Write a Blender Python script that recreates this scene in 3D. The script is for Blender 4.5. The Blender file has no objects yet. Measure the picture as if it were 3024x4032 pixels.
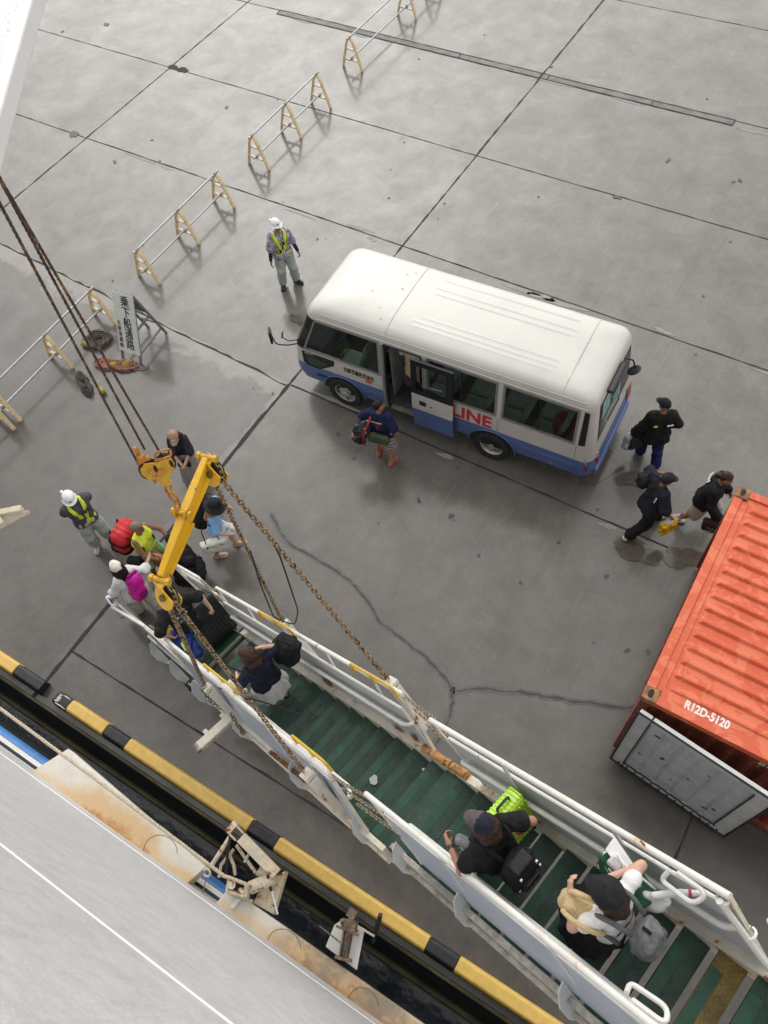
import bpy, bmesh, math, random
import numpy as np
from mathutils import Vector, Matrix, Quaternion
random.seed(7); RNG = np.random.default_rng(7)
scene = bpy.context.scene
COL = scene.collection
R = math.radians
# ------------------------------------------------------------ camera
cd = bpy.data.cameras.new('camera'); cam = bpy.data.objects.new('camera', cd); COL.objects.link(cam)
CAMPOS = Vector((8.235645, -7.794719, 12.6))
_r, _u, _b = (0.853435,0.514550,-0.082990), (-0.403679,0.753289,0.519229), (0.329684,-0.409627,0.850596)
mw = Matrix.Identity(4)
for i in range(3):
    mw[i][0], mw[i][1], mw[i][2], mw[i][3] = _r[i], _u[i], _b[i], CAMPOS[i]
cam.matrix_world = mw
cd.sensor_fit = 'VERTICAL'; cd.sensor_height = 24.0; cd.lens = 24.0 * 3150 / 4032
cd.clip_start = 0.05; cd.clip_end = 2000
scene.camera = cam
# ------------------------------------------------------------ world and sun (overcast)
SUN_EL, SUN_AZ = 40, 130
w = bpy.data.worlds.new('World'); scene.world = w; w.use_nodes = True
nt = w.node_tree; nt.nodes.clear()
out = nt.nodes.new('ShaderNodeOutputWorld'); bg = nt.nodes.new('ShaderNodeBackground')
sky = nt.nodes.new('ShaderNodeTexSky'); sky.sky_type = 'NISHITA'; sky.sun_disc = False
sky.sun_elevation = R(SUN_EL); sky.sun_rotation = R(90 - SUN_AZ); sky.air_density = 1.0; sky.dust_density = 6.0; sky.ozone_density = 1.0
hs = nt.nodes.new('ShaderNodeHueSaturation'); hs.inputs['Saturation'].default_value = 0.22
nt.links.new(sky.outputs[0], hs.inputs['Color']); 
ov = nt.nodes.new('ShaderNodeMix'); ov.data_type = 'RGBA'; ov.inputs[0].default_value = 0.72; ov.inputs[7].default_value = (5.62, 5.48, 5.28, 1)   # an even overcast layer over the clear sky
nt.links.new(hs.outputs[0], ov.inputs[6]); nt.links.new(ov.outputs[2], bg.inputs[0])
bg.inputs[1].default_value = 0.15
nt.links.new(bg.outputs[0], out.inputs[0])
sl = bpy.data.lights.new('sun', 'SUN'); sl.energy = 0.5; sl.angle = R(90); sl.color = (1.0, 0.97, 0.92)
so = bpy.data.objects.new('sun', sl); COL.objects.link(so)
sd = Vector((math.cos(R(SUN_EL)) * math.cos(R(SUN_AZ)), math.cos(R(SUN_EL)) * math.sin(R(SUN_AZ)), math.sin(R(SUN_EL))))
so.rotation_euler = (-sd).to_track_quat('-Z', 'Y').to_euler(); so.location = (0, 20, 40)
scene.view_settings.view_transform = 'Standard'; scene.view_settings.look = 'None'
scene.view_settings.exposure = 0.62; scene.view_settings.gamma = 1.0
scene.cycles.max_bounces = 8; scene.cycles.transparent_max_bounces = 8
scene.cycles.use_denoising = True
# ------------------------------------------------------------ material helpers
class N:
    """small node-building helper"""
    def __init__(s, name):
        s.m = bpy.data.materials.new(name); s.m.use_nodes = True
        s.t = s.m.node_tree; s.p = s.t.nodes['Principled BSDF']; s.co = None
    def node(s, k, **kw):
        n = s.t.nodes.new(k)
        for a, v in kw.items(): setattr(n, a, v)
        return n
    def link(s, a, b): s.t.links.new(a, b)
    def coord(s):
        if s.co is None: s.co = s.node('ShaderNodeTexCoord').outputs['Object']
        return s.co
    def put(s, sock, v):
        if isinstance(v, bpy.types.NodeSocket): s.link(v, sock)
        else: sock.default_value = v
    def math(s, op, a, b=0.0, c=0.0):
        n = s.node('ShaderNodeMath', operation=op)
        s.put(n.inputs[0], a); s.put(n.inputs[1], b)
        if len(n.inputs) > 2: s.put(n.inputs[2], c)
        return n.outputs[0]
    def xyz(s, v=None):
        n = s.node('ShaderNodeSeparateXYZ'); s.link(v or s.coord(), n.inputs[0]); return n.outputs
    def mapped(s, scale=(1, 1, 1), rot=(0, 0, 0), loc=(0, 0, 0), v=None):
        n = s.node('ShaderNodeMapping'); s.link(v or s.coord(), n.inputs[0])
        n.inputs['Scale'].default_value = scale; n.inputs['Rotation'].default_value = rot; n.inputs['Location'].default_value = loc
        return n.outputs[0]
    def noise(s, scale, detail=4, rough=.6, v=None, dist=0):
        n = s.node('ShaderNodeTexNoise'); s.link(v or s.coord(), n.inputs['Vector'])
        n.inputs['Scale'].default_value = scale; n.inputs['Detail'].default_value = detail; n.inputs['Roughness'].default_value = rough
        n.inputs['Distortion'].default_value = dist
        return n.outputs['Fac']
    def voro(s, scale, v=None, feature='F1', out='Distance', rnd=1):
        n = s.node('ShaderNodeTexVoronoi', feature=feature); s.link(v or s.coord(), n.inputs['Vector'])
        n.inputs['Scale'].default_value = scale; n.inputs['Randomness'].default_value = rnd
        return n.outputs[out]
    def step(s, x, lo, hi):
        n = s.node('ShaderNodeMapRange', interpolation_type='SMOOTHSTEP'); s.put(n.inputs[0], x)
        n.inputs[1].default_value = lo; n.inputs[2].default_value = hi
        return n.outputs[0]
    def rng(s, x, lo, hi, a, b):
        n = s.node('ShaderNodeMapRange'); s.put(n.inputs[0], x)
        for i, v in zip((1, 2, 3, 4), (lo, hi, a, b)): n.inputs[i].default_value = v
        return n.outputs[0]
    def mix(s, f, a, b, mode='MIX'):
        n = s.node('ShaderNodeMix', data_type='RGBA', blend_type=mode)
        s.put(n.inputs[0], f)
        for i, v in ((6, a), (7, b)):
            if not isinstance(v, bpy.types.NodeSocket): v = (*v[:3], 1.0)
            s.put(n.inputs[i], v)
        return n.outputs[2]
    def bump(s, h, strength=.3, dist=.01):
        n = s.node('ShaderNodeBump'); n.inputs['Strength'].default_value = strength; n.inputs['Distance'].default_value = dist
        s.link(h, n.inputs['Height']); s.link(n.outputs[0], s.p.inputs['Normal'])
    def out(s, col=None, rough=None, metal=None, spec=None, coat=None, coatr=None):
        I = s.p.inputs
        for nm, v in (('Base Color', col), ('Roughness', rough), ('Metallic', metal), ('Specular IOR Level', spec), ('Coat Weight', coat), ('Coat Roughness', coatr)):
            if v is None: continue
            if nm == 'Base Color' and not isinstance(v, bpy.types.NodeSocket): v = (*v[:3], 1.0)
            s.put(I[nm], v)
        return s.m
MATS = {}
def paint(name, col, rough=.45, metal=0, var=.12, vscale=6, rust=0, rscale=5, grime=0, bump=0, bscale=60, rustcol=(.22, .075, .02), coat=0):
    """painted or plain surface with tone variation, optional rust patches and grime"""
    if name in MATS: return MATS[name]
    n = N(name); c = n.mix(n.step(n.noise(vscale, 5), .3, .7), [x * (1 - var) for x in col], [min(1, x * (1 + var * .6)) for x in col])
    rr = rough
    if grime:
        g = n.step(n.noise(2.3, 6, .7, dist=.6), .45, .8); c = n.mix(n.math('MULTIPLY', g, grime), c, [x * .35 + .02 for x in col])
    if rust:
        f = n.noise(rscale, 7, .68, dist=.4); lo = .68 - .22 * rust
        halo = n.step(f, lo - .10, lo + .05); core = n.step(f, lo + .0, lo + .06)
        c = n.mix(n.math('MULTIPLY', halo, .55), c, (.62, .36, .12))
        c = n.mix(core, c, n.mix(n.noise(40, 3), rustcol, [x * .35 for x in rustcol]))
        rr = n.rng(core, 0, 1, rough, .9)
    if bump: n.bump(n.noise(bscale, 3), bump, .004)
    MATS[name] = n.out(c, rr, metal, coat=coat if coat else None, coatr=.1 if coat else None); return MATS[name]
def cloth(name, col, var=.18, rough=.85, scale=14, sheen=0):
    if name in MATS: return MATS[name]
    n = N(name); f = n.noise(scale, 4); c = n.mix(n.step(f, .3, .7), [x * (1 - var) for x in col], [min(1, x * (1 + var)) for x in col])
    n.bump(n.math('ADD', n.math('MULTIPLY', n.noise(9, 3, .5, dist=1.2), 1.0), n.math('MULTIPLY', n.noise(220, 2), .1)), .55, .02)
    MATS[name] = n.out(c, rough, spec=.25); return MATS[name]
# ------------------------------------------------------------ object helpers
def tag(o, label=None, cat=None, group=None, kind=None):
    if label: o['label'] = label
    if cat: o['category'] = cat
    if group: o['group'] = group
    if kind: o['kind'] = kind
    return o
def empty(name, loc=(0, 0, 0), rotz=0.0, mat=None, parent=None, **kw):
    o = bpy.data.objects.new(name, None); COL.objects.link(o); o.empty_display_size = .2
    if mat is not None: o.matrix_world = mat
    else: o.location = loc; o.rotation_euler = (0, 0, rotz)
    if parent: o.parent = parent
    return tag(o, **kw)
def copytree(o, parent=None):
    c = o.copy(); COL.objects.link(c)
    if parent: c.parent = parent
    for ch in list(o.children): copytree(ch, c)
    return c
class MB:
    def __init__(s): s.v, s.f, s.mi, s.cur = [], [], [], 0
    def add(s, vs, fs):
        b = len(s.v); s.v.extend([tuple(float(c) for c in v) for v in vs])
        for f in fs: s.f.append([b + int(i) for i in f]); s.mi.append(s.cur)
        return s
    def hexa(s, p):   # 8 points: bottom 4 ccw, top 4
        return s.add(p, [(3, 2, 1, 0), (4, 5, 6, 7), (0, 1, 5, 4), (1, 2, 6, 5), (2, 3, 7, 6), (3, 0, 4, 7)])
    def box(s, c, size, M=None):
        x, y, z = [k / 2 for k in size]; c = Vector(c)
        P = [(-x, -y, -z), (x, -y, -z), (x, y, -z), (-x, y, -z), (-x, -y, z), (x, -y, z), (x, y, z), (-x, y, z)]
        return s.hexa([c + (M @ Vector(p) if M else Vector(p)) for p in P])
    def bar(s, a, b, w, h, up=(0, 0, 1)):   # rectangular bar from a to b
        a, b, up = Vector(a), Vector(b), Vector(up); d = (b - a).normalized()
        x = d.cross(up)
        if x.length < 1e-4: x = d.cross(Vector((1, 0, 0)))
        x.normalize(); y = x.cross(d); x *= w / 2; y *= h / 2
        return s.hexa([a - x - y, a + x - y, a + x + y, a - x + y, b - x - y, b + x - y, b + x + y, b - x + y][:8])
    def tube(s, pts, r, n=8, closed=False, caps=True):
        pts = [Vector(p) for p in pts]; m = len(pts); rs = r if isinstance(r, (list, tuple)) else [r] * m
        T = []
        for i in range(m):
            a = pts[(i - 1) % m] if (closed or i > 0) else pts[0]; b = pts[(i + 1) % m] if (closed or i < m - 1) else pts[-1]
            T.append((b - a).normalized())
        nrm = T[0].orthogonal().normalized(); vs, fs = [], []
        for i in range(m):
            nrm = (nrm - T[i] * nrm.dot(T[i])).normalized(); bi = T[i].cross(nrm)
            for k in range(n):
                t = 2 * math.pi * k / n; vs.append(pts[i] + (nrm * math.cos(t) + bi * math.sin(t)) * rs[i])
        for i in range(m if closed else m - 1):
            for k in range(n):
                j = (i + 1) % m; fs.append((i * n + k, i * n + (k + 1) % n, j * n + (k + 1) % n, j * n + k))
        if caps and not closed: fs += [tuple(range(n))[::-1], tuple((m - 1) * n + k for k in range(n))]
        return s.add(vs, fs)
    def cyl(s, a, b, r, n=16, r2=None): return s.tube([a, b], [r, r if r2 is None else r2], n)
    def prism(s, poly, vec):   # planar polygon extruded by vec
        poly = [Vector(p) for p in poly]; vec = Vector(vec); n = len(poly)
        fs = [tuple(range(n))[::-1], tuple(range(n, 2 * n))] + [(i, (i + 1) % n, n + (i + 1) % n, n + i) for i in range(n)]
        return s.add(poly + [p + vec for p in poly], fs)
    def lathe(s, prof, c=(0, 0, 0), axis=(0, 0, 1), n=24):   # profile (r, h)
        ax = Vector(axis).normalized(); x = ax.orthogonal().normalized(); y = ax.cross(x); c = Vector(c); vs, fs = [], []
        for r_, h in prof:
            for k in range(n):
                t = 2 * math.pi * k / n; vs.append(c + ax * h + (x * math.cos(t) + y * math.sin(t)) * r_)
        for i in range(len(prof) - 1):
            for k in range(n): fs.append((i * n + k, i * n + (k + 1) % n, (i + 1) * n + (k + 1) % n, (i + 1) * n + k))
        return s.add(vs, fs)
    def quad(s, a, b, c, d): return s.add([a, b, c, d], [(0, 1, 2, 3)])
    def build(s, name, mats, parent=None, smooth=False, bevel=0, recalc=True, seg=2, auto=True):
        me = bpy.data.meshes.new(name); me.from_pydata(s.v, [], s.f)
        mats = mats if isinstance(mats, (list, tuple)) else [mats]
        for m in mats: me.materials.append(m)
        if len(mats) > 1: me.polygons.foreach_set('material_index', s.mi)
        if recalc:
            b = bmesh.new(); b.from_mesh(me); bmesh.ops.recalc_face_normals(b, faces=b.faces); b.to_mesh(me); b.free()
        me.update()
        if smooth: me.polygons.foreach_set('use_smooth', [True] * len(me.polygons))
        o = bpy.data.objects.new(name, me); COL.objects.link(o)
        if parent: o.parent = parent
        if smooth and auto:
            me.set_sharp_from_angle(angle=R(40))
        if bevel:
            md = o.modifiers.new('bevel', 'BEVEL'); md.width = bevel; md.segments = seg; md.limit_method = 'ANGLE'; md.angle_limit = R(35)
        return o
def arc(c, r_, a0, a1, n, ax=(1, 0, 0), ay=(0, 0, 1)):
    c, ax, ay = Vector(c), Vector(ax), Vector(ay)
    return [c + ax * (r_ * math.cos(a0 + (a1 - a0) * i / n)) + ay * (r_ * math.sin(a0 + (a1 - a0) * i / n)) for i in range(n + 1)]
def rounded(pts, rad, n=4, closed=False):
    pts = [Vector(p) for p in pts]; o = []; m = len(pts)
    for i, p in enumerate(pts):
        if not closed and i in (0, m - 1): o.append(p); continue
        a, b = pts[(i - 1) % m], pts[(i + 1) % m]; da, db = (a - p), (b - p); q = min(rad, da.length * .45, db.length * .45)
        A, B = p + da.normalized() * q, p + db.normalized() * q
        for k in range(n + 1):
            t = k / n; o.append(A * (1 - t) ** 2 + p * 2 * t * (1 - t) + B * t * t)
    return o
def text(body, size, mat_, org, xd, yd, parent, name='lettering', ext=.0015, bold=0.0, align='LEFT', shear=0, squeeze=1.0):
    """flat lettering standing on a surface; org = baseline start, xd / yd reading directions"""
    cu = bpy.data.curves.new('t', 'FONT'); cu.body = body; cu.size = size; cu.extrude = ext; cu.offset = bold; cu.align_x = align; cu.shear = shear
    cu.resolution_u = 3
    ob = bpy.data.objects.new('t', cu); COL.objects.link(ob)
    dg = bpy.context.evaluated_depsgraph_get(); me = bpy.data.meshes.new_from_object(ob.evaluated_get(dg))
    bpy.data.objects.remove(ob); bpy.data.curves.remove(cu)
    x, y = Vector(xd).normalized(), Vector(yd).normalized(); z = x.cross(y); org = Vector(org)
    for v in me.vertices: v.co = org + x * v.co.x * squeeze + y * v.co.y + z * (v.co.z + ext)
    me.name = name; me.materials.clear(); me.materials.append(mat_)
    o = bpy.data.objects.new(name, me); COL.objects.link(o)
    if parent: o.parent = parent
    return o
def wob(a, b, n, amp, seed=0, tap=1.0):
    """a wobbly polyline from a to b"""
    rg = random.Random(seed); a, b = Vector(a), Vector(b); d = (b - a); s_ = Vector((-d.y, d.x, 0)).normalized(); o = []; y = 0
    for i in range(n + 1):
        y = y * .7 + rg.uniform(-amp, amp); o.append(a + d * (i / n) + s_ * y * (tap if 0 < i < n else 0))
    return o
def strip(mb, pts, w0, z, seed=0, jit=.35):
    rg = random.Random(seed); L, Rr = [], []
    for i, p in enumerate(pts):
        a, b = Vector(pts[max(0, i - 1)]), Vector(pts[min(len(pts) - 1, i + 1)]); d = b - a; s_ = Vector((-d.y, d.x, 0)).normalized()
        q = w0 * (1 + rg.uniform(-jit, jit)) / 2; p = Vector(p)
        L.append((p.x + s_.x * q, p.y + s_.y * q, z)); Rr.append((p.x - s_.x * q, p.y - s_.y * q, z))
    n = len(pts)
    mb.add(L + Rr, [(n + i, n + i + 1, i + 1, i) for i in range(n - 1)])
def blot(mb, c, rx, ry, z, seed, n=22, rot=0, rough=.35):
    rg = random.Random(seed); ph = [rg.uniform(0, 6.28) for _ in range(5)]; vs = []
    for k in range(n):
        t = 2 * math.pi * k / n; q = 1 + rough * sum(math.sin((j + 2) * t + ph[j]) / (j + 1.5) for j in range(5)) * .6 + rg.uniform(-.1, .1)
        x, y = rx * q * math.cos(t), ry * q * math.sin(t); vs.append((c[0] + x * math.cos(rot) - y * math.sin(rot), c[1] + x * math.sin(rot) + y * math.cos(rot), z))
    mb.add(vs, [tuple(range(n))])
# ------------------------------------------------------------ ground
def ground_mat():
    n = N('wet_concrete'); x, y, z = n.xyz()
    big = n.noise(.35, 6, .62); mid = n.noise(1.7, 7, .65, dist=.5); fine = n.noise(26, 5, .7)
    streak = n.noise(1.0, 6, .7, v=n.mapped((9, .55, 1), (0, 0, R(3))))
    broom = n.noise(1.0, 3, .6, v=n.mapped((38, .7, 1), (0, 0, R(2))))
    c = n.mix(n.step(mid, .3, .72), (.092, .084, .070), (.156, .144, .123))
    c = n.mix(n.math('MULTIPLY', n.step(big, .38, .62), .25), c, (.195, .186, .166))
    c = n.mix(n.math('MULTIPLY', n.step(streak, .5, .75), .26), c, (.24, .233, .218))
    c = n.mix(n.math('MULTIPLY', n.step(broom, .50, .68), .30), c, (.075, .07, .062))
    # pale scratches in both directions
    for ang, sc in ((-38, 5), (24, 7), (63, 4), (8, 9), (-14, 6)):
        sc_ = n.noise(1.0, 5, .75, v=n.mapped((sc * 4, .35, 1), (0, 0, R(ang)), (ang, 0, 0)))
        c = n.mix(n.math('MULTIPLY', n.step(sc_, .60, .66), .26), c, (.27, .26, .24))
    # older worn slab: x<0, y<0
    yt = n.math('ADD', y, n.math('MULTIPLY', x, .0517)); old = n.math('MULTIPLY', n.step(x, .02, -.02), n.step(yt, .02, -.02))
    tri = n.math('MULTIPLY', n.step(n.math('SUBTRACT', n.math('MULTIPLY', x, .42), y), -.6, .2), old)
    oc = n.mix(n.step(n.noise(2.6, 8, .75), .35, .65), (.055, .052, .048), (.135, .125, .112))
    oc = n.mix(n.math('MULTIPLY', n.step(n.voro(28), .18, .08), .3), oc, (.24, .22, .20))
    c = n.mix(n.math('MULTIPLY', old, .8), c, oc)
    edge = n.math('MULTIPLY', n.step(n.math('MAXIMUM', n.math('ADD', x, n.math('MULTIPLY', mid, .9)), n.math('ADD', yt, n.math('MULTIPLY', mid, 1.5))), .25, .42), old)
    c = n.mix(n.math('MULTIPLY', edge, .7), c, (.30, .275, .245))
    # brown dirt by the quay and gangway, plus painted-in shade towards the ship
    brown = n.math('MULTIPLY', n.step(n.math('ADD', y, n.math('MULTIPLY', n.noise(.5, 6, .7), 1.6)), 1.6, -5.2), n.step(n.noise(1.2, 8, .75), .10, .55))
    c = n.mix(n.math('MULTIPLY', brown, .84), c, n.mix(n.step(n.noise(3.2, 8, .75), .35, .65), (.034, .027, .021), (.078, .064, .050)))
    c = n.mix(n.math('MULTIPLY', n.step(n.math('ADD', y, n.math('MULTIPLY', mid, .12)), -7.42, -7.6), .8), c, (.020, .018, .015))
    rs = n.math('MULTIPLY', n.step(n.noise(1.1, 6, .7, dist=.6), .5, .72), n.math('MULTIPLY', n.step(y, -2.2, -3.6), n.step(n.math('ABSOLUTE', n.math('SUBTRACT', x, 3.6)), 2.2, .8)))
    c = n.mix(n.math('MULTIPLY', rs, .6), c, (.105, .065, .042))
    c = n.mix(n.math('MULTIPLY', n.step(fine, .35, .7), .5), c, n.mix(.6, c, (.05, .048, .045)))
    c = n.mix(n.math('MULTIPLY', n.step(n.noise(5.2, 6, .7), .62, .74), .28), c, (.06, .057, .053))
    grit = n.noise(95, 3, .7); c = n.mix(n.math('MULTIPLY', n.step(grit, .42, .68), .38), c, n.mix(.55, c, (.03, .028, .025))); c = n.mix(n.math('MULTIPLY', n.step(grit, .60, .72), .4), c, (.27, .26, .24))
    pud = n.noise(3.4, 9, .78, dist=.5); c = n.mix(n.math('MULTIPLY', n.step(pud, .40, .62), .5), c, n.mix(.5, c, (.055, .05, .043)))
    sid = n.math('ADD', n.math('MULTIPLY', n.math('FLOOR', n.math('DIVIDE', x, 10.01)), 7.0), n.math('ADD', n.math('MULTIPLY', n.math('GREATER_THAN', y, 0), 1.7), n.math('ADD', n.math('MULTIPLY', n.math('GREATER_THAN', y, 4.663), 2.3), n.math('MULTIPLY', n.math('GREATER_THAN', y, 8.326), 3.1))))
    hsh = n.math('FRACT', n.math('MULTIPLY', n.math('SINE', n.math('MULTIPLY', sid, 12.9)), 43.7)); c = n.mix(n.math('MULTIPLY', hsh, .30), c, n.mix(.5, c, (.06, .055, .047)))
    wet = n.noise(.8, 9, .72, dist=.4)
    n.bump(n.math('ADD', n.math('MULTIPLY', fine, .6), n.math('MULTIPLY', broom, .4)), .12, .006)
    rough = n.rng(n.math('ADD', n.math('MULTIPLY', wet, .6), n.math('MULTIPLY', fine, .4)), .35, .65, .09, .27)
    return n.out(c, n.rng(wet, .3, .7, .45, .8), spec=.5, coat=n.rng(n.noise(1.3, 9, .75), .35, .65, 1.0, .75), coatr=rough)
G_ = MB(); G_.quad((-120, -7.66, 0), (120, -7.66, 0), (120, 160, 0), (-120, 160, 0))
tag(G_.build('ground', ground_mat(), recalc=False), kind='structure')
joint_m = paint('joint_tar', (.028, .027, .027), .8, var=.4, vscale=30)
J = MB()
for y, x0, x1, wd, sd_ in ((16.40, -60, 90, .022, 1), (12.18, -60, -8.7, .028, 2), (12.18, 5.2, 90, .028, 3), (8.326, -60, 90, .026, 4), (4.663, -60, 90, .032, 5), (0, .05, 60, .032, 6), (-6.717, 0, 60, .032, 8), (24.5, -60, 90, .03, 71)):
    strip(J, wob((x0, y, 0), (x1, y, 0), int((x1 - x0) / .22), .006, sd_), wd, .004, sd_, .5)
strip(J, wob((-30, 1.55, 0), (-.05, -.05, 0), 150, .02, 9), .04, .004, 9, .6)
for x, y0, y1, wd, sd_ in ((-10.02, -7.66, 60, .03, 11), (0, -7.66, 60, .04, 12), (10.01, -7.66, 60, .035, 13), (20.02, -7.66, 60, .045, 14), (-20.0, -7.66, 60, .045, 15)):
    strip(J, wob((x, y0, 0), (x, y1, 0), int((y1 - y0) / .2), .006, sd_), wd, .0065, sd_, .6)
strip(J, wob((0, -7.66, 0), (0, 0, 0), 40, .008, 77), .065, .0075, 77, .5)
strip(J, wob((-10.1, 8.37, 0), (-9.4, 8.33, 0), 8, .05, 21), .17, .0085, 21, .7)
tag(J.build('ground_joints', joint_m, recalc=False), kind='structure')
crack_m = paint('crack_dark', (.07, .067, .063), .8, var=.3, vscale=20)
halo_m = paint('crack_stain', (.10, .096, .09), .45, var=.3, vscale=9)
CR = [[(1.5, -2.75), (2.11, -3.11), (3.17, -3.18), (3.75, -3.3), (4.43, -3.66), (5.14, -3.79), (5.69, -3.9), (6.08, -4.09)], [(6.08, -4.09), (6.6, -3.77), (7.28, -3.49), (7.84, -3.31), (8.68, -2.92), (9.6, -2.7)], [(6.08, -4.09), (6.18, -4.3), (6.25, -4.6), (6.24, -5.3)]]
K = MB(); H = MB()
for ci, c in enumerate(CR):
    pts = []
    for i in range(len(c) - 1): pts += wob((*c[i], 0), (*c[i + 1], 0), 9, .02, 31 + ci * 10 + i)[:-1]
    pts.append(Vector((*c[-1], 0)))
    strip(K, pts, .026, .0085, 3 + ci, .8); strip(H, pts, .10, .004, 5 + ci, .3)
tag(K.build('ground_cracks', crack_m, recalc=False), kind='structure'); tag(H.build('ground_crack_stains', halo_m, recalc=False), kind='structure')
ST = MB()
for i, (x, y, rx, ry) in enumerate([(-13.50,9.41,0.124,0.069),(-14.58,8.54,0.062,0.043),(-8.56,4.18,0.074,0.046),(-8.23,5.35,0.043,0.031),(-7.23,7.40,0.062,0.045),(3.73,8.28,0.105,0.051),(4.30,10.05,0.093,0.042),(6.04,10.02,0.062,0.051),(5.93,9.91,0.050,0.028),(3.80,-1.21,0.060,0.033),(4.49,-1.22,0.050,0.045),(5.31,-1.70,0.035,0.023),(6.18,-1.83,0.035,0.029),(6.42,-0.80,0.040,0.027),(7.36,-3.49,0.035,0.026),(8.23,-2.11,0.055,0.028),(8.53,-1.97,0.045,0.033),(6.74,0.15,0.025,0.021),(-1.94,3.99,0.037,0.025),(2.54,4.37,0.035,0.027),(2.21,-0.96,0.030,0.023),(1.61,-0.61,0.065,0.031),(-10.47,4.64,0.155,0.123),(-3.48,11.51,0.037,0.027),(2.31,4.26,0.025,0.015),(-6.11,8.28,0.037,0.017),(0.16,6.38,0.031,0.026),(0.05,12.57,0.056,0.037),(-7.44,4.73,0.031,0.024),(6.58,6.07,0.030,0.025),(-1.16,5.99,0.031,0.024),(-0.16,-0.36,0.030,0.026),(0.72,-3.42,0.020,0.013),(7.41,-1.02,0.045,0.036),(0.00,12.90,0.027,0.015),(-5.55,0.69,0.029,0.021),(3.28,2.12,0.019,0.013),(-1.68,6.95,0.021,0.020),(4.28,12.79,0.027,0.027),(4.08,-0.23,0.027,0.026),(8.28,6.67,0.024,0.014),(6.97,6.75,0.014,0.008),(7.37,13.83,0.010,0.009),(-0.61,-0.44,0.014,0.013),(7.71,-2.25,0.022,0.011),(4.93,2.63,0.027,0.027),(1.10,13.97,0.015,0.008),(2.80,-2.47,0.012,0.009),(2.99,-0.34,0.009,0.008),(-2.35,13.30,0.028,0.019),(0.29,5.84,0.022,0.018),(2.07,7.54,0.029,0.022),(-0.24,9.25,0.013,0.009),(9.60,5.86,0.020,0.010),(-0.53,6.86,0.008,0.007),(3.38,-1.98,0.022,0.016),(4.23,2.99,0.024,0.020),(-7.60,-1.97,0.023,0.022),(-3.48,4.76,0.021,0.014),(-1.45,2.32,0.016,0.013),(-2.59,3.41,0.025,0.013),(2.25,9.50,0.015,0.009),(6.47,1.06,0.012,0.009),(4.57,-1.27,0.015,0.010),(7.00,4.45,0.027,0.016),(-1.94,8.05,0.027,0.020),(-3.95,-0.94,0.020,0.012),(6.52,11.25,0.012,0.008),(6.53,7.91,0.026,0.017),(-5.67,1.96,0.025,0.016),(-1.77,4.09,0.017,0.012),(8.57,-0.35,0.008,0.008),(7.84,13.78,0.018,0.017),(8.69,0.78,0.024,0.022)]): blot(ST, (x, y), rx, ry, .0105, i + 5, rot=i * 1.3)
tag(ST.build('ground_stains', paint('tar_spot', (.07, .067, .064), .5, var=.5, vscale=40), recalc=False), kind='structure')
PT = MB()
rg = random.Random(5)
for i in range(26):     # pale spalled patches along the joints
    x = rg.uniform(-9, 9.5); y = rg.choice((8.326, 4.663, 12.0, 0)) + rg.choice((-1, 1)) * rg.uniform(.05, .1)
    if y < 1 and x < 1: continue
    blot(PT, (x, y), rg.uniform(.12, .5), rg.uniform(.03, .07), .0045, 40 + i, n=30, rough=.6)
WP = MB()  # dark reflections of the walkers, painted as flat glossy patches
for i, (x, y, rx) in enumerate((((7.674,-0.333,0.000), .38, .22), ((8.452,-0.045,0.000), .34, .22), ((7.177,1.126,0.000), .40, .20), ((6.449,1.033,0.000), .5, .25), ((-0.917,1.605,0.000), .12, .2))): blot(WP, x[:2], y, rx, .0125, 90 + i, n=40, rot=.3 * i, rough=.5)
tag(WP.build('ground_wet_patches', paint('wet_patch', (.105, .093, .076), .14, var=.25, vscale=5), recalc=False), kind='structure')  # painted dark reflections of the walkers, not wet ground
tag(PT.build('ground_patches', paint('pale_concrete', (.27, .263, .247), .6, var=.15, vscale=12), recalc=False), kind='structure')
# drain strip across the top
D = MB(); D.quad((-8.75, 11.98, .006), (5.2, 11.98, .006), (5.2, 12.19, .006), (-8.75, 12.19, .006))
tag(D.build('ground_drain', paint('drain_concrete', (.175, .168, .155), .6, var=.35, vscale=4, grime=.4), recalc=False), kind='structure')
D = MB()
for y in (11.97, 12.20): strip(D, wob((-8.75, y, 0), (5.2, y, 0), 70, .006, int(y * 50)), .035, .0095, 3)
for x in (-8.75, 5.2, 3.1, -2.5, 0.2): strip(D, [(x, 11.97, 0), (x, 12.2, 0)], .03, .0125, 4)
tag(D.build('ground_drain_edges', joint_m, recalc=False), kind='structure')
# quay wall, water
qm = N('quay_wall_face'); qx, qy, qz = qm.xyz()
qc = qm.mix(qm.step(qm.noise(1.2, 6, .7, v=qm.mapped((1, 1, 4))), .3, .7), (.035, .05, .06), (.10, .10, .075))
qm = qm.out(qc, .6)
Q = MB(); Q.prism([(-120, -7.655, -.004), (-120, -7.70, -.10), (-120, -7.90, -1.15), (-120, -7.97, -1.2), (-120, -7.97, -4), (-120, -7.5, -4), (-120, -7.5, -.004)], (240, 0, 0)); 
tag(Q.build('quay_wall', qm, bevel=.03), kind='structure')
QE = MB()
QE.tube([(-120, -7.93, -1.12), (120, -7.93, -1.12)], .055, 10); QE.tube([(-120, -7.69, -.05), (120, -7.69, -.05)], .03, 8)
tag(QE.build('quay_edge', paint('quay_edge_steel', (.13, .115, .06), .45, var=.4, vscale=2, grime=.5)), kind='structure')
wm = N('sea_water'); wm.bump(wm.math('ADD', wm.noise(1.5, 3), wm.math('MULTIPLY', wm.noise(6, 3), .3)), .10, .06)
wm.out(wm.mix(wm.step(wm.noise(2.5, 5, .7), .45, .7), (.004, .010, .020), (.010, .018, .028)), .12)
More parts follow.
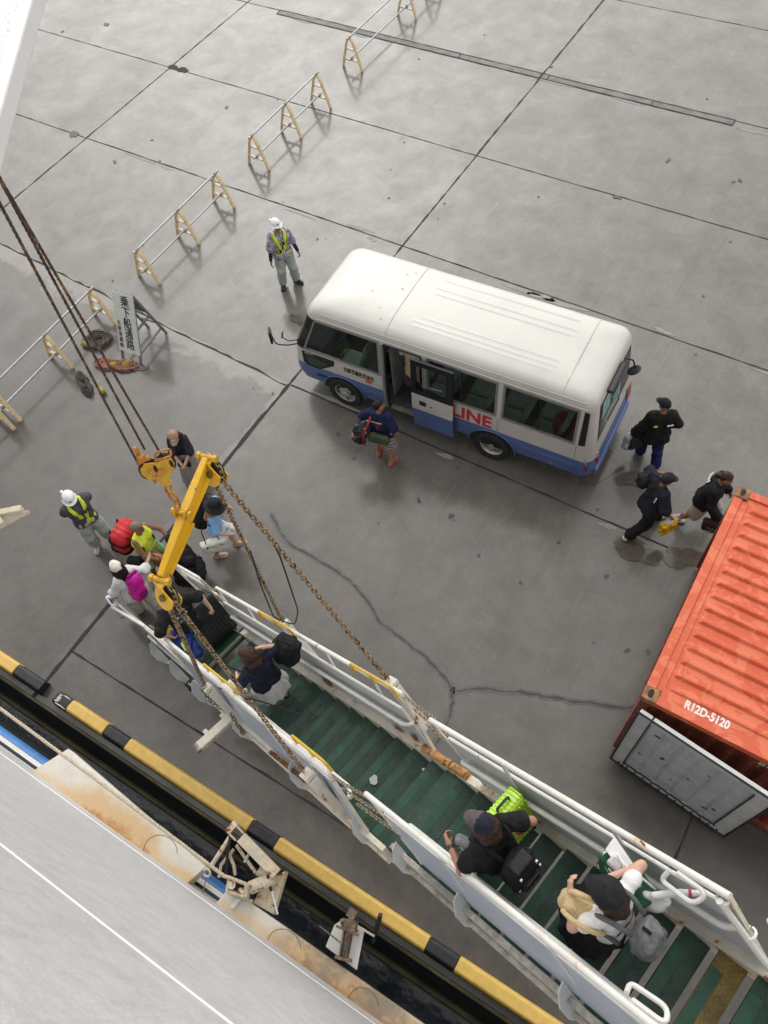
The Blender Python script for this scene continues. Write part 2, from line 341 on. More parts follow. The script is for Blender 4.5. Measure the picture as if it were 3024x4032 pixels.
W_ = MB(); W_.quad((-300, -400, -1.75), (300, -400, -1.75), (300, -7.9, -1.75), (-300, -7.9, -1.75))
tag(W_.build('water', wm.m, recalc=False), kind='structure')
# ------------------------------------------------------------ kerb blocks on the quay edge
ky = paint('kerb_yellow', (.74, .49, .12), .5, var=.10, vscale=9, grime=.12, bump=.1)
kb = paint('kerb_black', (.022, .023, .028), .5, var=.4, vscale=12, bump=.15)
kw = paint('kerb_flake', (.55, .53, .46), .7, var=.2, vscale=18)
def kerb(segs, label):
    x0 = segs[0][0]
    root = empty('kerb_block', (x0, -7.46, 0), label=label, cat='kerb', group='striped kerb blocks along the quay edge')
    for a, b, c in segs:
        m = MB(); zt = .20 if c == 'y' else .192; hw = .105 if c == 'y' else .1
        m.prism([(a - x0, -hw - .02, .001), (a - x0, hw + .02, .001), (a - x0, hw, zt - .03), (a - x0, hw - .03, zt), (a - x0, -hw + .03, zt), (a - x0, -hw, zt - .03)], (b - a - .004, 0, 0))
        m.build('yellow_band' if c == 'y' else 'black_band', ky if c == 'y' else kb, root, bevel=.014)
    return root
k2 = kerb([(.44, .76, 'b'), (.76, 1.56, 'y'), (1.56, 2.03, 'b'), (2.03, 4.48, 'y'), (4.48, 4.97, 'b'), (4.97, 7.52, 'y'), (7.52, 7.98, 'b'), (7.98, 10.5, 'y'), (10.5, 11.0, 'b')], 'long black and yellow striped kerb with a flaked white end')
k1 = kerb([(-9, -7, 'y'), (-7, -6.5, 'b'), (-6.5, -4, 'y'), (-4, -3.5, 'b'), (-3.5, -.5, 'y'), (-.5, .12, 'b')], 'striped kerb at the left edge ending in a plain black block')
f = MB(); f.cur = 0
for i, (x, y, rx, ry) in enumerate(((.05, .055, .022, .02), (.06, 0, .03, .06), (.05, -.05, .03, .025), (.16, -.086, .1, .013), (.17, .08, .09, .009), (.30, 0, .009, .08))): blot(f, (x + .03, y), rx, ry, .1945 + .0004 * i, 70 + i, n=18, rough=.5)
f.build('paint_flakes', kw, k2, recalc=False)

# ------------------------------------------------------------ bus
def glass(name, tint, ior=1.45):
    n = N(name); t = n.t; t.nodes.remove(n.p); o = [k for k in t.nodes if k.type == 'OUTPUT_MATERIAL'][0]
    tr = n.node('ShaderNodeBsdfTransparent'); tr.inputs[0].default_value = (*tint, 1); gl = n.node('ShaderNodeBsdfGlossy'); gl.inputs['Roughness'].default_value = .03
    fr = n.node('ShaderNodeFresnel'); fr.inputs[0].default_value = ior; mx = n.node('ShaderNodeMixShader')
    n.link(fr.outputs[0], mx.inputs[0]); n.link(tr.outputs[0], mx.inputs[1]); n.link(gl.outputs[0], mx.inputs[2]); n.link(mx.outputs[0], o.inputs[0]); return n.m
g_dark = glass('tinted_glass', (.50, .60, .56), 1.5)
bw = paint('bus_white', (.575, .57, .535), .28, var=.04, vscale=1.2, grime=.10, coat=.4)
bb = paint('bus_blue', (.082, .15, .365), .35, var=.10, vscale=3, grime=.25, coat=.3)
blk = paint('black_trim', (.012, .012, .016), .4, var=.2)
rub = paint('rubber', (.022, .022, .023), .8, var=.3, vscale=20)
alu = paint('aluminium', (.42, .43, .44), .38, .7, var=.1)
stl = paint('wheel_steel', (.50, .50, .50), .35, .55, var=.15, vscale=9, rust=.15, rscale=12)
ba = R(3.0)
bus = empty('minibus', (.24, .06, 0), ba, label='white minibus with a blue lower band, its side door standing open', cat='minibus')
YC = 1.0175
RINGS = [(.40, .985, .06, 6.16, .24), (.62, 1.0175, -.02, 6.22, .26), (.86, 1.0175, -.01, 6.17, .26), (1.25, 1.0, .05, 6.13, .26), (2.12, .955, .44, 6.04, .25),
         (2.22, .94, .48, 6.01, .24), (2.30, .905, .54, 5.98, .24), (2.35, .86, .62, 5.92, .24), (2.39, .76, .76, 5.82, .24), (2.415, .56, 1.0, 5.6, .22), (2.43, .28, 1.4, 5.1, .15)]
XS = [None, 2.02, 2.14, 2.86, 2.98, 4.34, 4.43, 5.80, None]
NA = 6
def ring(z, wd, xf, xr, r_):
    P = []
    def half(sg):
        h = []
        for i in range(NA + 1):
            a = (math.pi / 2) * i / NA; h.append((xf + r_ - r_ * math.cos(a), YC + sg * (wd - r_ + r_ * math.sin(a)), z))
        a0, b0 = xf + r_, xr - r_ * .8
        for x in XS[1:-1]: h.append((min(max(x, a0 + .05), b0 - .05), YC + sg * wd, z))
        rr_ = r_ * .8
        for i in range(NA + 1):
            a = (math.pi / 2) * i / NA; h.append((xr - rr_ + rr_ * math.sin(a), YC + sg * (wd - rr_ + rr_ * math.cos(a)), z))
        return h
    return half(-1) + half(1)[::-1]
RR = [ring(*q) for q in RINGS]; NP = len(RR[0]); HN = NP // 2
body = MB(); vs = [p for q in RR for p in q]; fs = []; mi = []; holes = {}
base_s = NA    # index of the straight start on the near half
for i in range(len(RR) - 1):
    for k in range(NP):
        k2_ = (k + 1) % NP; near = k < HN - 1; far = HN <= k < NP - 1
        c = k - base_s if near else (NP - 1 - k2_) - base_s if far else None      # straight cell number along the side
        skip = None
        if i == 3:
            if c in (0, 4, 6): skip = 'side'
            elif c == 2: skip = 'door' if near else 'side'
            elif (near or far) and c is not None and c < 0: skip = 'front'
            elif k == NP - 1: skip = 'front'
            elif k == HN - 1: skip = 'rear'
        elif i < 3 and near and c == 2: skip = 'door'
        if skip:
            holes.setdefault((skip, c, near), []).append((i, k)); continue
        fs.append((i * NP + k, i * NP + k2_, (i + 1) * NP + k2_, (i + 1) * NP + k)); mi.append(1 if i < 2 else 0)
fs.append(tuple((len(RR) - 1) * NP + k for k in range(NP))); mi.append(0)
body.v, body.f, body.mi = vs, [list(f) for f in fs], mi
bo = body.build('body', [bw, bb], bus, smooth=True)
cen = Vector((3.1, YC, 1.3))
def cellpts(i, k): return [Vector(RR[i][k]), Vector(RR[i][(k + 1) % NP]), Vector(RR[i + 1][(k + 1) % NP]), Vector(RR[i + 1][k])]
def inset(q, d, push):
    c = sum(q, Vector()) / 4; nn = (q[1] - q[0]).cross(q[3] - q[0]).normalized()
    if nn.dot(c - cen) < 0: nn = -nn
    def lerp2(u_, v_): return (q[0] * (1 - u_) + q[1] * u_) * (1 - v_) + (q[3] * (1 - u_) + q[2] * u_) * v_
    wl, hl = (q[1] - q[0]).length, (q[3] - q[0]).length; a, b = d / wl, d / hl
    return [lerp2(a, b) + nn * push, lerp2(1 - a, b) + nn * push, lerp2(1 - a, 1 - b) + nn * push, lerp2(a, 1 - b) + nn * push]
for (kind, c, near), cells in holes.items():
    if kind == 'side':
        for i, k in cells:
            q = cellpts(i, k); fr = MB(); o_ = inset(q, 0, .006); n_ = inset(q, .042, .008); b_ = inset(q, .042, -.03)
            for j in range(4):
                jj = (j + 1) % 4; fr.quad(o_[j], o_[jj], n_[jj], n_[j]); fr.quad(n_[j], n_[jj], b_[jj], b_[j])
            wf = fr.build('window', alu, bus, recalc=False)
            g = MB(); g.quad(*inset(q, .04, -.012)); g.build('pane', g_dark, wf, recalc=False)
            m_ = MB(); p1, p2 = [(inset(q, .04, -.008)[a] + inset(q, .04, -.008)[b]) / 2 for a, b in ((0, 1), (3, 2))]; m_.bar(p1, p2, .025, .012, (0, 1, 0)); m_.build('sliding_bar', blk, wf)
    elif kind in ('front', 'rear'): pass
def merged(kind, name):
    g = MB()
    for (kk, c, near), cells in holes.items():
        if kk == kind:
            for i, k in cells: g.quad(*cellpts(i, k))
    return g.build(name, g_dark, bus, recalc=False)
merged('front', 'windscreen'); 
rw = [cells[0] for (kk, c, nr), cells in holes.items() if kk == 'rear'][0]
q = cellpts(*rw); f = MB(); o_ = inset(q, 0, 0); n_ = inset(q, .05, .006)
for j in range(4): f.quad(o_[j], o_[(j + 1) % 4], n_[(j + 1) % 4], n_[j])
rwf = f.build('rear_window', blk, bus, recalc=False); g = MB(); g.quad(*inset(q, .05, .004)); g.build('pane', g_dark, rwf, recalc=False)
pp = inset(q, .07, .012)
ex = (pp[1] - pp[0]).normalized(); ez = (pp[3] - pp[0]).normalized(); org = pp[0]
pm = paint('notice_paper', (.36, .58, .55), .6, var=.15, vscale=30)
for (u0, v0, ww, hh) in ((.06, .36, .34, .40), (.62, .10, .34, .28)):
    m = MB(); a = org + ex * u0 + ez * v0; m.quad(a, a + ex * ww, a + ex * ww + ez * hh, a + ez * hh); m.build('window_notice', pm, bus, recalc=False)
    for j in range(6):
        m = MB(); b_ = a + ex * .03 + ez * (.04 + j * hh / 7); nn = ex.cross(ez).normalized() * .004
        m.quad(b_ + nn, b_ + ex * (ww - .08) + nn, b_ + ex * (ww - .08) + ez * .012 + nn, b_ + ez * .012 + nn)
        m.build('notice_line', paint('notice_ink', (.08, .18, .18), .6), bus, recalc=False)
# quarter window, rear corner vent, gutters, roof seams and ribs
def sidept(x, z, off=.004):
    for (z0, w0, *_), (z1, w1, *_) in zip(RINGS, RINGS[1:]):
        if z0 <= z <= z1: wv = w0 + (w1 - w0) * (z - z0) / (z1 - z0); return Vector((x, YC - wv - off, z))
m = MB(); m.prism([sidept(*p) for p in ((.27, 1.2), (.27, .9), (.36, .83), (.62, .815), (.98, 1.06), (1.0, 1.2))], (0, -.004, 0)); m.build('quarter_window', paint('quarter_glass', (.012, .016, .018), .08), bus, bevel=.003)
m = MB(); m.prism([sidept(*p, .012) for p in ((.36, 1.13), (.36, .93), (.62, .88), (.86, 1.06))], (0, -.002, 0)); m.build('quarter_pane', paint('quarter_glass2', (.05, .065, .06), .06), bus)
m = MB(); m.prism([sidept(*p, .005) for p in ((5.86, 1.27), (5.98, 1.30), (5.95, 2.12), (5.86, 2.12))], (0, -.004, 0)); m.build('corner_vent', blk, bus, bevel=.02)
for sg in (-1, 1):
    m = MB(); m.tube([(x, YC + sg * .912, 2.268) for x in (.85, 2, 4, 5.85)], .014, 8); m.tube([(x, YC + sg * .948, 2.165) for x in (.75, 2, 4, 5.9)], .011, 8); m.build('rain_gutter', bw, bus, smooth=True)
def roofz(y):
    a = abs(y - YC); P = [(r_[1], r_[0]) for r_ in RINGS[4:]][::-1]
    P = [(0, 2.432)] + P
    for (a0, z0), (a1, z1) in zip(P, P[1:]):
        if a0 <= a <= a1: return z0 + (z1 - z0) * (a - a0) / (a1 - a0 + 1e-9)
    return 2.2
for x in (2.15, 5.43):
    m = MB(); ys = [YC + t * .90 / 24 for t in range(-24, 25)]; m.tube([(x, y, roofz(y) + .001) for y in ys], .007, 6)
    m.build('roof_seam', paint('seam_grey', (.50, .49, .46), .5, var=.2, rust=.25, rscale=8), bus, smooth=True)
m = MB()
for y, x0, x1 in ((.42, 2.45, 5.2), (.52, 2.42, 5.25), (.64, 2.55, 5.22), (1.24, 2.5, 5.2), (1.38, 2.45, 5.25), (1.62, 2.5, 5.2)):
    z = roofz(y); m.add([(x0, y, z - .004), (x0 + .12, y - .05, z - .012), (x1 - .12, y - .05, z - .012), (x1, y, z - .004), (x1 - .12, y + .05, z - .002), (x0 + .12, y + .05, z - .002), (x0 + .12, y, z + .011), (x1 - .12, y, z + .011)], [(0, 1, 6), (1, 2, 7, 6), (2, 3, 7), (3, 4, 7), (4, 5, 6, 7), (5, 0, 6)])
m.build('roof_ribs', bw, bus, smooth=True)
# doorway: frame, inner step, sliding door moved back
m = MB(); A = [sidept(2.14, z, .004) for z in (.40, .62, .86, 1.25, 2.10)]; B = [sidept(2.86, z, .004) for z in (2.10, 1.25, .86, .62, .40)]
m.tube(A + B, .024, 8); m.build('door_frame', blk, bus, smooth=True)
m = MB(); m.tube([p + Vector((-.06, 0, 0)) for p in A], .035, 6); m.build('door_pillar', alu, bus)
m = MB(); m.box((2.5, .32, .40), (.70, .60, .05)); m.box((2.5, .62, .55), (.70, .04, .3)); m.box((2.5, .12, .43), (.70, .08, .02)); m.build('step_well', paint('step_grey', (.25, .24, .22), .7, var=.3, grime=.5), bus)
door = empty('sliding_door', parent=bus)
dx, dw = 2.72, .83
def dpt(x, z): return sidept(x, z, .13)
for nm, z0, z1, mm in (('upper_panel', .86, 1.27, bw), ('lower_panel', .36, .856, bb)):
    m = MB(); a = [dpt(dx, z0 if z0 > .4 else .41), dpt(dx + dw, z0 if z0 > .4 else .41), dpt(dx + dw, z1), dpt(dx, z1)]
    if z0 < .4: a[0].z = a[1].z = .33
    m.prism(a, (0, .045, 0)); m.build(nm, mm, door, bevel=.008)
m = MB(); fr_ = [dpt(dx, 1.275), dpt(dx + dw, 1.275), dpt(dx + dw, 2.11), dpt(dx, 2.11)]; inn = [dpt(dx + .10, 1.36), dpt(dx + dw - .13, 1.36), dpt(dx + dw - .13, 2.0), dpt(dx + .10, 2.0)]
for s_ in (0, 1):
    off = Vector((0, .045 * s_, 0))
    for j in range(4): m.quad(fr_[j] + off, fr_[(j + 1) % 4] + off, inn[(j + 1) % 4] + off, inn[j] + off)
for L_ in (fr_, inn):
    for j in range(4): m.quad(L_[j], L_[(j + 1) % 4], L_[(j + 1) % 4] + Vector((0, .045, 0)), L_[j] + Vector((0, .045, 0)))
m.build('window_frame', blk, door)
m = MB(); m.quad(*[p + Vector((0, .02, 0)) for p in inn]); m.build('window_pane', glass('door_glass', (.82, .86, .84)), door, recalc=False)
m = MB(); m.box(dpt(dx + .23, 1.07) + Vector((0, -.004, 0)), (.13, .02, .11)); m.cyl(dpt(dx + .40, 1.05), dpt(dx + .40, 1.05) + Vector((0, -.012, 0)), .02, 10); m.build('handle', blk, door, bevel=.015)
m = MB(); m.tube(rounded([dpt(dx + .12, 1.72) + Vector((0, .12, 0)), dpt(dx + .12, 1.38) + Vector((0, .12, 0)), dpt(dx + .55, 1.40) + Vector((0, .14, 0))], .1), .016, 8); m.build('grab_bar', alu, door, smooth=True)
m = MB(); m.box((3.1, YC, .42), (5.7, 1.86, .06)); m.box((3.1, YC, .72), (.02, 1.8, .1)); m.build('floor', paint('bus_floor', (.09, .09, .09), .8, var=.3), bus)
m = MB(); m.box((.42, YC, 1.02), (.5, 1.7, .36)); m.build('dashboard', paint('dash', (.06, .065, .07), .7), bus, bevel=.06)
m = MB(); m.box((2.13, .60, 1.15), (.05, .75, 1.3)); m.build('partition', paint('partition_vinyl', (.30, .30, .28), .6, var=.2), bus, bevel=.05)
seatm = cloth('seat_fabric', (.40, .44, .41), .12)
def seat(x, y):
    r_ = empty('seat', (x, y, .45), parent=bus)
    m = MB(); m.box((0, 0, .38), (.46, .44, .14)); m.build('cushion', seatm, r_, bevel=.05, smooth=False)
    m = MB(); m.prism([(.20, -.21, .42), (.30, -.21, .42), (.46, -.19, 1.0), (.40, -.14, 1.12), (.36, -.19, 1.02)], (0, .42, 0)); m.build('seat_back', seatm, r_, bevel=.04); return r_
s0 = seat(1.15, .45)
for x, y in [(1.15, 1.6)] + [(xx, yy) for xx in (3.05, 3.75, 4.45, 5.15) for yy in (.38, .84, 1.60)] + [(5.5, .38), (5.5, 1.2)]:
    c = copytree(s0, bus); c.location = (x, y, .45)
m = MB(); m.tube(arc((0.98, .45, 1.35), .20, 0, 2 * math.pi, 20, (.35, 0, .93), (0, 1, 0))[:-1], .014, 6, closed=True); m.bar((.98, .45, 1.35), (.72, .45, 1.1), .04, .04); m.build('steering_wheel', blk, bus, smooth=True)
# wheels
def wheel(x, dual=False):
    r_ = empty('wheel', (x, -.028, .365), parent=bus)
    m = MB(); m.lathe([(.20, .10), (.24, -.005), (.30, -.02), (.352, -.005), (.365, .03), (.365, .17), (.34, .2), (.2, .2)], axis=(0, 1, 0), n=40); m.build('tyre', rub, r_, smooth=True)
    dp = .075 if dual else .0
    m = MB(); m.lathe([(.245, -.004), (.235, .012), (.215, .018 + dp * .4), (.20, .03 + dp), (.11, .02 + dp), (.105, -.01 + dp * .6), (.055, -.015 + dp * .6), (.05, -.035 + dp * .6), (.001, -.037 + dp * .6)], axis=(0, 1, 0), n=32); m.build('rim', stl, r_, smooth=True)
    m = MB()
    for k in range(8):
        t = math.pi * 2 * k / 8 + .2; c = Vector((.16 * math.cos(t), .014 + dp, .16 * math.sin(t))); e1, e2 = Vector((math.cos(t), 0, math.sin(t))), Vector((-math.sin(t), 0, math.cos(t)))
        if k % 2 == 0: m.add([c + e1 * (.026 * math.cos(a)) + e2 * (.042 * math.sin(a)) for a in [2 * math.pi * j / 12 for j in range(12)]], [tuple(range(12))])
    m.build('rim_hole', blk, r_, recalc=False)
    m = MB()
    for k in range(6):
        t = math.pi * 2 * k / 6; m.cyl((.08 * math.cos(t), -.0 + dp, .08 * math.sin(t)), (.08 * math.cos(t), -.03 + dp * .8, .08 * math.sin(t)), .013, 6)
    m.build('wheel_nut', stl, r_)
    m = MB(); P = [(x + .47 * math.cos(a), sidept(x, .62, .003).y, .365 + .445 * math.sin(a)) for a in [math.pi * j / 18 for j in range(19)]]; m.add(P, [tuple(range(19))]); m.build('wheel_arch', blk, bus, recalc=False)
    m = MB(); m.tube([Vector(p) + Vector((0, -.004, 0)) for p in P], .014, 6); m.build('arch_lip', bb, bus, smooth=True)
    return r_
wheel(1.14); wheel(4.29, True)
for x in (1.14, 4.29):
    m = MB(); m.lathe([(.2, .1), (.30, 0), (.365, .03), (.365, .2), (.2, .22)], (x, 1.75, .365), (0, 1, 0), 24); m.build('wheel', rub, bus, smooth=True)
# lights, mirrors, wiper, markers
m = MB(); m.prism([(6.02, .03, .95), (6.19, .27, .98), (6.2, .27, .84), (6.05, .015, .78)], (.012, -.018, 0)); m.build('reverse_lamp', paint('lamp_grey', (.45, .38, .38), .15), bus, bevel=.012)
m = MB(); m.prism([(6.04, .012, .80), (6.2, .25, .86), (6.215, .24, .70), (6.07, .0, .63)], (.012, -.018, 0)); m.build('tail_lamp', paint('lamp_red', (.24, .012, .02), .12), bus, bevel=.012)
m = MB(); m.prism([(6.16, 1.78, .95), (6.16, 2.0, .95), (6.2, 2.0, .65), (6.2, 1.78, .65)], (.02, 0, 0)); m.build('tail_lamp', MATS['lamp_red'], bus, bevel=.012)
m = MB(); m.box((6.20, YC, .50), (.12, 1.75, .2)); m.build('rear_bumper', bb, bus, bevel=.05)
m = MB(); m.box(sidept(1.73, .97) + Vector((0, -.004, 0)), (.13, .014, .085)); m.build('side_marker', paint('lamp_orange', (.62, .13, .015), .25), bus, bevel=.01)
for x, z in ((.36, .50), (5.45, .50)):
    m = MB(); m.box(sidept(x, z) + Vector((0, -.004, 0)), (.06, .02, .035)); m.build('marker_lamp', paint('lamp_red2', (.65, .10, .03), .25), bus, bevel=.006)
m = MB(); m.lathe([(.001, -.02), (.085, -.015), (.095, .02), (.001, .03)], (.02, .22, .93), (-.8, -.6, .1), 20); m.build('headlamp', paint('lamp_clear', (.7, .7, .66), .1), bus, smooth=True)
m = MB(); m.tube(rounded([(.22, .14, 1.25), (-.05, -.02, 1.22), (-.22, -.12, 1.28), (-.26, -.14, 1.55)], .06), .013, 8); m.tube(rounded([(.20, .12, 1.36), (-.0, 0, 1.34), (-.10, -.03, 1.44)], .04), .010, 8); m.box((.2, .13, 1.27), (.12, .09, .14)); m.build('mirror_arm', blk, bus, smooth=True)
m = MB(); m.box((-.27, -.15, 1.52), (.05, .19, .30), Matrix.Rotation(R(35), 3, 'Z')); m.build('wing_mirror', blk, bus, bevel=.02)
m = MB(); m.lathe([(.001, -.012), (.07, -.008), (.072, .01), (.001, .03)], (-.08, -.02, 1.50), (-1, -.4, .3), 16); m.build('convex_mirror', blk, bus, smooth=True)
m = MB(); m.box((6.08, .92, 2.17), (.10, .70, .07)); m.build('rear_wind_deflector', blk, bus, bevel=.02)
m = MB(); m.tube(rounded([(6.05, 1.32, 2.22), (6.2, 1.36, 2.2), (6.26, 1.38, 2.0)], .05), .014, 8); m.lathe([(.001, .03), (.06, .025), (.12, -.01), (.125, -.02), (.001, -.02)], (6.26, 1.38, 1.93), (.5, 0, -.87), 20); m.build('rear_view_mirror', blk, bus, smooth=True)
m = MB(); m.bar((6.14, 1.30, 1.24), (6.13, .72, 1.30), .02, .02); m.build('rear_wiper', blk, bus)
black_ink = paint('black_ink', (.012, .012, .012), .6); red_ink = paint('red_ink', (.55, .03, .04), .5, var=.1); white_ink = paint('white_ink', (.75, .75, .73), .6, var=.1)
text('北部港運株式会社', .135, black_ink, sidept(1.19, 1.03, .003), (1, 0, 0), (0, .04, 1), bus, bold=.0025, squeeze=.62)
text('LINE', .41, red_ink, sidept(3.46, .90, .003), (1, 0, 0), (0, .04, 1), bus, bold=.012, squeeze=.98)
text('自家用', .10, black_ink, sidept(.52, .60, .004), (1, 0, 0), (0, -.02, 1), bus, bold=.001, squeeze=.9)
text('HINO', .06, paint('grey_ink', (.35, .35, .35), .5), sidept(.33, 1.155, .012), (1, 0, 0), (0, .04, 1), bus, bold=.002, squeeze=1.3)
for x_ in (2.06, 2.92, 4.385, 5.84):
    m = MB(); m.tube([sidept(x_, z_, .001) for z_ in (.46, .62, .86, 1.22)], .004, 5); m.build('panel_seam', paint('seam_dark', (.16, .16, .16), .6), bus)
m = MB(); m.tube([sidept(x_, .70, .002) for x_ in (1.7, 2.08)], .008, 6); m.build('pressed_crease', bb, bus); m = MB(); m.tube([sidept(x_, .70, .002) for x_ in (4.85, 5.9)], .008, 6); m.build('pressed_crease', bb, bus)
rgr = random.Random(4)
for j in range(16):
    m = MB(); xx, yy = rgr.uniform(.9, 2.1), rgr.uniform(.2, 1.8); blot(m, (xx, yy), rgr.uniform(.008, .022), rgr.uniform(.006, .014), roofz(yy) + .004 if xx > 1.5 else 2.0, j, n=9); 
    if xx > 1.5: m.build('rust_spot', paint('rust_spot', (.34, .15, .05), .8, var=.4), bus, recalc=False)
# things left inside the bus
m = MB(); m.lathe([(.001, 0), (.16, .02), (.20, .18), (.17, .38), (.08, .46), (.001, .47)], n=18); o = m.build('rucksack', cloth('red_bag', (.30, .02, .03)), smooth=True); o.matrix_world = bus.matrix_basis @ Matrix.Translation((5.45, .45, .9)); o.location = Matrix.Rotation(ba, 3, 'Z') @ Vector((5.45, .45, .92)) + Vector((.24, .06, 0)); o.rotation_euler = (0, 0, ba)
tag(o, 'red rucksack on the rear seat behind the bus window', 'rucksack')
m = MB(); m.tube([(0, 0, 0), (.1, .02, .12), (.16, .05, .26), (.18, .05, .4)], [.012, .05, .06, .02], 8); o = m.build('rolled_flag', cloth('flag_green', (.03, .22, .07)), smooth=True); o.location = Matrix.Rotation(ba, 3, 'Z') @ Vector((.95, .3, 1.1)) + Vector((.24, .06, 0))
m = MB(); m.tube([(.03, -.03, 0), (.13, -.03, .12), (.2, .0, .24)], [.008, .03, .02], 8); m.build('yellow_band', cloth('flag_yellow', (.65, .55, .05)), o, smooth=True)
tag(o, 'green and yellow rolled flag behind the front side window of the bus', 'flag')
# ------------------------------------------------------------ container
def orange_mat():
    n = N('container_orange'); f = n.noise(2.6, 7, .66, dist=.9)
    c = n.mix(n.step(f, .50, .53), (.60, .105, .042), (.68, .17, .082)); c = n.mix(n.math('MULTIPLY', n.step(n.noise(5, 6, .7), .5, .7), .25), c, (.62, .20, .11))
    ch = n.step(n.noise(9, 7, .75, dist=.3), .69, .72); c = n.mix(ch, c, n.mix(n.noise(30), (.10, .03, .02), (.05, .05, .055)))
    return n.out(c, n.rng(f, .4, .6, .5, .62))
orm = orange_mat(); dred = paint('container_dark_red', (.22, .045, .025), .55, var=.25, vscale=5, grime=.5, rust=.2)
rustm = paint('corner_brown', (.24, .12, .06), .7, var=.35, vscale=10, rust=.4)
cont = empty('shipping_container', (8.62, -3.72, 0), R(-.5), label='orange steel shipping container with a ribbed roof and one grey door ajar', cat='container')
CL, CW, CH = 3.66, 3.62, 2.5
m = MB(); m.box((CL / 2, CW / 2, 2.44), (CL - .2, CW - .2, .02))
nb = 15
for i in range(nb):
    y = .30 + (CW - .60) * i / (nb - 1); hw = .062
    for xa, xb in ((.27, CL - .27),):
        prof = [(y - hw, 2.449), (y - hw * .45, 2.495), (y + hw * .5, 2.495), (y + hw, 2.449)]
        P = [(xa - .02, *prof[0]), (xa - .02, *prof[3]), (xb + .02, *prof[3]), (xb + .02, *prof[0]), (xa + .03, *prof[1]), (xa + .03, *prof[2]), (xb - .03, *prof[2]), (xb - .03, *prof[1])]
        m.hexa([P[0], P[3], P[2], P[1], P[4], P[7], P[6], P[5]])
m.build('roof', orm, cont, bevel=.012, seg=2)
m = MB()
for y in (.06, CW - .06): m.box((CL / 2, y, 2.42), (CL - .34, .12, .12))
for x in (.06, CL - .06): m.box((x, CW / 2, 2.42), (.12, CW - .34, .12))
m.box((CL / 2, .19, 2.462), (CL - .4, .14, .01)); m.box((.17, CW / 2, 2.457), (.10, CW - .4, .01))
m.build('roof_rail', orm, cont, bevel=.012)
m = MB(); zig = []
n_ = 13
for i in range(n_ * 4 + 1): zig.append(((.12 + (CL - .24) * i / (n_ * 4)), [.05, .05, .09, .09][i % 4]))
def wallz(pts, z0, z1, f): 
    vs = [f(a, b, z) for z in (z0, z1) for a, b in pts]; k = len(pts); m.add(vs, [(i, i + 1, k + i + 1, k + i) for i in range(k - 1)])
wallz(zig, .16, 2.36, lambda a, b, z: (a, b, z)); wallz(zig, .16, 2.36, lambda a, b, z: (a, CW - b, z))
wallz([(a * CW / CL, b) for a, b in zig], .16, 2.36, lambda a, b, z: (b, a, z)); wallz([(a * CW / CL, b) for a, b in zig], .16, 2.36, lambda a, b, z: (CL - b, a, z))
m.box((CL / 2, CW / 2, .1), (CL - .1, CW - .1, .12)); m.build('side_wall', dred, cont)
for x in (.07, CL - .07):
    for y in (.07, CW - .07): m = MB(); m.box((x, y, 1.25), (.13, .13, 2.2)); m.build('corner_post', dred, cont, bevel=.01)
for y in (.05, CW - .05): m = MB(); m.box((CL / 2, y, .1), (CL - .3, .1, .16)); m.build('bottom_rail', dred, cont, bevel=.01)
for x in (.09, CL - .09):
    for y in (.09, CW - .09):
        m = MB(); m.box((x, y, 2.43), (.19, .19, .14)); cc = m.build('corner_casting', rustm, cont, bevel=.012)
        m = MB(); P = [(x + .035 * math.cos(a), y + .06 * math.copysign(min(1, abs(math.sin(a)) * 1.15), math.sin(a)), 2.5025) for a in [2 * math.pi * k / 20 for k in range(20)]]; m.add(P, [tuple(range(20))]); m.build('casting_hole', paint('hole_dark', (.03, .012, .008), .8), cc, recalc=False)
text('R12D-5120', .155, white_ink, (.50, .135, 2.4685), (1, 0, 0), (0, 1, 0), cont, bold=.006, squeeze=.78)
text('日本通運', .10, white_ink, (1.55, .045, 2.15), (1, 0, 0), (0, 0, 1), cont, bold=.002, squeeze=1.0)
# the grey door leaf, hinged at the near left corner and standing ajar
dgm = paint('door_grey', (.54, .58, .61), .5, var=.14, vscale=3, grime=.35, rust=.10, rscale=7); dfm = paint('door_frame_grey', (.62, .63, .63), .5, var=.12, vscale=5, grime=.25)
da = R(-7.0); Md = Matrix.Translation((.07, -.10, 0)) @ Matrix.Rotation(da, 4, 'Z')
leaf = empty('door_leaf', mat=Md, parent=cont); leaf.matrix_basis = Md
DWd, z0, z1 = 1.80, .14, 2.36
m = MB(); pts = []
npan = 6
for i in range(npan):
    a = .17 + (DWd - .34) * i / npan; b = .17 + (DWd - .34) * (i + 1) / npan
    pts += [(a, -.015), (a + .04, -.045), (b - .05, -.045), (b - .01, -.015)]
vs = [(a, b, z) for z in (z0 + .14, z1 - .16) for a, b in pts]; k = len(pts); m.add(vs, [(i, i + 1, k + i + 1, k + i) for i in range(k - 1)]); m.build('door_panel', dgm, leaf)
m = MB(); m.box((.085, -.03, 1.25), (.17, .07, z1 - z0)); m.box((DWd - .10, -.03, 1.25), (.20, .07, z1 - z0)); m.box((DWd / 2, -.03, z0 + .07), (DWd - .38, .07, .14)); m.box((DWd / 2, -.03, z1 - .07), (DWd - .38, .07, .14)); m.build('door_frame', dfm, leaf, bevel=.01)
m = MB(); m.tube([(-.01, -.07, z0), (-.01, -.07, z1 + .015), (DWd + .01, -.07, z1 + .015), (DWd + .01, -.07, z0 - .01), (-.01, -.07, z0 - .01)], .017, 6); m.tube([(.175, -.062, z1 - .17), (.175, -.062, z0 + .15)], .008, 5)
m.tube([(a, -.068 if b > -.03 else -.072, z0 + .15 + (.03 if b < -.03 else 0)) for a, b in pts], .012, 5); m.tube([(DWd - .205, -.066, z0 + .15), (DWd - .205, -.066, z1 - .2)], .009, 5); m.build('rubber_seal', rub, leaf)
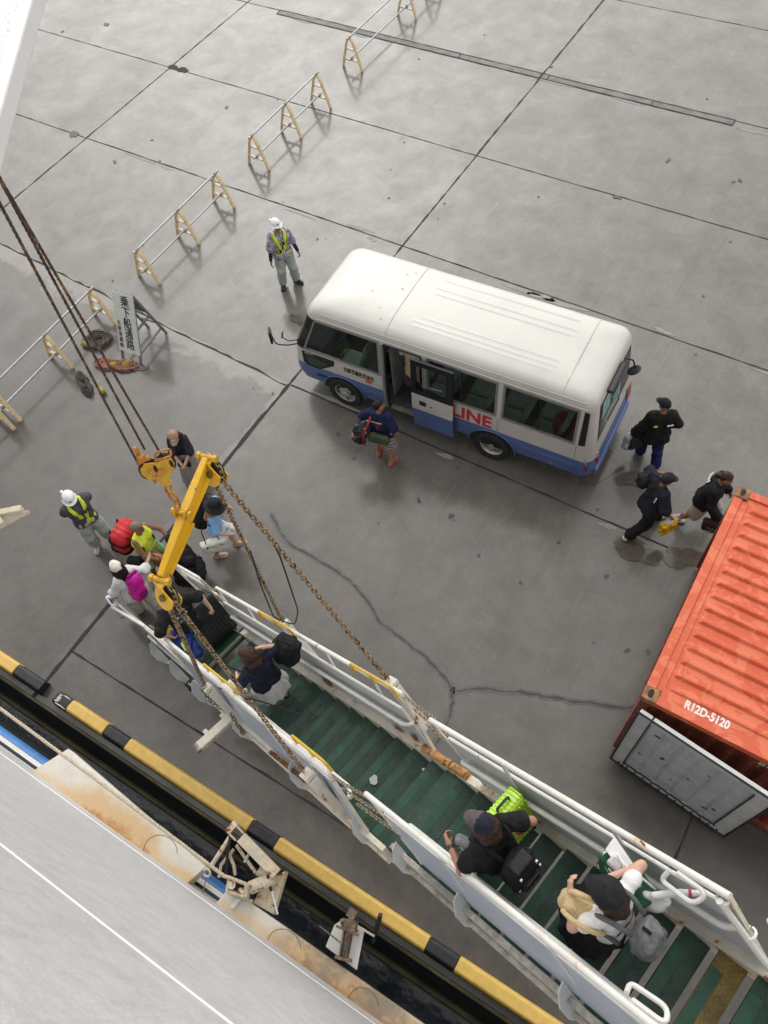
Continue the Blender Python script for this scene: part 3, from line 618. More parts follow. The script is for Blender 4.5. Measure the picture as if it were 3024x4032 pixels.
for i in range(13):
    m = MB(); m.cyl((.12 + i * .13, -.066, z0 + .07), (.12 + i * .13, -.078, z0 + .07), .018, 8)
    m.build('seal_bolt', blk, leaf)
ghost = paint('ghost_ink', (.48, .50, .50), .6, var=.2, vscale=20)
text('R 1 2 D', .12, ghost, (.42, -.05, 2.02), (1, 0, 0), (0, 0, 1), leaf, squeeze=1.1); text('5 1 2 0', .12, ghost, (.42, -.05, 1.86), (1, 0, 0), (0, 0, 1), leaf, squeeze=1.1)
m = MB()
for i, (x, z, a, b) in enumerate(((.34, 1.95, .045, .035), (.55, 1.35, .03, .06), (.95, 1.25, .02, .03), (1.35, .62, .05, .03), (1.45, .8, .03, .05), (.28, 1.0, .03, .03), (1.1, 1.8, .02, .02))):
    blot(m, (x, z), a, b, 0, 200 + i, n=16); 
m.v = [(x, -.049, y) for x, y, z in m.v]; m.build('dark_patch', paint('patch_dark', (.06, .09, .08), .7), leaf, recalc=False)
# ------------------------------------------------------------ barriers
byl = paint('barrier_cream', (.78, .62, .36), .5, var=.18, vscale=8, rust=.35, rscale=9, grime=.1); byw = paint('barrier_white', (.70, .66, .56), .5, var=.12, vscale=8, rust=.4, rscale=11)
galv = paint('galvanised_pipe', (.42, .45, .46), .4, .5, var=.15, vscale=6, rust=.1)
def trestle(y, parent):
    r_ = empty('trestle', (0, y, 0), parent=parent)
    m = MB(); L_ = [(-.32, 0, .0), (-.24, 0, .30), (-.10, 0, .74)]; P = L_ + [Vector((-.06, 0, .81)), Vector((0, 0, .84)), Vector((.06, 0, .81))] + [(-a, b, c) for a, b, c in L_[::-1]]
    for a, b in zip(P, P[1:]): m.bar(a, b, .075, .03, (0, 1, 0)) if False else m.bar(a, b, .034, .085, (0, 1, 0))
    m.build('leg_frame', byl, r_, bevel=.004)
    for z_, w_ in ((.26, .46), (.56, .28)):
        m = MB(); m.box((0, 0, z_), (w_, .07, .028)); m.build('crossbar', byw, r_)
    for z_ in (.875, .31):
        m = MB(); m.cyl((0, -.04, z_), (0, .04, z_), .036, 10); m.box((0, 0, z_ - .032), (.05, .05, .03)); m.build('pipe_clamp', paint('clamp', (.34, .31, .26), .5, .5, var=.3, rust=.3), r_)
    return r_
def barrier(ys, x, ang, label, cut=(None, None)):
    root = empty('crowd_barrier', (x, ys[0], 0), R(ang), label=label, cat='barrier', group='pipe barriers in a line across the apron')
    for y in ys: trestle(y - ys[0], root)
    y0, y1 = -.12, ys[-1] - ys[0] + .12
    for z in (.875, .31):
        m = MB(); m.tube([(0, y0, z), (0, y1, z)], .024, 10); m.build('rail_pipe', galv, root, smooth=True)
    return root
barrier([1.11, 2.60, 4.05], -4.76, 0.4, 'pipe barrier on three cream trestles left of the worker in the patterned shirt')
barrier([5.64, 7.10, 8.52], -4.84, -.3, 'pipe barrier on three cream trestles with the drain strip just beyond its far end')
barrier([10.36, 13.3, 14.8], -4.96, -1, 'farthest pipe barrier, standing across the concrete drain strip')
barrier([-3.42, -1.80, -.35], -4.83, .6, 'pipe barrier on three cream trestles beside the coiled ropes and sign board')
barrier([-8 + 1.2, -5.2, -3.62], -5.02, -4, 'pipe barrier cut off by the left edge of the photo')
# ------------------------------------------------------------ sign board
gm = paint('sign_grey_steel', (.17, .185, .195), .55, var=.2, vscale=7, grime=.3)
SP = [Vector(p) for p in [(-3.725,-1.020,0.220),(-3.193,-0.960,0.220),(-3.320,-0.432,1.4),(-3.852,-0.493,1.4)]]     # board bottom-left, bottom-right, top-right, top-left (world)
sb = empty('sign_board', (SP[0] + SP[1]) / 2 * 1.0, label='weathered white A-frame board with black Japanese writing', cat='sign')
org = sb.location.copy(); sb.location = org
q = [p - org for p in SP]; hv_ = ((q[3] - q[0]) + (q[2] - q[1])) / 2; q[3], q[2] = q[0] + hv_, q[1] + hv_; bx = (q[1] - q[0]).normalized(); bz = (q[3] - q[0]).normalized(); bn = bx.cross(bz).normalized()
if bn.dot(CAMPOS - org) < 0: bn = -bn
Wb, Hb = (q[1] - q[0]).length, (q[3] - q[0]).length
m = MB(); m.hexa([q[0] - bn * .012, q[1] - bn * .012, q[1], q[0], q[3] - bn * .012, q[2] - bn * .012, q[2], q[3]]); m.build('board', paint('sign_white', (.66, .69, .66), .55, var=.08, vscale=5, grime=.12), sb)
m = MB()
back = -bn.copy(); back.z = 0; back.normalize()
gz = -org.z
ft = [q[0] + bx * .03 + (q[0] - q[3]).normalized() * .16, q[1] - bx * .03 + (q[1] - q[2]).normalized() * .16]
ft = [Vector((p.x, p.y, gz + .0)) for p in ft]
tp = [q[3] + bx * .03 - bn * .03, q[2] - bx * .03 - bn * .03]
bk = [Vector((p.x, p.y, gz)) + back * 1.0 for p in ft]
for a, b in ((ft[0], tp[0]), (ft[1], tp[1]), (tp[0], bk[0]), (tp[1], bk[1])): m.bar(a, b, .05, .05, bx)
m.bar(ft[1] * .85 + tp[1] * .15, bk[1] * .85 + tp[1] * .15, .04, .04); m.bar(ft[1] * .5 + tp[1] * .5, bk[1] * .5 + tp[1] * .5, .04, .04); m.bar(bk[0] * .7 + tp[0] * .3, bk[1] * .7 + tp[1] * .3, .04, .04)
m.bar(ft[0] * .85 + tp[0] * .15, bk[0] * .85 + tp[0] * .15, .04, .04)
m.build('support_frame', gm, sb, bevel=.006)
m = MB(); m.hexa([tp[0] - bn * .02, tp[1] - bn * .02, (bk[1] * .45 + tp[1] * .55), (bk[0] * .45 + tp[0] * .55), tp[0], tp[1], (bk[1] * .45 + tp[1] * .55) + Vector((0, 0, .012)), (bk[0] * .45 + tp[0] * .55) + Vector((0, 0, .012))]); m.build('rear_panel', gm, sb)
def vtext(s_, size, x, z0, dz, bold):
    for i, ch in enumerate(s_): text(ch, size, black_ink, q[0] + bx * x + bz * (z0 - i * dz) + bn * .002, bx, bz, sb, bold=bold, squeeze=.85)
vtext('乗下船通路', .25, Wb * .38, Hb * .81, Hb * .182, .003); vtext('北部港運㈱', .115, Wb * .06, Hb * .46, Hb * .098, .001)
# ------------------------------------------------------------ ropes on the ground
def coil(name, c, rx, ry, rot, turns, rr, matn, label, seed, messy=.25, tail=None, bundle=False):
    rg = random.Random(seed); pts = []; hgt = .0
    n = turns * 16
    for i in range(n):
        t = 2 * math.pi * i / 16; k = i / n; ph = math.sin(t * .37 + seed) * messy
        sx, sy = rx * (.62 + .38 * math.sin(k * 9 + seed) * .6 + ph * .5), ry * (.62 + .38 * math.cos(k * 7) * .6 - ph * .4)
        x, y = sx * math.cos(t), sy * math.sin(t)
        if bundle: y *= .25 + .75 * min(1, abs(x) / rx * 1.3); x *= 1 + .1 * math.sin(i)
        x += rg.uniform(-.015, .015); y += rg.uniform(-.015, .015)
        pts.append((x * math.cos(rot) - y * math.sin(rot), x * math.sin(rot) + y * math.cos(rot), rr + .10 * k * (1 - messy) + rg.uniform(0, .03)))
    if tail: pts += [Vector(t) for t in rounded([pts[-1]] + tail, .2)]
    m = MB(); m.tube(pts, rr, 5); o = m.build(name, matn, smooth=True, auto=False); o.location = (c[0], c[1], 0); return tag(o, label, 'rope', 'coiled ropes by the sign board')
rg1 = paint('rope_grey', (.12, .10, .088), .9, var=.3, vscale=40); rg2 = paint('rope_pink', (.36, .17, .13), .9, var=.25, vscale=40); rg3 = paint('rope_dark', (.085, .075, .068), .9, var=.3, vscale=40)
def flt(c, d, label):
    m = MB(); d = Vector(d).normalized(); m.lathe([(.001, -.11), (.04, -.10), (.062, -.05), (.066, .03), (.05, .09), (.02, .11), (.001, .11)], (0, 0, 0), d, 14); o = m.build('rope_float', paint('float_yellow', (.34, .27, .045), .7, var=.35, vscale=16, grime=.4), smooth=True); o.location = (c[0], c[1], .067); tag(o, label, 'float', 'yellow floats tied to the ropes')
coil('rope_coil', [(-4.54,-0.94),(-3.70,-1.31),(-3.95,-2.04)][0], .36, .30, .8, 20, .011, rg1, 'brown grey rope in a round coil between barrier and sign board', 1)
coil('rope_coil', [(-4.54,-0.94),(-3.70,-1.31),(-3.95,-2.04)][1], .50, .34, .35, 34, .011, rg2, 'pink rope bundle lying in front of the sign board', 2, .45, tail=[(.45, .1, .02), (.62, .16, .015), (.70, .3, .015), (.6, .36, .015)], bundle=True)
coil('rope_coil', [(-4.54,-0.94),(-3.70,-1.31),(-3.95,-2.04)][2], .40, .30, -.5, 26, .011, rg3, 'dark rope bundle nearest the barrier trestle', 3, .4, bundle=True)
flt([(-4.69,-1.17),(-3.46,-1.18),(-3.46,-2.01),(-3.71,-1.36)][0], (1, .3, .1), 'yellow float beside the round brown rope coil'); flt([(-4.69,-1.17),(-3.46,-1.18),(-3.46,-2.01),(-3.71,-1.36)][1], (.4, 1, .1), 'yellow float on the right half of the pink rope'); flt([(-4.69,-1.17),(-3.46,-1.18),(-3.46,-2.01),(-3.71,-1.36)][2], (1, -.5, .1), 'yellow float at the end of the dark rope bundle'); flt([(-4.69,-1.17),(-3.46,-1.18),(-3.46,-2.01),(-3.71,-1.36)][3], (.7, .5, .1), 'yellow float half buried in the middle of the pink rope')

# ------------------------------------------------------------ gangway
def plate_mat(name, c1, c2, wear=(.05, .12, .09), sc=1.0):
    """checker plate: raised lozenges in two directions, scuffed paint"""
    n = N(name); v = n.mapped((30 * sc, 30 * sc, 30 * sc), (0, 0, R(45))); x, y, z = n.xyz(v)
    fx, fy = n.math('FLOOR', x), n.math('FLOOR', y); par = n.math('MODULO', n.math('ABSOLUTE', n.math('ADD', fx, fy)), 2.0)
    ux, uy = n.math('SUBTRACT', n.math('SUBTRACT', x, fx), .5), n.math('SUBTRACT', n.math('SUBTRACT', y, fy), .5)
    a = n.math('ADD', n.math('MULTIPLY', n.math('MULTIPLY', ux, ux), 1.2), n.math('MULTIPLY', n.math('MULTIPLY', uy, uy), 16))
    b = n.math('ADD', n.math('MULTIPLY', n.math('MULTIPLY', ux, ux), 16), n.math('MULTIPLY', n.math('MULTIPLY', uy, uy), 1.2))
    mx = n.node('ShaderNodeMix', data_type='FLOAT'); n.link(par, mx.inputs[0]); n.link(a, mx.inputs[2]); n.link(b, mx.inputs[3])
    h = n.step(mx.outputs[0], .34, .14); n.bump(h, .8, .006)
    c = n.mix(n.step(n.noise(5, 6, .65), .35, .68), c1, c2); c = n.mix(n.math('MULTIPLY', h, n.step(n.noise(3, 5), .40, .62)), c, wear)
    c = n.mix(n.math('MULTIPLY', n.step(n.noise(14, 6, .75), .69, .73), .8), c, (.45, .44, .40)); c = n.mix(n.math('MULTIPLY', n.step(n.noise(2.2, 5, .7), .55, .75), .5), c, [k * .45 for k in c1])
    return n.out(c, n.rng(n.noise(8, 4), .3, .7, .28, .6))
gp = plate_mat('green_plate', (.005, .031, .018), (.010, .052, .029), (.035, .085, .058)); gstrip = paint('green_strip', (.009, .068, .040), .5, var=.35, vscale=9, grime=.5, bump=.15, bscale=200)
bronze = plate_mat('worn_yellow_plate', (.10, .065, .012), (.22, .15, .02), (.38, .25, .04)); fyel = plate_mat('yellow_plate', (.36, .24, .03), (.45, .31, .05), (.55, .42, .1))
gwh = paint('gangway_white', (.70, .70, .67), .42, var=.08, vscale=4, rust=.10, rscale=6, grime=.14); gwr = paint('gangway_white_rusty', (.68, .65, .57), .5, var=.14, vscale=6, rust=.34, rscale=6, grime=.1, rustcol=(.32, .13, .03))
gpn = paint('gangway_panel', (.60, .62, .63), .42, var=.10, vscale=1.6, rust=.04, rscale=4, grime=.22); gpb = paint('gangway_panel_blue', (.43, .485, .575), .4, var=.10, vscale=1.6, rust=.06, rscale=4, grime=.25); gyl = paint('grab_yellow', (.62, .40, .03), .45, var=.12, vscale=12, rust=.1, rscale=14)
GA = R(-11.3); CT, ST_ = .8107, .5855; S0, K0 = 2.25, -5.07
gw = empty('gangway', Matrix.Rotation(GA, 3, 'Z') @ Vector((S0, K0, 0)), GA, label='white ferry gangway with green treads sloping down to the quay', cat='gangway')
def g(u, k, w=0): return Vector((CT * u - ST_ * w, k - K0, .2 + ST_ * u + CT * w))
def gworld(u, k, w=0): return Matrix.Rotation(GA, 3, 'Z') @ (g(u, k, w) + Vector((S0, K0, 0)))
GU, GV, GW = Vector((CT, 0, ST_)), Vector((0, 1, 0)), Vector((-ST_, 0, CT))
def plate(m, u0, u1, k0, k1, w0, w1): return m.hexa([g(u0, k0, w0), g(u1, k0, w0), g(u1, k1, w0), g(u0, k1, w0), g(u0, k0, w1), g(u1, k0, w1), g(u1, k1, w1), g(u0, k1, w1)])
KR, KL = -4.63, -5.55
# landing flap
m = MB(); plate(m, -.12, 2.46, KL, KR, -.05, 0); fl = m.build('landing_flap', gp, gw, bevel=.004)
m = MB()
for a, b, c, d_ in ((.0, .55, KL + .01, -5.30), (.22, 1.0, -5.32, -5.18), (.6, 1.45, KL + .01, -5.30), (.05, .40, -5.22, -5.10), (1.0, 2.0, KL + .01, -5.36), (-.1, .3, -4.80, KR - .01)): plate(m, a, b, c, d_, .0015, .004)
m.build('yellow_paint', fyel, fl)
m = MB(); plate(m, 2.40, 2.47, KL + .02, KR - .02, .002, .03); m.build('hinge_strip', paint('hinge_worn', (.22, .22, .15), .6, var=.4, vscale=9, grime=.5), gw)
def treads(u0, n, du, depth, k0, k1, bz=None):
    for i in range(n):
        p = g(u0 + du * i, 0, 0); z = p.z; s = p.x
        t_ = MB(); t_.box((s + depth / 2, (k0 + k1) / 2 - K0, z - .016), (depth, k1 - k0, .032)); o = t_.build('tread', bronze if i == bz else gp, gw, bevel=.004)
        st = MB(); st.box((s + .047, (k0 + .01 + k1 - .12) / 2 - K0, z + .0015), (.085, (k1 - .12) - (k0 + .01), .003)); st.build('nosing_strip', gstrip, o)
treads(2.72, 15, .318, .262, KL + .0, KR)
treads(7.62, 18, .28, .203, KL + .065, KR - .005, bz=10)
m = MB(); plate(m, 7.4, 7.62, KL, KR, -.05, -.01); m.build('hinge_plate', gp, gw)
# stringers
m = MB(); plate(m, 2.35, 7.45, -4.635, -4.545, -.22, .035); m.build('stringer', gwr, gw, bevel=.006)
m = MB(); plate(m, 2.35, 7.45, -5.61, -5.555, -.22, -.0); plate(m, 2.5, 7.4, -5.64, -5.61, -.24, -.17); m.build('stringer', gwr, gw, bevel=.006)
m = MB(); plate(m, 7.48, 13.2, -4.635, -4.55, -.20, .02); m.build('stringer', gwr, gw, bevel=.006)
m = MB(); plate(m, 7.48, 13.2, -5.54, -5.49, -.20, .0); plate(m, 7.6, 13.2, -5.58, -5.54, -.22, -.14); m.build('stringer', paint('gangway_dirty', (.45, .43, .38), .7, var=.35, vscale=14, grime=.6, rust=.1), gw, bevel=.006)
def side(ua, ub, kp, inn, posts, top=.80, pan=.61, cap0=True):
    """one handrail panel: plate, capped top edge, raised rail, posts, inside pipe"""
    kb = kp - ((.09 if kp < -5.43 else .06) if kp < -5 else .03)
    m = MB(); m.hexa([g(ua + .28, kb - .006, .0), g(ub, kb - .006, .0), g(ub, kb + .006, .0), g(ua + .28, kb + .006, .0), g(ua + .14, kp - .006, pan), g(ub - .12, kp - .006, pan), g(ub - .12, kp + .006, pan), g(ua + .14, kp + .006, pan)])
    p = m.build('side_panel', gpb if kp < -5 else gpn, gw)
    m = MB(); m.tube([g(ua + .28, kb, .02), g(ua + .14, kp, pan), g(ub - .12, kp, pan), g(ub, kb, .02)], .017, 8); m.build('panel_edge', gwh, p, smooth=True)
    m = MB(); ko = kp + (.07 if kp == -4.52 else 0); m.tube([g(ua, ko, top), g(ub - .02, ko, top)], .026, 12); m.build('handrail', gwh, gw, smooth=True)
    for u in posts: m = MB(); m.bar(g(u, kb + inn * .012, .0), g(u - .05, ko, top), .045, .016, GV); m.build('post', gwh, gw)
    m = MB(); m.bar(g(ua, ko, top), g(ua + .28, kb, .02), .035, .02, GV); m.build('end_post', gwr, gw)
    m = MB(); m.bar(g(ub - .04, ko, top), g(ub, kb, .02), .05, .03, GV); m.build('end_post', gwr, gw)
    m = MB(); kk = kp + inn * .075; m.tube(rounded([g(ua + .32, kp, .36), g(ua + .24, kk, .42), g(ub - .14, kk, .42), g(ub - .04, kp, .42)], .08), .024, 10); m.build('inner_pipe', gwh, gw, smooth=True)
side(2.27, 7.14, -4.52, -1, (3.4, 4.5, 5.6, 6.6)); side(2.29, 7.14, -5.475, 1, (3.4, 4.5, 5.6, 6.6))
side(7.66, 10.72, -4.53, -1, (8.66, 9.83)); side(7.66, 10.85, -5.40, 1, (8.7, 9.9))
side(10.95, 13.2, -4.53, -1, (12,)); side(11.05, 13.2, -5.40, 1, (12,))
for k in (-4.44, -5.52):     # foot section rails
    inn = -1 if k > -5 else 1
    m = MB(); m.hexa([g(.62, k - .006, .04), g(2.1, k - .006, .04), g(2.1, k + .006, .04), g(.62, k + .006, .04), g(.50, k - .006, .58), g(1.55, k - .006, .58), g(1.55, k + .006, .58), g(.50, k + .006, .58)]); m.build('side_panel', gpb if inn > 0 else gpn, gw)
    m = MB(); m.tube(rounded([g(1.45, k, .76), g(.10 if inn < 0 else -.12, k - (0 if inn < 0 else .1), .76)], .1), .028, 10); m.tube(rounded([g(1.5, k, .60), g(.52, k, .60), g(.18 if inn < 0 else -.05, k, .72)], .1), .022, 8); m.tube(rounded([g(1.9, k + inn * .05, .34), g(.9, k + inn * .05, .34), g(.02 if inn < 0 else -.1, k, .70)], .2), .024, 10); m.build('handrail', gwh, gw, smooth=True)
    m = MB(); m.bar(g(1.45, k, .76), g(2.3, k, .02), .06, .035, GV); m.build('post', gwr, gw, bevel=.004)
    m = MB(); plate(m, .1, 2.4, min(k, k - inn * .0) - .03, k + .03, -.08, .04); m.build('stringer', gwh, gw)
    m = MB(); c = g(2.33, -4.56 if inn < 0 else -5.66, -.03); m.cyl(c - GV * .06, c + GV * .06, .075, 18); ro = m.build('roller', rub, gw, smooth=True)
    m = MB(); m.bar(c + GU * .12 + GW * .08, c, .05, .02, GV); m.cyl(c - GV * .07, c + GV * .07, .02, 10); m.build('roller_fork', gwr, ro)
for u, k in ((.64, -5.60), (1.64, -5.61), (2.62, -5.62), (4.05, -5.6), (5.66, -5.58), (7.0, -5.56), (7.66, -5.51), (8.55, -5.5), (9.73, -5.50), (10.9, -5.5), (12, -5.5)):
    m = MB(); m.prism([g(u, k + .03, .16), g(u, k - .04, .13), g(u, k - .11, .0), g(u, k - .11, -.16), g(u, k - .05, -.30), g(u, k + .03, -.30)], GU * .012)
    m.prism([g(u, k + .02, -.28), g(u, k - .06, -.30), g(u + .26, k - .02, -.26), g(u + .26, k + .02, -.24)], GW * .012); m.build('gusset_bracket', gpn, gw)
for k, us in ((-4.47, ((3.98, 4.91), (6.28, 7.1))), (-5.45, ((3.97, 4.91), (6.4, 7.1)))):
    for a, b in us:
        m = MB(); kk = k + (.02 if k < -5 else -.02)
        m.tube(rounded([g(a, kk, .80), g(a + .02, kk, .95), g(b - .02, kk, .95), g(b, kk, .80)], .09, 5), .016, 8); mid = (a + b) / 2; m.tube([g(mid, kk, .80), g(mid, kk, .95)], .013, 8); m.build('grab_rail', gyl, gw, smooth=True)
for u, k in ((4.03, -5.59), (6.71, -5.59), (4.23, -4.36), (6.70, -4.36)):
    m = MB(); s_ = 1 if k > -5 else -1
    m.hexa([g(u - .07, k - .05, -.05), g(u + .07, k - .05, -.05), g(u + .07, k + .05, -.05), g(u - .07, k + .05, -.05), g(u - .05, k - .05, .62), g(u + .06, k - .05, .62), g(u + .06, k + .05, .62), g(u - .05, k + .05, .62)])
    m.box(g(u - .02, k, .66), (.14, .12, .05), Matrix((GU, GV, GW)).transposed()); m.tube(arc(g(u - .06, k, .70), .035, 0, math.pi, 8, GU, GW), .012, 6); m.build('chain_bracket', gwr, gw, bevel=.008)
# outrigger leg with roller, left side
Mi = (Matrix.Translation(gw.location) @ Matrix.Rotation(GA, 4, 'Z')).inverted()
a, b = Mi @ Vector((4.189,-6.524,2.500)), Mi @ Vector((3.986,-7.058,2.350)); dd = (b - a).normalized(); sdv = dd.cross(Vector((0, 0, 1))).normalized()
m = MB(); m.bar(a - dd * .1, b, .12, .10); m.box(a + dd * .12 + sdv * .075, (.1, .06, .1)); m.box(a + dd * .42 + sdv * .075, (.09, .06, .09)); leg = m.build('outrigger_leg', gwr, gw, bevel=.012)
m = MB(); m.cyl(b + dd * .02 - sdv * .055, b + dd * .02 + sdv * .055, .055, 14); m.cyl(b - sdv * .08, b + sdv * .08, .02, 8); m.build('leg_roller', paint('roller_steel', (.35, .32, .28), .5, .4, var=.3, rust=.5), leg, smooth=True)
# rail end loops and clasps near the ship
for u, k, s_ in ((10.55, -4.53, -1), (10.75, -5.40, 1)):
    m = MB(); m.tube(rounded([g(u - .25, k + s_ * .05, .80), g(u - .30, k + s_ * .12, .74), g(u - .05, k + s_ * .14, .72), g(u + .02, k + s_ * .05, .78), g(u - .2, k + s_ * .04, .8)], .06, 5), .017, 8); m.tube([g(u + .1, k + s_ * .05, .78), g(u + .28, k + s_ * .08, .02)], .024, 8)
    m.tube(arc(g(u + .10, k + s_ * .02, .76), .04, 0, 6.0, 12, GV, GU), .010, 6); m.tube(arc(g(u + .18, k + s_ * .03, .45), .04, 0, 6.0, 12, GV, GU), .010, 6); m.build('rail_loop', gwh, gw, smooth=True)
def rustpatch(pts, mat_):   # corroded area of a panel, its own outline, a few millimetres proud
    m = MB(); m.add(pts, [tuple(range(len(pts)))]); m.build('rust_patch', mat_, gw, recalc=False)
rpm_ = paint('corrosion', (.30, .13, .03), .9, var=.5, vscale=25, rust=.6, rscale=16); rpd = paint('corrosion_dark', (.10, .035, .012), .9, var=.6, vscale=30, rust=.5, rscale=20)
rgx = random.Random(11)
def rp(u0, k, w0, ru, rw, mt, n=26):
    P_ = []
    for j in range(n):
        t = 2 * math.pi * j / n; q = 1 + rgx.uniform(-.35, .35); P_.append(g(u0 + ru * q * math.cos(t) + rw * .4 * math.sin(t), k, max(.012, w0 + rw * q * math.sin(t))))
    rustpatch(P_, mt)
rp(5.02, -4.575, .10, .10, .13, rpm_); rp(6.55, -4.575, .06, .10, .05, rpm_); rp(6.86, -4.57, .10, .05, .09, rpm_); rp(5.6, -4.575, .03, .06, .02, rpm_); rp(3.6, -4.575, .03, .08, .02, rpm_); rp(8.6, -4.59, .03, .12, .02, rpm_)
m = MB(); m.bar(g(5.05, -5.615, .02), g(6.0, -5.60, .10), .03, .05, GV); m.build('rusty_strip', rpd, gw)
for a_, b_ in ((7.02, 7.5), (7.5, 7.75)):
    m = MB(); m.cyl(g(a_, -4.59, .05), g(b_ - .03, -4.585, .05), .045, 10); m.build('hinge_barrel', paint('hinge_rust', (.42, .22, .09), .8, var=.4, vscale=14, rust=.7, rscale=12), gw)
# paint splats and rust on the treads
m = MB()
for i, (u, k, rx, ry) in enumerate(((6.57, -5.13, .05, .045), (7.1, -4.76, .055, .03), (6.75, -5.22, .018, .02), (5.2, -4.85, .012, .012), (4.9, -4.75, .015, .01))): p = g(u, k, .004); blot(m, (p.x + .1, p.y), rx, ry, p.z + .006 if i != 0 else p.z + .003, 300 + i, n=16)
m.build('paint_splat', paint('splat_white', (.52, .51, .47), .7), gw, recalc=False)
# ------------------------------------------------------------ chains
def chain(name, pts, mat_, label, pitch=.046, r_=.0078, ln=.062, wd=.019, group=None, parent=None, twist=0, cat='chain'):
    pts = [Vector(p) for p in pts]; L = [0]
    for a, b in zip(pts, pts[1:]): L.append(L[-1] + (b - a).length)
    n = int(L[-1] / pitch); m = MB(); org = pts[0].copy() if not parent else Vector()
    for i in range(n + 1):
        t = min(i * pitch, L[-1] - 1e-4); j = max(q for q in range(len(L) - 1) if L[q] <= t); f_ = (t - L[j]) / (L[j + 1] - L[j]); c = pts[j].lerp(pts[j + 1], f_) - org; d = (pts[j + 1] - pts[j]).normalized()
        a = d.cross(Vector((0, 0, 1))); a = a.normalized() if a.length > .01 else Vector((1, 0, 0)); b = a.cross(d)
        th = (math.pi / 2) * (i % 2) + math.pi / 4 + twist * i; x = a * math.cos(th) + b * math.sin(th)
        h = ln / 2 - wd; P_ = [c + d * (h + wd * math.cos(q)) + x * wd * math.sin(q) for q in [-math.pi / 2 + math.pi * k / 5 for k in range(6)][::-1]]
        P_ = [c + d * h + (d * math.cos(q) + x * math.sin(q)) * wd for q in [math.pi / 2 - math.pi * k / 5 for k in range(6)]] + [c - d * h + (d * math.cos(q) + x * math.sin(q)) * wd for q in [-math.pi / 2 - math.pi * k / 5 for k in range(6)]]
        m.tube(P_, r_, 5, closed=True)
    o = m.build(name, mat_, parent, smooth=True, auto=False)
    if not parent: o.location = org; tag(o, label, cat, group)
    return o
chm = paint('chain_rusty', (.24, .20, .155), .5, .3, var=.4, vscale=30, rust=.75, rscale=16, rustcol=(.13, .055, .02)); chd = paint('chain_grey', (.17, .165, .155), .5, .4, var=.4, vscale=30, rust=.3, rscale=20); chs = paint('safety_chain_steel', (.30, .27, .22), .5, .4, var=.4, vscale=40, rust=.5, rscale=18)
BA, BB = Vector((4.905,-6.541,7.170)), Vector((4.671,-5.529,7.400)); bd = (BB - BA).normalized(); bs = bd.cross(Vector((0, 0, 1))).normalized()   # bs: horizontally across the beam (towards +x)
HG = Vector((.55, -.30, -.60)).normalized(); SHA, SHB = BA + HG * .14, BB + HG * .14; SR = .085; SN = Vector((-.17, -.85, .50)).normalized()
AN = {'ln': gworld(4.0, -5.59, .72), 'lf': gworld(6.68, -5.59, .72), 'rn': gworld(4.2, -4.36, .72), 'rf': gworld(6.67, -4.36, .72)}
gax = Matrix.Rotation(GA, 3, 'Z') @ Vector((1, 0, 0)); SV = SN.cross(gax).normalized(); SV = SV if SV.z > 0 else -SV; gax = (gax - SN * gax.dot(SN)).normalized()
for nm, sh, n_, f_, lab in (('l', SHA, 'ln', 'lf', 'rusty lifting chain over the pulley nearer the ship'), ('r', SHB, 'rn', 'rf', 'rusty lifting chain over the pulley farther from the ship')):
    over = [sh + (gax * math.cos(q) + SV * math.sin(q)) * SR for q in [math.pi * (1.05 - 1.1 * k / 8) for k in range(9)]]
    chain('lifting_chain', [AN[n_]] + over + [AN[f_]], chm, lab, group='lifting chains of the gangway')
# hanging chain tails
p0 = AN['ln']; chain('chain_tail', [p0 + Vector((0, -.05, 0)), p0 + Vector((.10, -.10, -.25)), Vector((4.263,-6.570,2.750)), Vector((4.449,-6.659,2.450))], chd, 'dark slack chain hanging outside the gangway beside its left rail', pitch=.05, twist=.3)
p0 = AN['rn']; chain('chain_tail', [p0 + Vector((0, .03, 0)), p0 + Vector((.12, .04, -.22)), p0 + Vector((.20, .04, -.5))], chd, 'short slack chain hanging at the far rail bracket', pitch=.05, twist=.3)
cblm = paint('cable_black', (.015, .015, .016), .5, var=.2)
def cable(pts, lab, r_=.009):
    m = MB(); pts = [Vector(p) for p in pts]; o0 = pts[0].copy(); m.tube([p - o0 for p in rounded(pts, .25, 6)], r_, 6); o = m.build('cable_loop', cblm, smooth=True, auto=False); o.location = o0; return tag(o, lab, 'cable', 'black cable loops tied to the chains')
LR = SHB.lerp(AN['rn'], .62); cable([SHB.lerp(AN['rn'], .42), LR + Vector((-.06, -.02, -.1)), AN['rn'] + Vector((-.05, -.06, .12)), AN['rn'] + Vector((.22, 0, .05)), AN['rn'] + Vector((.33, .06, .5)), SHB.lerp(AN['rf'], .30) + Vector((0, 0, -.2)), SHB.lerp(AN['rf'], .28)], 'black cable drooping in a loop between the two farther chains')
cable([SHA.lerp(AN['ln'], .12), SHA.lerp(AN['ln'], .5) + Vector((.3, .1, -.3)), Vector((4.612,-5.978,2.900)), Vector((5.625,-6.263,3.900)), Vector((5.288,-6.293,3.700)), AN['ln'] + Vector((.2, .05, .05))], 'thin black cable crossing the gangway to its left rail')
# small safety chains closing the gaps between the rail sections
for k in (-4.44, -5.46):
    for (ua, wa), (ub, wb) in (((1.5, .74), (2.29, .78)), ((1.75, .5), (2.4, .55)), ((2.05, .22), (2.5, .3)), ((7.1, .78), (7.68, .78)), ((7.1, .55), (7.78, .55)), ((7.12, .3), (7.86, .3))):
        a, b = g(ua, k, wa), g(ub, k - (.05 if k > -5 else -.05), wb); P_ = [a.lerp(b, t / 8) + Vector((0, 0, -.07 * math.sin(math.pi * t / 8))) for t in range(9)]
        chain('safety_chain', P_, chs, '', pitch=.034, r_=.0055, ln=.046, wd=.014, parent=gw)
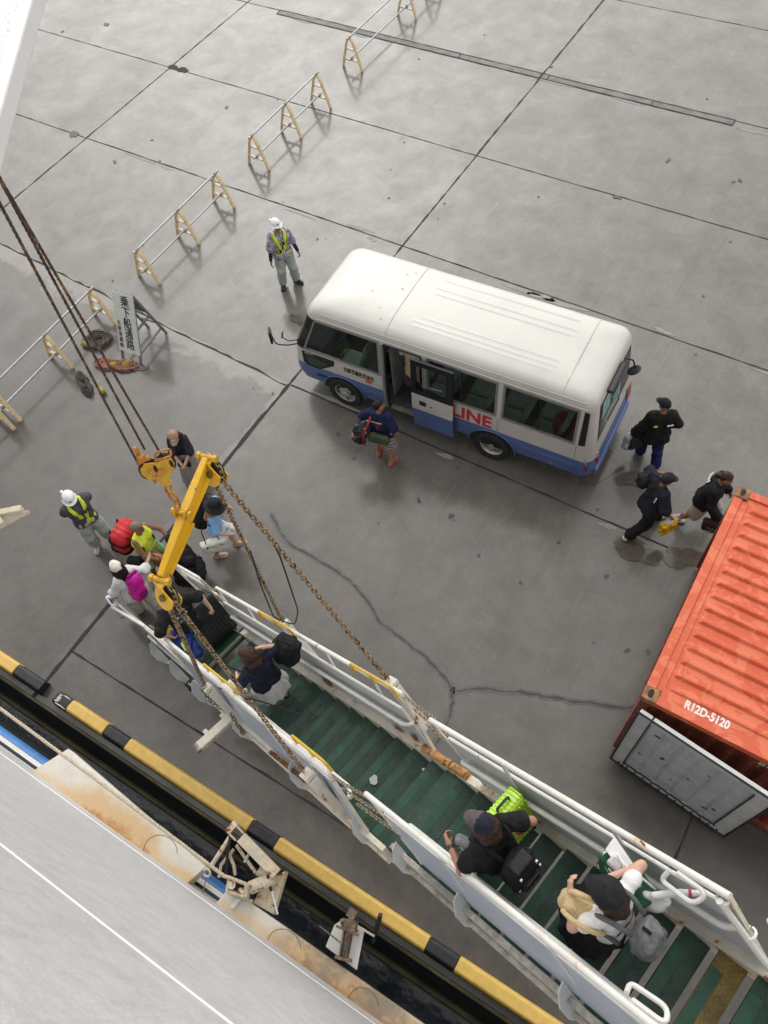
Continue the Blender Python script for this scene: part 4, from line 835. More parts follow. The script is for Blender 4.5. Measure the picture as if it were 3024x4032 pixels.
# ------------------------------------------------------------ spreader beam, hoist block and wires
yel = paint('hoist_yellow', (.74, .43, .015), .42, var=.10, vscale=5, rust=.12, rscale=8, coat=.2); yelr = paint('hoist_yellow_rusty', (.66, .38, .02), .5, var=.2, vscale=9, rust=.45, rscale=9); rusto = paint('link_rust_orange', (.50, .21, .03), .65, var=.35, vscale=14, rust=.4, rscale=12)
sp = empty('spreader_beam', (BA + BB) / 2, label='yellow steel spreader beam with a pulley at each end', cat='lifting beam'); so_ = sp.location.copy()
def rel(p): return Vector(p) - so_
Z = Vector((0, 0, 1)); m = MB()
def sec(t, wd, zt, zb): c = BA.lerp(BB, t) - so_; return [c - bs * wd / 2 + Z * zb, c + bs * wd / 2 + Z * zb, c + bs * wd / 2 + Z * zt, c - bs * wd / 2 + Z * zt]
T = [sec(.02, .050, .035, -.035), sec(.25, .066, .045, -.06), sec(.5, .075, .05, -.07), sec(.75, .066, .045, -.06), sec(.98, .050, .035, -.035)]
vs = [p for q in T for p in q]; fs = [(0, 3, 2, 1), (16, 17, 18, 19)] + [(i * 4 + j, i * 4 + (j + 1) % 4, i * 4 + 4 + (j + 1) % 4, i * 4 + 4 + j) for i in range(4) for j in range(4)]; m.add(vs, fs); m.build('beam', yel, sp, bevel=.008)
m = MB()
for t0, t1 in ((.04, .5), (.5, .96)):
    a, b = BA.lerp(BB, t0) - so_, BA.lerp(BB, t1) - so_; m.hexa([a + bs * .02 - Z * .05, b + bs * .02 - Z * .075, b + bs * .075 - Z * .075, a + bs * .06 - Z * .05, a + bs * .02 - Z * .04, b + bs * .02 - Z * .062, b + bs * .075 - Z * .062, a + bs * .06 - Z * .04])
m.build('beam_flange', yel, sp)
for e_, sh, sg in ((BA, SHA, -1), (BB, SHB, 1)):
    pb = empty('pulley_block', rel(sh), parent=sp); m = MB()
    c0 = Vector(); up = (e_ - sh)
    for s_ in (-1, 1):
        o_ = SN * (.036 * s_); prof = [c0 + o_ + (gax * math.cos(q) + SV * math.sin(q)) * .112 for q in [math.pi * (-1.1 + 1.2 * k / 14) for k in range(15)]]; top = up + SN * (.036 * s_)
        m.prism(prof + [Vector((top.x, top.y, up.z)) + gax * .04, Vector((top.x, top.y, up.z)) - gax * .04], SN * (.012 * s_))
    m.build('cheek_plate', yel, pb, bevel=.004)
    m = MB(); m.lathe([(.02, -.026), (.098, -.026), (.075, -.008), (.075, .008), (.098, .026), (.02, .026)], (0, 0, 0), SN, 26); m.build('sheave', paint('sheave_grease', (.035, .022, .014), .5, .3, var=.4, vscale=14), pb, smooth=True)
    m = MB(); m.cyl(SN * -.07, SN * .07, .03, 12); m.build('axle', paint('axle_grease', (.16, .10, .02), .5, var=.5, vscale=20), pb)
    m = MB(); u2 = up + Z * .0; m.cyl(u2 - bs * .07, u2 + bs * .08, .024, 12); m.cyl(u2 - bs * .09, u2 - bs * .055, .036, 6); m.cyl(u2 + bs * .055, u2 + bs * .09, .036, 6); m.box(u2 + HG * .05, (.06, .06, .07)); m.build('pivot_bolt', yelr, pb, bevel=.005)
m = MB(); c = Vector((0, 0, .10))
for s_ in (-1, 1): m.prism([c + bs * (.036 * s_) - Z * .03 + bd * (.045 * math.cos(q)) + Z * (.045 * math.sin(q)) for q in [math.pi * 2 * k / 14 for k in range(14)]], bs * (.018 * s_)); 
c = c - Z * .03; m.cyl(c - bs * .08, c + bs * .08, .016, 10); m.cyl(c + bs * .06, c + bs * .085, .03, 6); m.cyl(c - bs * .085, c - bs * .06, .03, 6); m.build('lifting_lug', yelr, sp, bevel=.004)
HB = Vector((4.813,-6.027,7.980)); hn = Vector((.82, -.45, .34)).normalized(); hx = Z.cross(hn).normalized(); hy = hn.cross(hx)
hb = empty('hoist_block', HB, label='yellow rusty two sheave hoist block hanging on the wires above the beam', cat='hoist block')
def H2(x, y, o=0): return (hx * x + hy * y + hn * o) * .68
m = MB()
shape = [(-.17, .12), (-.185, .05), (-.15, -.03), (-.07, -.10), (-.045, -.2), (.045, -.22), (.055, -.12), (.13, -.07), (.17, 0), (.165, .08), (.10, .13), (.03, .10), (-.03, .13), (-.10, .16)]
for o_ in (.045, -.06): m.prism([H2(x, y, o_) for x, y in shape], hn * .011)
hbm = m.build('cheek_plate', yelr, hb, bevel=.006)
for cx, cy in ((-.085, .045), (.085, .02)):
    m = MB(); m.lathe([(.014, -.02), (.076, -.02), (.061, -.004), (.061, .004), (.076, .02), (.014, .02)], H2(cx, cy), hn, 24); m.build('sheave', MATS['sheave_grease'], hb, smooth=True)
    m = MB(); m.add([H2(cx + .055, cy, .0625) + hx * (.014 * math.cos(q)) + hy * (.034 * math.sin(q)) for q in [math.pi * 2 * k / 14 for k in range(14)]], [tuple(range(14))]); m.build('slot', MATS['sheave_grease'], hb, recalc=False)
m = MB(); m.cyl(H2(0, -.01, .04), H2(0, -.01, .10), .03, 6); m.cyl(H2(-.085, .045, .05), H2(-.085, .045, .085), .02, 6); m.cyl(H2(-.10, -.08, .04), H2(-.10, -.08, .09), .014, 8); m.tube(rounded([H2(.02, .10, .05), H2(.03, .22, .06), H2(.20, .20, .07), H2(.18, .10, .06), H2(.0, .14, .06)], .05), .010, 7); m.box(H2(-.10, .19, 0), (.05, .05, .09)); m.cyl(H2(-.16, .17), H2(-.03, .17), .022, 8); m.box(H2(-.11, .30, 0), (.026, .026, .09)); m.build('block_fitting', rusto, hb, smooth=False, bevel=.004)
m = MB()
for i in range(3):
    c = HB.lerp(sp.location + Z * .10, .42 + .22 * i) - HB; d = (sp.location + Z * .10 - HB).normalized(); x = (bs if i % 2 else bd); m.tube([c + d * (.055 * math.cos(q)) + x * (.034 * math.sin(q)) for q in [math.pi * 2 * k / 12 for k in range(12)]], .012, 7, closed=True)
m.build('shackle_link', rusto, hb, smooth=True)
wr = paint('wire_rusty', (.10, .065, .05), .6, .3, var=.4, vscale=40, rust=.3, rscale=14, rustcol=(.20, .07, .03))
def wire(a, b, lab, r_=.0085):
    m = MB(); a, b = Vector(a), Vector(b); L_ = (b - a).length; d = (b - a).normalized(); x = d.orthogonal().normalized(); y = d.cross(x); n = int(L_ / .012)
    for s_ in range(3): m.tube([d * (L_ * i / n) + (x * math.cos(i * .7 + s_ * 2.094) + y * math.sin(i * .7 + s_ * 2.094)) * r_ * .5 for i in range(n + 1)], r_ * .62, 5)
    o = m.build('hoist_wire', wr, smooth=True, auto=False); o.location = a; return tag(o, lab, 'wire rope', 'hoist wires of the davit')
TOPZ = 10.88
def ext(a, b, z): a, b = Vector(a), Vector(b); return a + (b - a) * ((z - a.z) / (b.z - a.z))
for a, b, lab in (((4.678,-6.082,8.000), (4.868,-6.091,10.300), 'leftmost of the three rusty hoist wires'), ((4.714,-5.998,8.120), (4.732,-5.959,10.300), 'brown red hoist wire in the middle, ending above the block'), ((4.815,-5.957,8.050), (4.755,-5.967,10.320), 'rightmost of the three rusty hoist wires')):
    wire(a, ext(a, b, TOPZ), lab)
# ------------------------------------------------------------ ferry
def hull_mat():
    n = N('hull_paint'); v = n.mapped((1, 1, .06)); st = n.noise(3.0, 8, .7, v=n.mapped((3.2, 1, .10), (0, R(6), 0))); fs_ = n.noise(1.0, 5, .7, v=n.mapped((26, 1, .35), (0, R(8), 0)))
    mo = n.noise(5, 7, .72); fi = n.noise(60, 4, .7); big = n.noise(.7, 4)
    c = n.mix(n.step(mo, .35, .65), (.56, .565, .575), (.66, .665, .675)); c = n.mix(n.math('MULTIPLY', n.step(st, .55, .72), .28), c, (.40, .405, .41)); c = n.mix(n.math('MULTIPLY', n.step(fs_, .56, .68), .18), c, (.36, .365, .375))
    c = n.mix(n.math('MULTIPLY', n.step(fi, .52, .62), .45), c, (.78, .785, .79)); c = n.mix(n.math('MULTIPLY', n.step(n.noise(22, 6, .75), .52, .64), .30), c, (.44, .445, .455)); c = n.mix(n.math('MULTIPLY', n.step(big, .4, .65), .2), c, (.48, .485, .50))
    n.bump(n.math('ADD', n.math('MULTIPLY', fi, .5), mo), .18, .004); return n.out(c, .55)
hm = hull_mat()
def ledge_mat():
    n = N('ledge_rusty_white'); x, y, z = n.xyz(); edge = n.rng(y, -8.42, -8.0, 1, 0); along = n.noise(.9, 5, .7); nz = n.noise(5, 7, .7, dist=.8)
    f = n.math('ADD', n.math('MULTIPLY', edge, .42), n.math('ADD', n.math('MULTIPLY', along, .75), n.math('MULTIPLY', nz, .35)))
    zone = n.math('MULTIPLY', n.step(x, 2.9, 3.4), n.step(x, 4.65, 4.1)); z2 = n.step(x, 5.95, 6.5); f = n.math('ADD', f, n.math('MULTIPLY', n.math('MAXIMUM', zone, z2), .22))
    c = n.mix(n.step(nz, .3, .7), (.62, .59, .52), (.72, .70, .64)); c = n.mix(n.math('MULTIPLY', n.step(f, .78, 1.02), .75), c, (.58, .36, .13)); c = n.mix(n.math('MULTIPLY', n.step(f, 1.08, 1.22), .9), c, (.40, .17, .035)); c = n.mix(n.math('MULTIPLY', z2, n.math('MULTIPLY', n.step(n.noise(2.4, 7, .75), .36, .60), .8)), c, (.24, .205, .16))
    n.bump(nz, .2, .01); return n.out(c, .6)
lm_ = ledge_mat(); nav = paint('hull_navy', (.010, .022, .042), .25, var=.4, vscale=1.5, grime=.3); blu = paint('strake_blue', (.030, .17, .46), .38, var=.25, vscale=1.5, grime=.35)
ferry = empty('ferry', (6, -8.4, -1.25), label='white painted ferry side with a blue rubbing strake and rusty ledges', cat='ferry'); fo = ferry.location.copy(); fwh = paint('ferry_white', (.72, .72, .69), .45, var=.06, vscale=2, rust=.08, rscale=4); fwr = paint('ferry_white_rusty', (.66, .60, .48), .5, var=.2, vscale=6, rust=.55, rscale=6)
class FB(MB):
    def build(s, *a, **k): s.v = [tuple(Vector(p) - fo) for p in s.v]; return MB.build(s, *a, **k)
def fmat(o): o.data.transform(Matrix.Identity(4)); return o
class WB(MB):   # world-coordinate part kept at the world origin in local space through a parent inverse, so that object coordinates equal world coordinates
    def build(s, name, mat_, parent=None, **k):
        o = MB.build(s, name, mat_, None, **k); o.parent = ferry; o.matrix_parent_inverse = Matrix.Translation(-fo); return o
YW = -8.41
m = WB(); m.hexa([(-70, -26, 2.3), (60, -26, 2.3), (60, YW, 2.3), (-70, YW, 2.3), (-70, -26, 11.5), (60, -26, 11.5), (60, YW, 11.5), (-70, YW, 11.5)]); m.build('hull_side', hm)
m = WB(); m.hexa([(-70, -26, -3), (60, -26, -3), (60, -8.42, -3), (-70, -8.42, -3), (-70, -26, 2.3), (60, -26, 2.3), (60, -8.36, 2.3), (-70, -8.36, 2.3)]); m.build('hull_lower', nav)
m = WB(); m.tube([(-70, -8.335, 2.02), (60, -8.335, 2.02)], .115, 16); m.build('rubbing_strake', blu, smooth=True)
m = WB(); m.hexa([(-70, -8.42, 2.1), (60, -8.42, 2.1), (60, -8.31, 2.16), (-70, -8.31, 2.16), (-70, -8.42, 2.42), (60, -8.42, 2.42), (60, -8.40, 2.30), (-70, -8.40, 2.30)]); m.build('knuckle_plate', fwh)
m = WB(); m.tube([(-70, YW, 8.40), (60, YW, 8.40)], .008, 8); m.build('weld_seam', paint('seam_white', (.86, .86, .86), .4, var=.03), smooth=True)
m = WB(); m.tube([(-70, YW, 3.35), (60, YW, 3.35)], .007, 6); m.build('weld_seam', MATS['seam_white'], smooth=True)
m = WB(); m.box((-5, -17.4, 21.5), (150, 17, 20)); m.build('superstructure', paint('superstructure_paint', (.34, .35, .36), .5, var=.1))  # unseen upper decks, sized and darkened to block sky light on the quay
def ledge(pts, z=2.6, th=.20):
    m = WB(); b = [(x, y, z - th) for x, y in pts]; t = [(x, y, z) for x, y in pts]; m.hexa(b + t); return m.build('fender_ledge', lm_, bevel=.012)
ledge([(2.36, -8.47), (4.93, -8.47), (5.03, -8.16), (2.60, -7.96)]); ledge([(5.36, -8.47), (14, -8.47), (14, -8.17), (5.40, -8.20)])
for i, (x, rr_) in enumerate(((4.45, .22), (6.3, .20), (7.35, .17))):
    m = WB(); m.tube(arc((x, -8.36 + .05 * (i == 0), 2.602), rr_, .5, 4.4, 18, (1, 0, 0), (0, .8, 0)), .004, 5)
    m.build('scrape_mark', paint('scrape_dark', (.22, .16, .10), .8))
# hinged arm with its base bracket beside ledge
def pp_(*a): return [Vector(q) for q in a]
base = WB(); q = pp_((5.729,-7.900,2.620), (5.889,-7.709,2.660), (5.987,-8.166,2.500), (5.707,-8.193,2.500)); base.hexa([p - Vector((0, 0, .16)) for p in (q[3], q[2], q[1], q[0])] + [q[3], q[2], q[1], q[0]]); bo_ = base.build('arm_bracket', fwr, bevel=.01)
m = WB(); a, b = pp_((5.837,-7.796,2.740), (5.136,-7.661,2.860)); d = (b - a).normalized(); m.bar(a, a.lerp(b, .80), .13, .14); m.bar(a.lerp(b, .80) + Vector((.0, .05, 0)), b + Vector((0, .05, 0)), .02, .14); m.bar(a.lerp(b, .80) - Vector((.03, .06, 0)), b - Vector((.03, .06, 0)), .02, .14); m.bar(b - d * .02, b + d * .05, .15, .14); arm = m.build('hinged_arm', fwr, bevel=.008)
def sub(mb, name, mt, par, **k):
    o = MB.build(mb, name, mt, None, **k); o.parent = par; o.matrix_parent_inverse = par.matrix_parent_inverse.copy() if False else Matrix.Identity(4); return o
m = MB(); m.tube(pp_((5.124,-7.751,2.740), (5.085,-8.106,2.620)), .028, 8); m.tube(arc((5.079,-8.206,2.600), .045, 0, 6.28, 14, (1, 0, 0), (0, .8, .5))[:-1], .014, 6, closed=True); m.tube(pp_((5.203,-7.840,2.600), (5.159,-8.052,2.550), (5.203,-8.176,2.500)), .020, 8); m.tube(pp_((5.156,-7.897,2.600), (5.289,-7.976,2.550), (5.356,-8.057,2.500)), .020, 8)
m.tube(pp_((5.215,-7.784,2.660), (5.578,-7.912,2.600)), .020, 8); m.tube(pp_((5.415,-7.762,2.700), (5.407,-7.885,2.640)), .016, 8); m.cyl((5.606,-7.869,2.620), (5.714,-7.852,2.620), .05, 10); m.cyl((5.592,-7.904,2.600), (5.715,-7.888,2.600), .03, 8); sub(m, 'arm_linkage', fwr, arm, smooth=True)
m = MB(); m.bar((5.124,-7.716,2.800), (5.212,-8.008,2.580), .03, .012); m.bar((5.212,-8.008,2.580), (5.312,-8.204,2.450), .03, .012); m.bar((5.753,-7.859,2.750), (5.857,-7.978,2.620), .03, .012); sub(m, 'lashing_strap', blk, arm)
m = MB(); m.tube(pp_((5.088,-8.235,2.560), (5.200,-8.526,2.550)), .006, 6); sub(m, 'stay_wire', chd, arm)
m = MB(); a, b = pp_((5.627,-8.074,2.620), (5.813,-7.845,2.660)); m.cyl(a, b, .075, 16); m.cyl(a - (b - a) * .12, a, .06, 12); m.cyl(a - (b - a) * .25, a - (b - a) * .1, .035, 10); sub(m, 'roller_fairlead', fwr, arm, smooth=True)
m = WB(); m.bar((5.563,-8.358,2.620), (5.610,-8.072,2.660), .05, .04); m.build('guide_bar', fwh, bevel=.01)
m = WB(); m.bar((5.885,-7.971,2.700), (6.059,-8.135,2.620), .018, .018); m.build('guide_rod', fwh)
for q1, q2, r_ in (((5.398,-8.166,2.550), (5.482,-8.155,2.850), .045), ((5.530,-8.162,2.550), (5.603,-8.152,2.820), .038)): m = WB(); m.cyl(q1, q2, r_, 14); m.build('mooring_bitt', fwr, smooth=True)
m = WB(); m.box((5.163,-8.578,2.450), (.14, .12, .12)); m.build('wire_anchor', fwh, bevel=.01)
# small winch on its own plate
q = pp_((6.686,-8.130,2.500), (6.654,-7.896,2.500), (6.709,-7.787,2.500), (6.978,-7.779,2.500), (7.108,-8.144,2.500)); m = WB(); m.prism(q, (0, 0, -.06)); pl = m.build('winch_plate', fwh, bevel=.01)
wst = paint('winch_steel', (.20, .15, .11), .5, .4, var=.4, vscale=10, rust=.4, rscale=9)
a, b = pp_((6.841,-7.849,2.620), (6.935,-8.117,2.600)); m = MB(); m.cyl(a, b, .055, 18); 
o = sub(m, 'winch_drum', paint('drum_wire', (.13, .105, .08), .55, .4, var=.5, vscale=30), pl, smooth=True)
m = MB(); d = (b - a).normalized(); m.cyl(a - d * .02, a + d * .01, .10, 20); m.cyl(b - d * .01, b + d * .02, .10, 20); m.cyl(a - d * .10, a - d * .02, .09, 18); m.box(a - d * .16, (.10, .10, .1)); m.bar((6.705,-7.892,2.680), (6.971,-7.839,2.680), .03, .03); m.bar((6.801,-7.888,2.680), (6.892,-8.120,2.660), .018, .018); m.cyl((6.722,-7.837,2.660), (6.757,-7.795,2.660), .03, 8); m.cyl((6.781,-7.764,2.660), (6.835,-7.753,2.660), .028, 8); sub(m, 'winch_frame', wst, pl, bevel=.004)
m = MB(); m.bar((6.902,-7.770,2.620), (7.101,-7.759,2.500), .025, .02); sub(m, 'winch_crank', fwr, pl)
m = MB(); m.cyl((7.104,-7.812,2.350), (7.082,-7.545,2.750), .026, 12); sub(m, 'crank_handle', blk, pl)
m = MB(); m.tube(pp_((6.534,-7.989,2.620), (6.857,-8.009,2.620)), .008, 6); sub(m, 'winch_wire', chd, pl)
# davit arm overhead, with a chequered top
e1, e2 = Vector((5.045, -5.581, 11)), Vector((5.549, -6.274, 11)); ed = (e2 - e1).normalized(); nr = Vector((-ed.y, ed.x, 0)); nr = nr if nr.x < 0 else -nr
m = WB(); A0, A1 = e1 - ed * 1.3, e2 + ed * .55
m.hexa([A0 + nr * .06 - Z * .05, A1 + nr * .06 - Z * .05, A1 + nr * .9 - Z * .05, A0 + nr * .9 - Z * .05, A0 + nr * .06 - Z * .03, A1 + nr * .06 - Z * .03, A1 + nr * .9 - Z * .03, A0 + nr * .9 - Z * .03]); dv = m.build('davit_arm', plate_mat('davit_plate', (.78, .78, .76), (.82, .82, .80), (.86, .86, .85), .9))
m = MB(); m.bar(A0 + nr * .03 - Z * .03, A1 + nr * .03 - Z * .03, .06, .09); o = sub(m, 'arm_flange', paint('davit_white', (.80, .80, .80), .4, var=.03), dv, bevel=.01)
m = MB(); m.bar((4.6, -6.35, 10.88), (3.0, -9.2, 10.6), .3, .1); sub(m, 'arm_girder', fwh, dv)
m = WB(); tp_, t2 = Vector((4.239,-6.762,8.000)), Vector((4.191,-6.778,8.030)); m.hexa(pp_((3.917,-7.234,7.900), (4.224,-6.766,7.970), (4.218,-6.760,8.000), (3.807,-7.058,8.000), (3.972,-7.241,7.960), (4.273,-6.777,8.030), (4.268,-6.770,8.060), (3.859,-7.063,8.060))); m.bar((3.869,-7.087,8.040), (4.223,-6.790,8.060), .05, .05); m.bar((3.977,-7.230,7.980), (4.164,-6.922,8.050), .06, .05); m.bar((3.4, -6.9, 7.95), (2.6, -8.45, 7.9), .2, .2); m.build('davit_strut', fwr, bevel=.006)
# mooring rope
def twisted(name, pts, r_, mt, lab, cat):
    pts = [Vector(p) for p in pts]; o0 = pts[0].copy(); m = MB(); L = [0]
    for a, b in zip(pts, pts[1:]): L.append(L[-1] + (b - a).length)
    n = int(L[-1] / .012); C = []
    for i in range(n + 1):
        t = L[-1] * i / n; j = min(max(q for q in range(len(L)) if L[q] <= t + 1e-9), len(pts) - 2); C.append((pts[j].lerp(pts[j + 1], (t - L[j]) / (L[j + 1] - L[j])) - o0, (pts[j + 1] - pts[j]).normalized()))
    for s_ in range(3):
        P_ = []
        for i, (c, d) in enumerate(C):
            x = d.cross(Z); x = x.normalized() if x.length > .05 else Vector((1, 0, 0)); y = d.cross(x); q = i * .55 + s_ * 2.094; P_.append(c + (x * math.cos(q) + y * math.sin(q)) * r_ * .52)
        m.tube(P_, r_ * .58, 5)
    o = m.build(name, mt, smooth=True, auto=False); o.location = o0; return tag(o, lab, cat)
rpm = paint('mooring_rope', (.56, .49, .38), .85, var=.2, vscale=40, bump=.2)
c1, c2 = Vector((5.468,-8.157,2.800)), Vector((5.592,-8.154,2.780)); lp = []
for k in range(4):
    zz = Vector((0, 0, -.035 * k + .02)); lp += [c1 + Vector((-.07, .05, 0)) + zz, c2 + Vector((.02, .09, 0)) + zz, c2 + Vector((.09, -.02, 0)) + zz, c1 + Vector((.0, -.08, 0)) + zz]
twisted('mooring_rope', [(-0.419,-7.968,2.950), (1.602,-8.025,2.880), (3.630,-8.071,2.820), (5.349,-8.124,2.820)] + lp + [Vector((5.741,-8.179,2.660))], .021, rpm, 'cream mooring rope running above the dark water along the ferry', 'rope')

# ------------------------------------------------------------ people: distance-field bodies meshed as one continuous surface
F32 = np.float32
def V3(*a): return np.array(a, float)
def surf(fn, lo, hi, h):
    """surface nets of fn(P)->distance on a grid; returns verts, quads"""
    lo, hi = np.asarray(lo, float), np.asarray(hi, float); n = np.maximum(np.ceil((hi - lo) / h).astype(int) + 1, 3)
    ax = [lo[i] + h * np.arange(n[i]) for i in range(3)]; Gd = np.stack(np.meshgrid(*ax, indexing='ij'), -1).astype(F32)
    Fv = fn(Gd.reshape(-1, 3)).reshape(n); Fv[[0, -1]] = np.maximum(Fv[[0, -1]], .001); Fv[:, [0, -1]] = np.maximum(Fv[:, [0, -1]], .001); Fv[:, :, [0, -1]] = np.maximum(Fv[:, :, [0, -1]], .001)
    ins = Fv < 0; a = np.zeros(n - 1, int); offs = [(i, j, k) for i in (0, 1) for j in (0, 1) for k in (0, 1)]
    for i, j, k in offs: a += ins[i:n[0] - 1 + i, j:n[1] - 1 + j, k:n[2] - 1 + k]
    I = np.argwhere((a > 0) & (a < 8)); idm = -np.ones(n - 1, int); idm[tuple(I.T)] = np.arange(len(I))
    S_, C_ = np.zeros((len(I), 3)), np.zeros(len(I))
    for o1 in offs:
        for d in range(3):
            if o1[d]: continue
            o2 = list(o1); o2[d] = 1; f1, f2 = Fv[tuple((I + o1).T)], Fv[tuple((I + o2).T)]; c = (f1 < 0) != (f2 < 0); t = np.where(c, f1 / np.where(c, f1 - f2, 1), 0)
            p = np.array(o1, float)[None] + 0 * I; p[:, d] += t; S_[c] += p[c]; C_[c] += 1
    vs = lo + h * (I + S_ / np.maximum(C_, 1)[:, None]); Q = []
    for d in range(3):
        e1, e2 = [(1, 2), (2, 0), (0, 1)][d]; sl = [slice(1, -1)] * 3; sl[d] = slice(0, n[d] - 1); s2 = list(sl); s2[d] = slice(1, n[d])
        A, B = ins[tuple(sl)], ins[tuple(s2)]
        for flip, M_ in ((0, A & ~B), (1, ~A & B)):
            J_ = np.argwhere(M_)
            if not len(J_): continue
            J_ = J_ + [0 if q == d else 1 for q in range(3)]; q = []
            for b1, b2 in ((-1, -1), (0, -1), (0, 0), (-1, 0)):
                K_ = J_.copy(); K_[:, e1] += b1; K_[:, e2] += b2; q.append(idm[tuple(K_.T)])
            q = np.stack(q, 1); Q.append(q[:, ::-1] if flip else q)
    return vs, (np.concatenate(Q) if Q else np.zeros((0, 4), int))
def capd(Pt, a, b, ra, rb):
    a, b = np.asarray(a, F32), np.asarray(b, F32); ba = b - a; t = np.clip(((Pt - a) @ ba) / max(float(ba @ ba), 1e-9), 0, 1); d = Pt - a - t[:, None] * ba
    return np.sqrt((d * d).sum(1)) - (ra + (rb - ra) * t)
def elld(Pt, c, r_, Rm=None):
    q = Pt - np.asarray(c, F32); q = q @ np.asarray(Rm, F32) if Rm is not None else q; r_ = np.asarray(r_, F32); k0 = np.sqrt(((q / r_) ** 2).sum(1)); k1 = np.sqrt(((q / (r_ * r_)) ** 2).sum(1)) + 1e-6
    return k0 * (k0 - 1) / k1
def boxd(Pt, c, hsz, rad, Rm=None):
    q = Pt - np.asarray(c, F32); q = q @ np.asarray(Rm, F32) if Rm is not None else q; q = np.abs(q) - (np.asarray(hsz, F32) - rad); return np.sqrt((np.maximum(q, 0) ** 2).sum(1)) + np.minimum(q.max(1), 0) - rad
def smin(a, b, k): h = np.clip(.5 + .5 * (b - a) / k, 0, 1); return b + (a - b) * h - k * h * (1 - h)
def folds(Pt, amp, fq=22, ph=0):
    x, y, z = Pt[:, 0], Pt[:, 1], Pt[:, 2]
    return amp * (np.sin(fq * z + 9 * x + 7 * np.sin(11 * y + ph)) * .5 + np.sin(fq * .6 * z - 13 * y + 5 * np.sin(9 * x + ph * 2)) * .5 + .4 * np.sin(37 * x + 31 * z + ph))
def union(prims, k, off=0):
    def fn(Pt):
        F = None
        for p in prims:
            d = capd(Pt, *p) if not isinstance(p[0], str) else elld(Pt, *p[1:])
            F = d if F is None else smin(F, d, k)
        return F - off
    return fn
def bounds(prims, pad):
    L, Hh = [], []
    for p in prims:
        if not isinstance(p[0], str):
            r_ = max(p[2], p[3]); L += [np.minimum(p[0], p[1]) - r_]; Hh += [np.maximum(p[0], p[1]) + r_]
        else: r_ = max(p[2]); L += [np.asarray(p[1]) - r_]; Hh += [np.asarray(p[1]) + r_]
    return np.min(L, 0) - pad, np.max(Hh, 0) + pad
def solid(name, parts, mats, parent=None, mi=None):
    """join (verts, quads) pieces into one smooth mesh object"""
    vs, fs, b = [], [], 0
    for v, f in parts: vs.append(v); fs.append(f + b); b += len(v)
    vs, fs = np.concatenate(vs), np.concatenate(fs); me = bpy.data.meshes.new(name); me.vertices.add(len(vs)); me.vertices.foreach_set('co', vs.astype(F32).ravel()); me.loops.add(fs.size); me.loops.foreach_set('vertex_index', fs.astype(np.int32).ravel())
    me.polygons.add(len(fs)); me.polygons.foreach_set('loop_start', np.arange(0, fs.size, 4, dtype=np.int32)); me.polygons.foreach_set('use_smooth', np.ones(len(fs), bool))
    mats = mats if isinstance(mats, list) else [mats]
    for m_ in mats: me.materials.append(m_)
    if mi is not None: me.polygons.foreach_set('material_index', mi(vs[fs].mean(1)).astype(np.int32))
    me.update(calc_edges=True); me.validate(); o = bpy.data.objects.new(name, me); COL.objects.link(o)
    if parent: o.parent = parent
    return o
def ik(a, c, l1, l2, hint):
    d = c - a; D = np.linalg.norm(d)
    if D > (l1 + l2) * .998: c = a + d / D * (l1 + l2) * .998; d = c - a; D = np.linalg.norm(d)
    x = (l1 * l1 - l2 * l2 + D * D) / (2 * D); hh = math.sqrt(max(l1 * l1 - x * x, 0)); u_ = d / D; h_ = np.asarray(hint, float); h_ = h_ - u_ * (h_ @ u_); h_ /= np.linalg.norm(h_) + 1e-9
    return a + u_ * x + h_ * hh, c
def rotm(pitch=0, roll=0, yaw=0): return np.array(Matrix.Rotation(R(yaw), 3, 'Z') @ Matrix.Rotation(R(pitch), 3, 'Y') @ Matrix.Rotation(R(roll), 3, 'X'))
SKIN = {k: paint('skin_' + k, c, .5, var=.10, vscale=20) for k, c in (('tan', (.36, .185, .115)), ('fair', (.56, .335, .245)), ('brown', (.25, .12, .07)))}
EYE = paint('eye_dark', (.02, .015, .012), .3); LIP = paint('lip', (.33, .12, .09), .5); HAIRB = cloth('hair_black', (.012, .010, .010), .5, .55, 60); HAIRD = cloth('hair_dark_brown', (.045, .022, .014), .5, .5, 60); HAIRG = cloth('hair_grey', (.20, .15, .12), .4, .6, 60)
PEOPLE = []
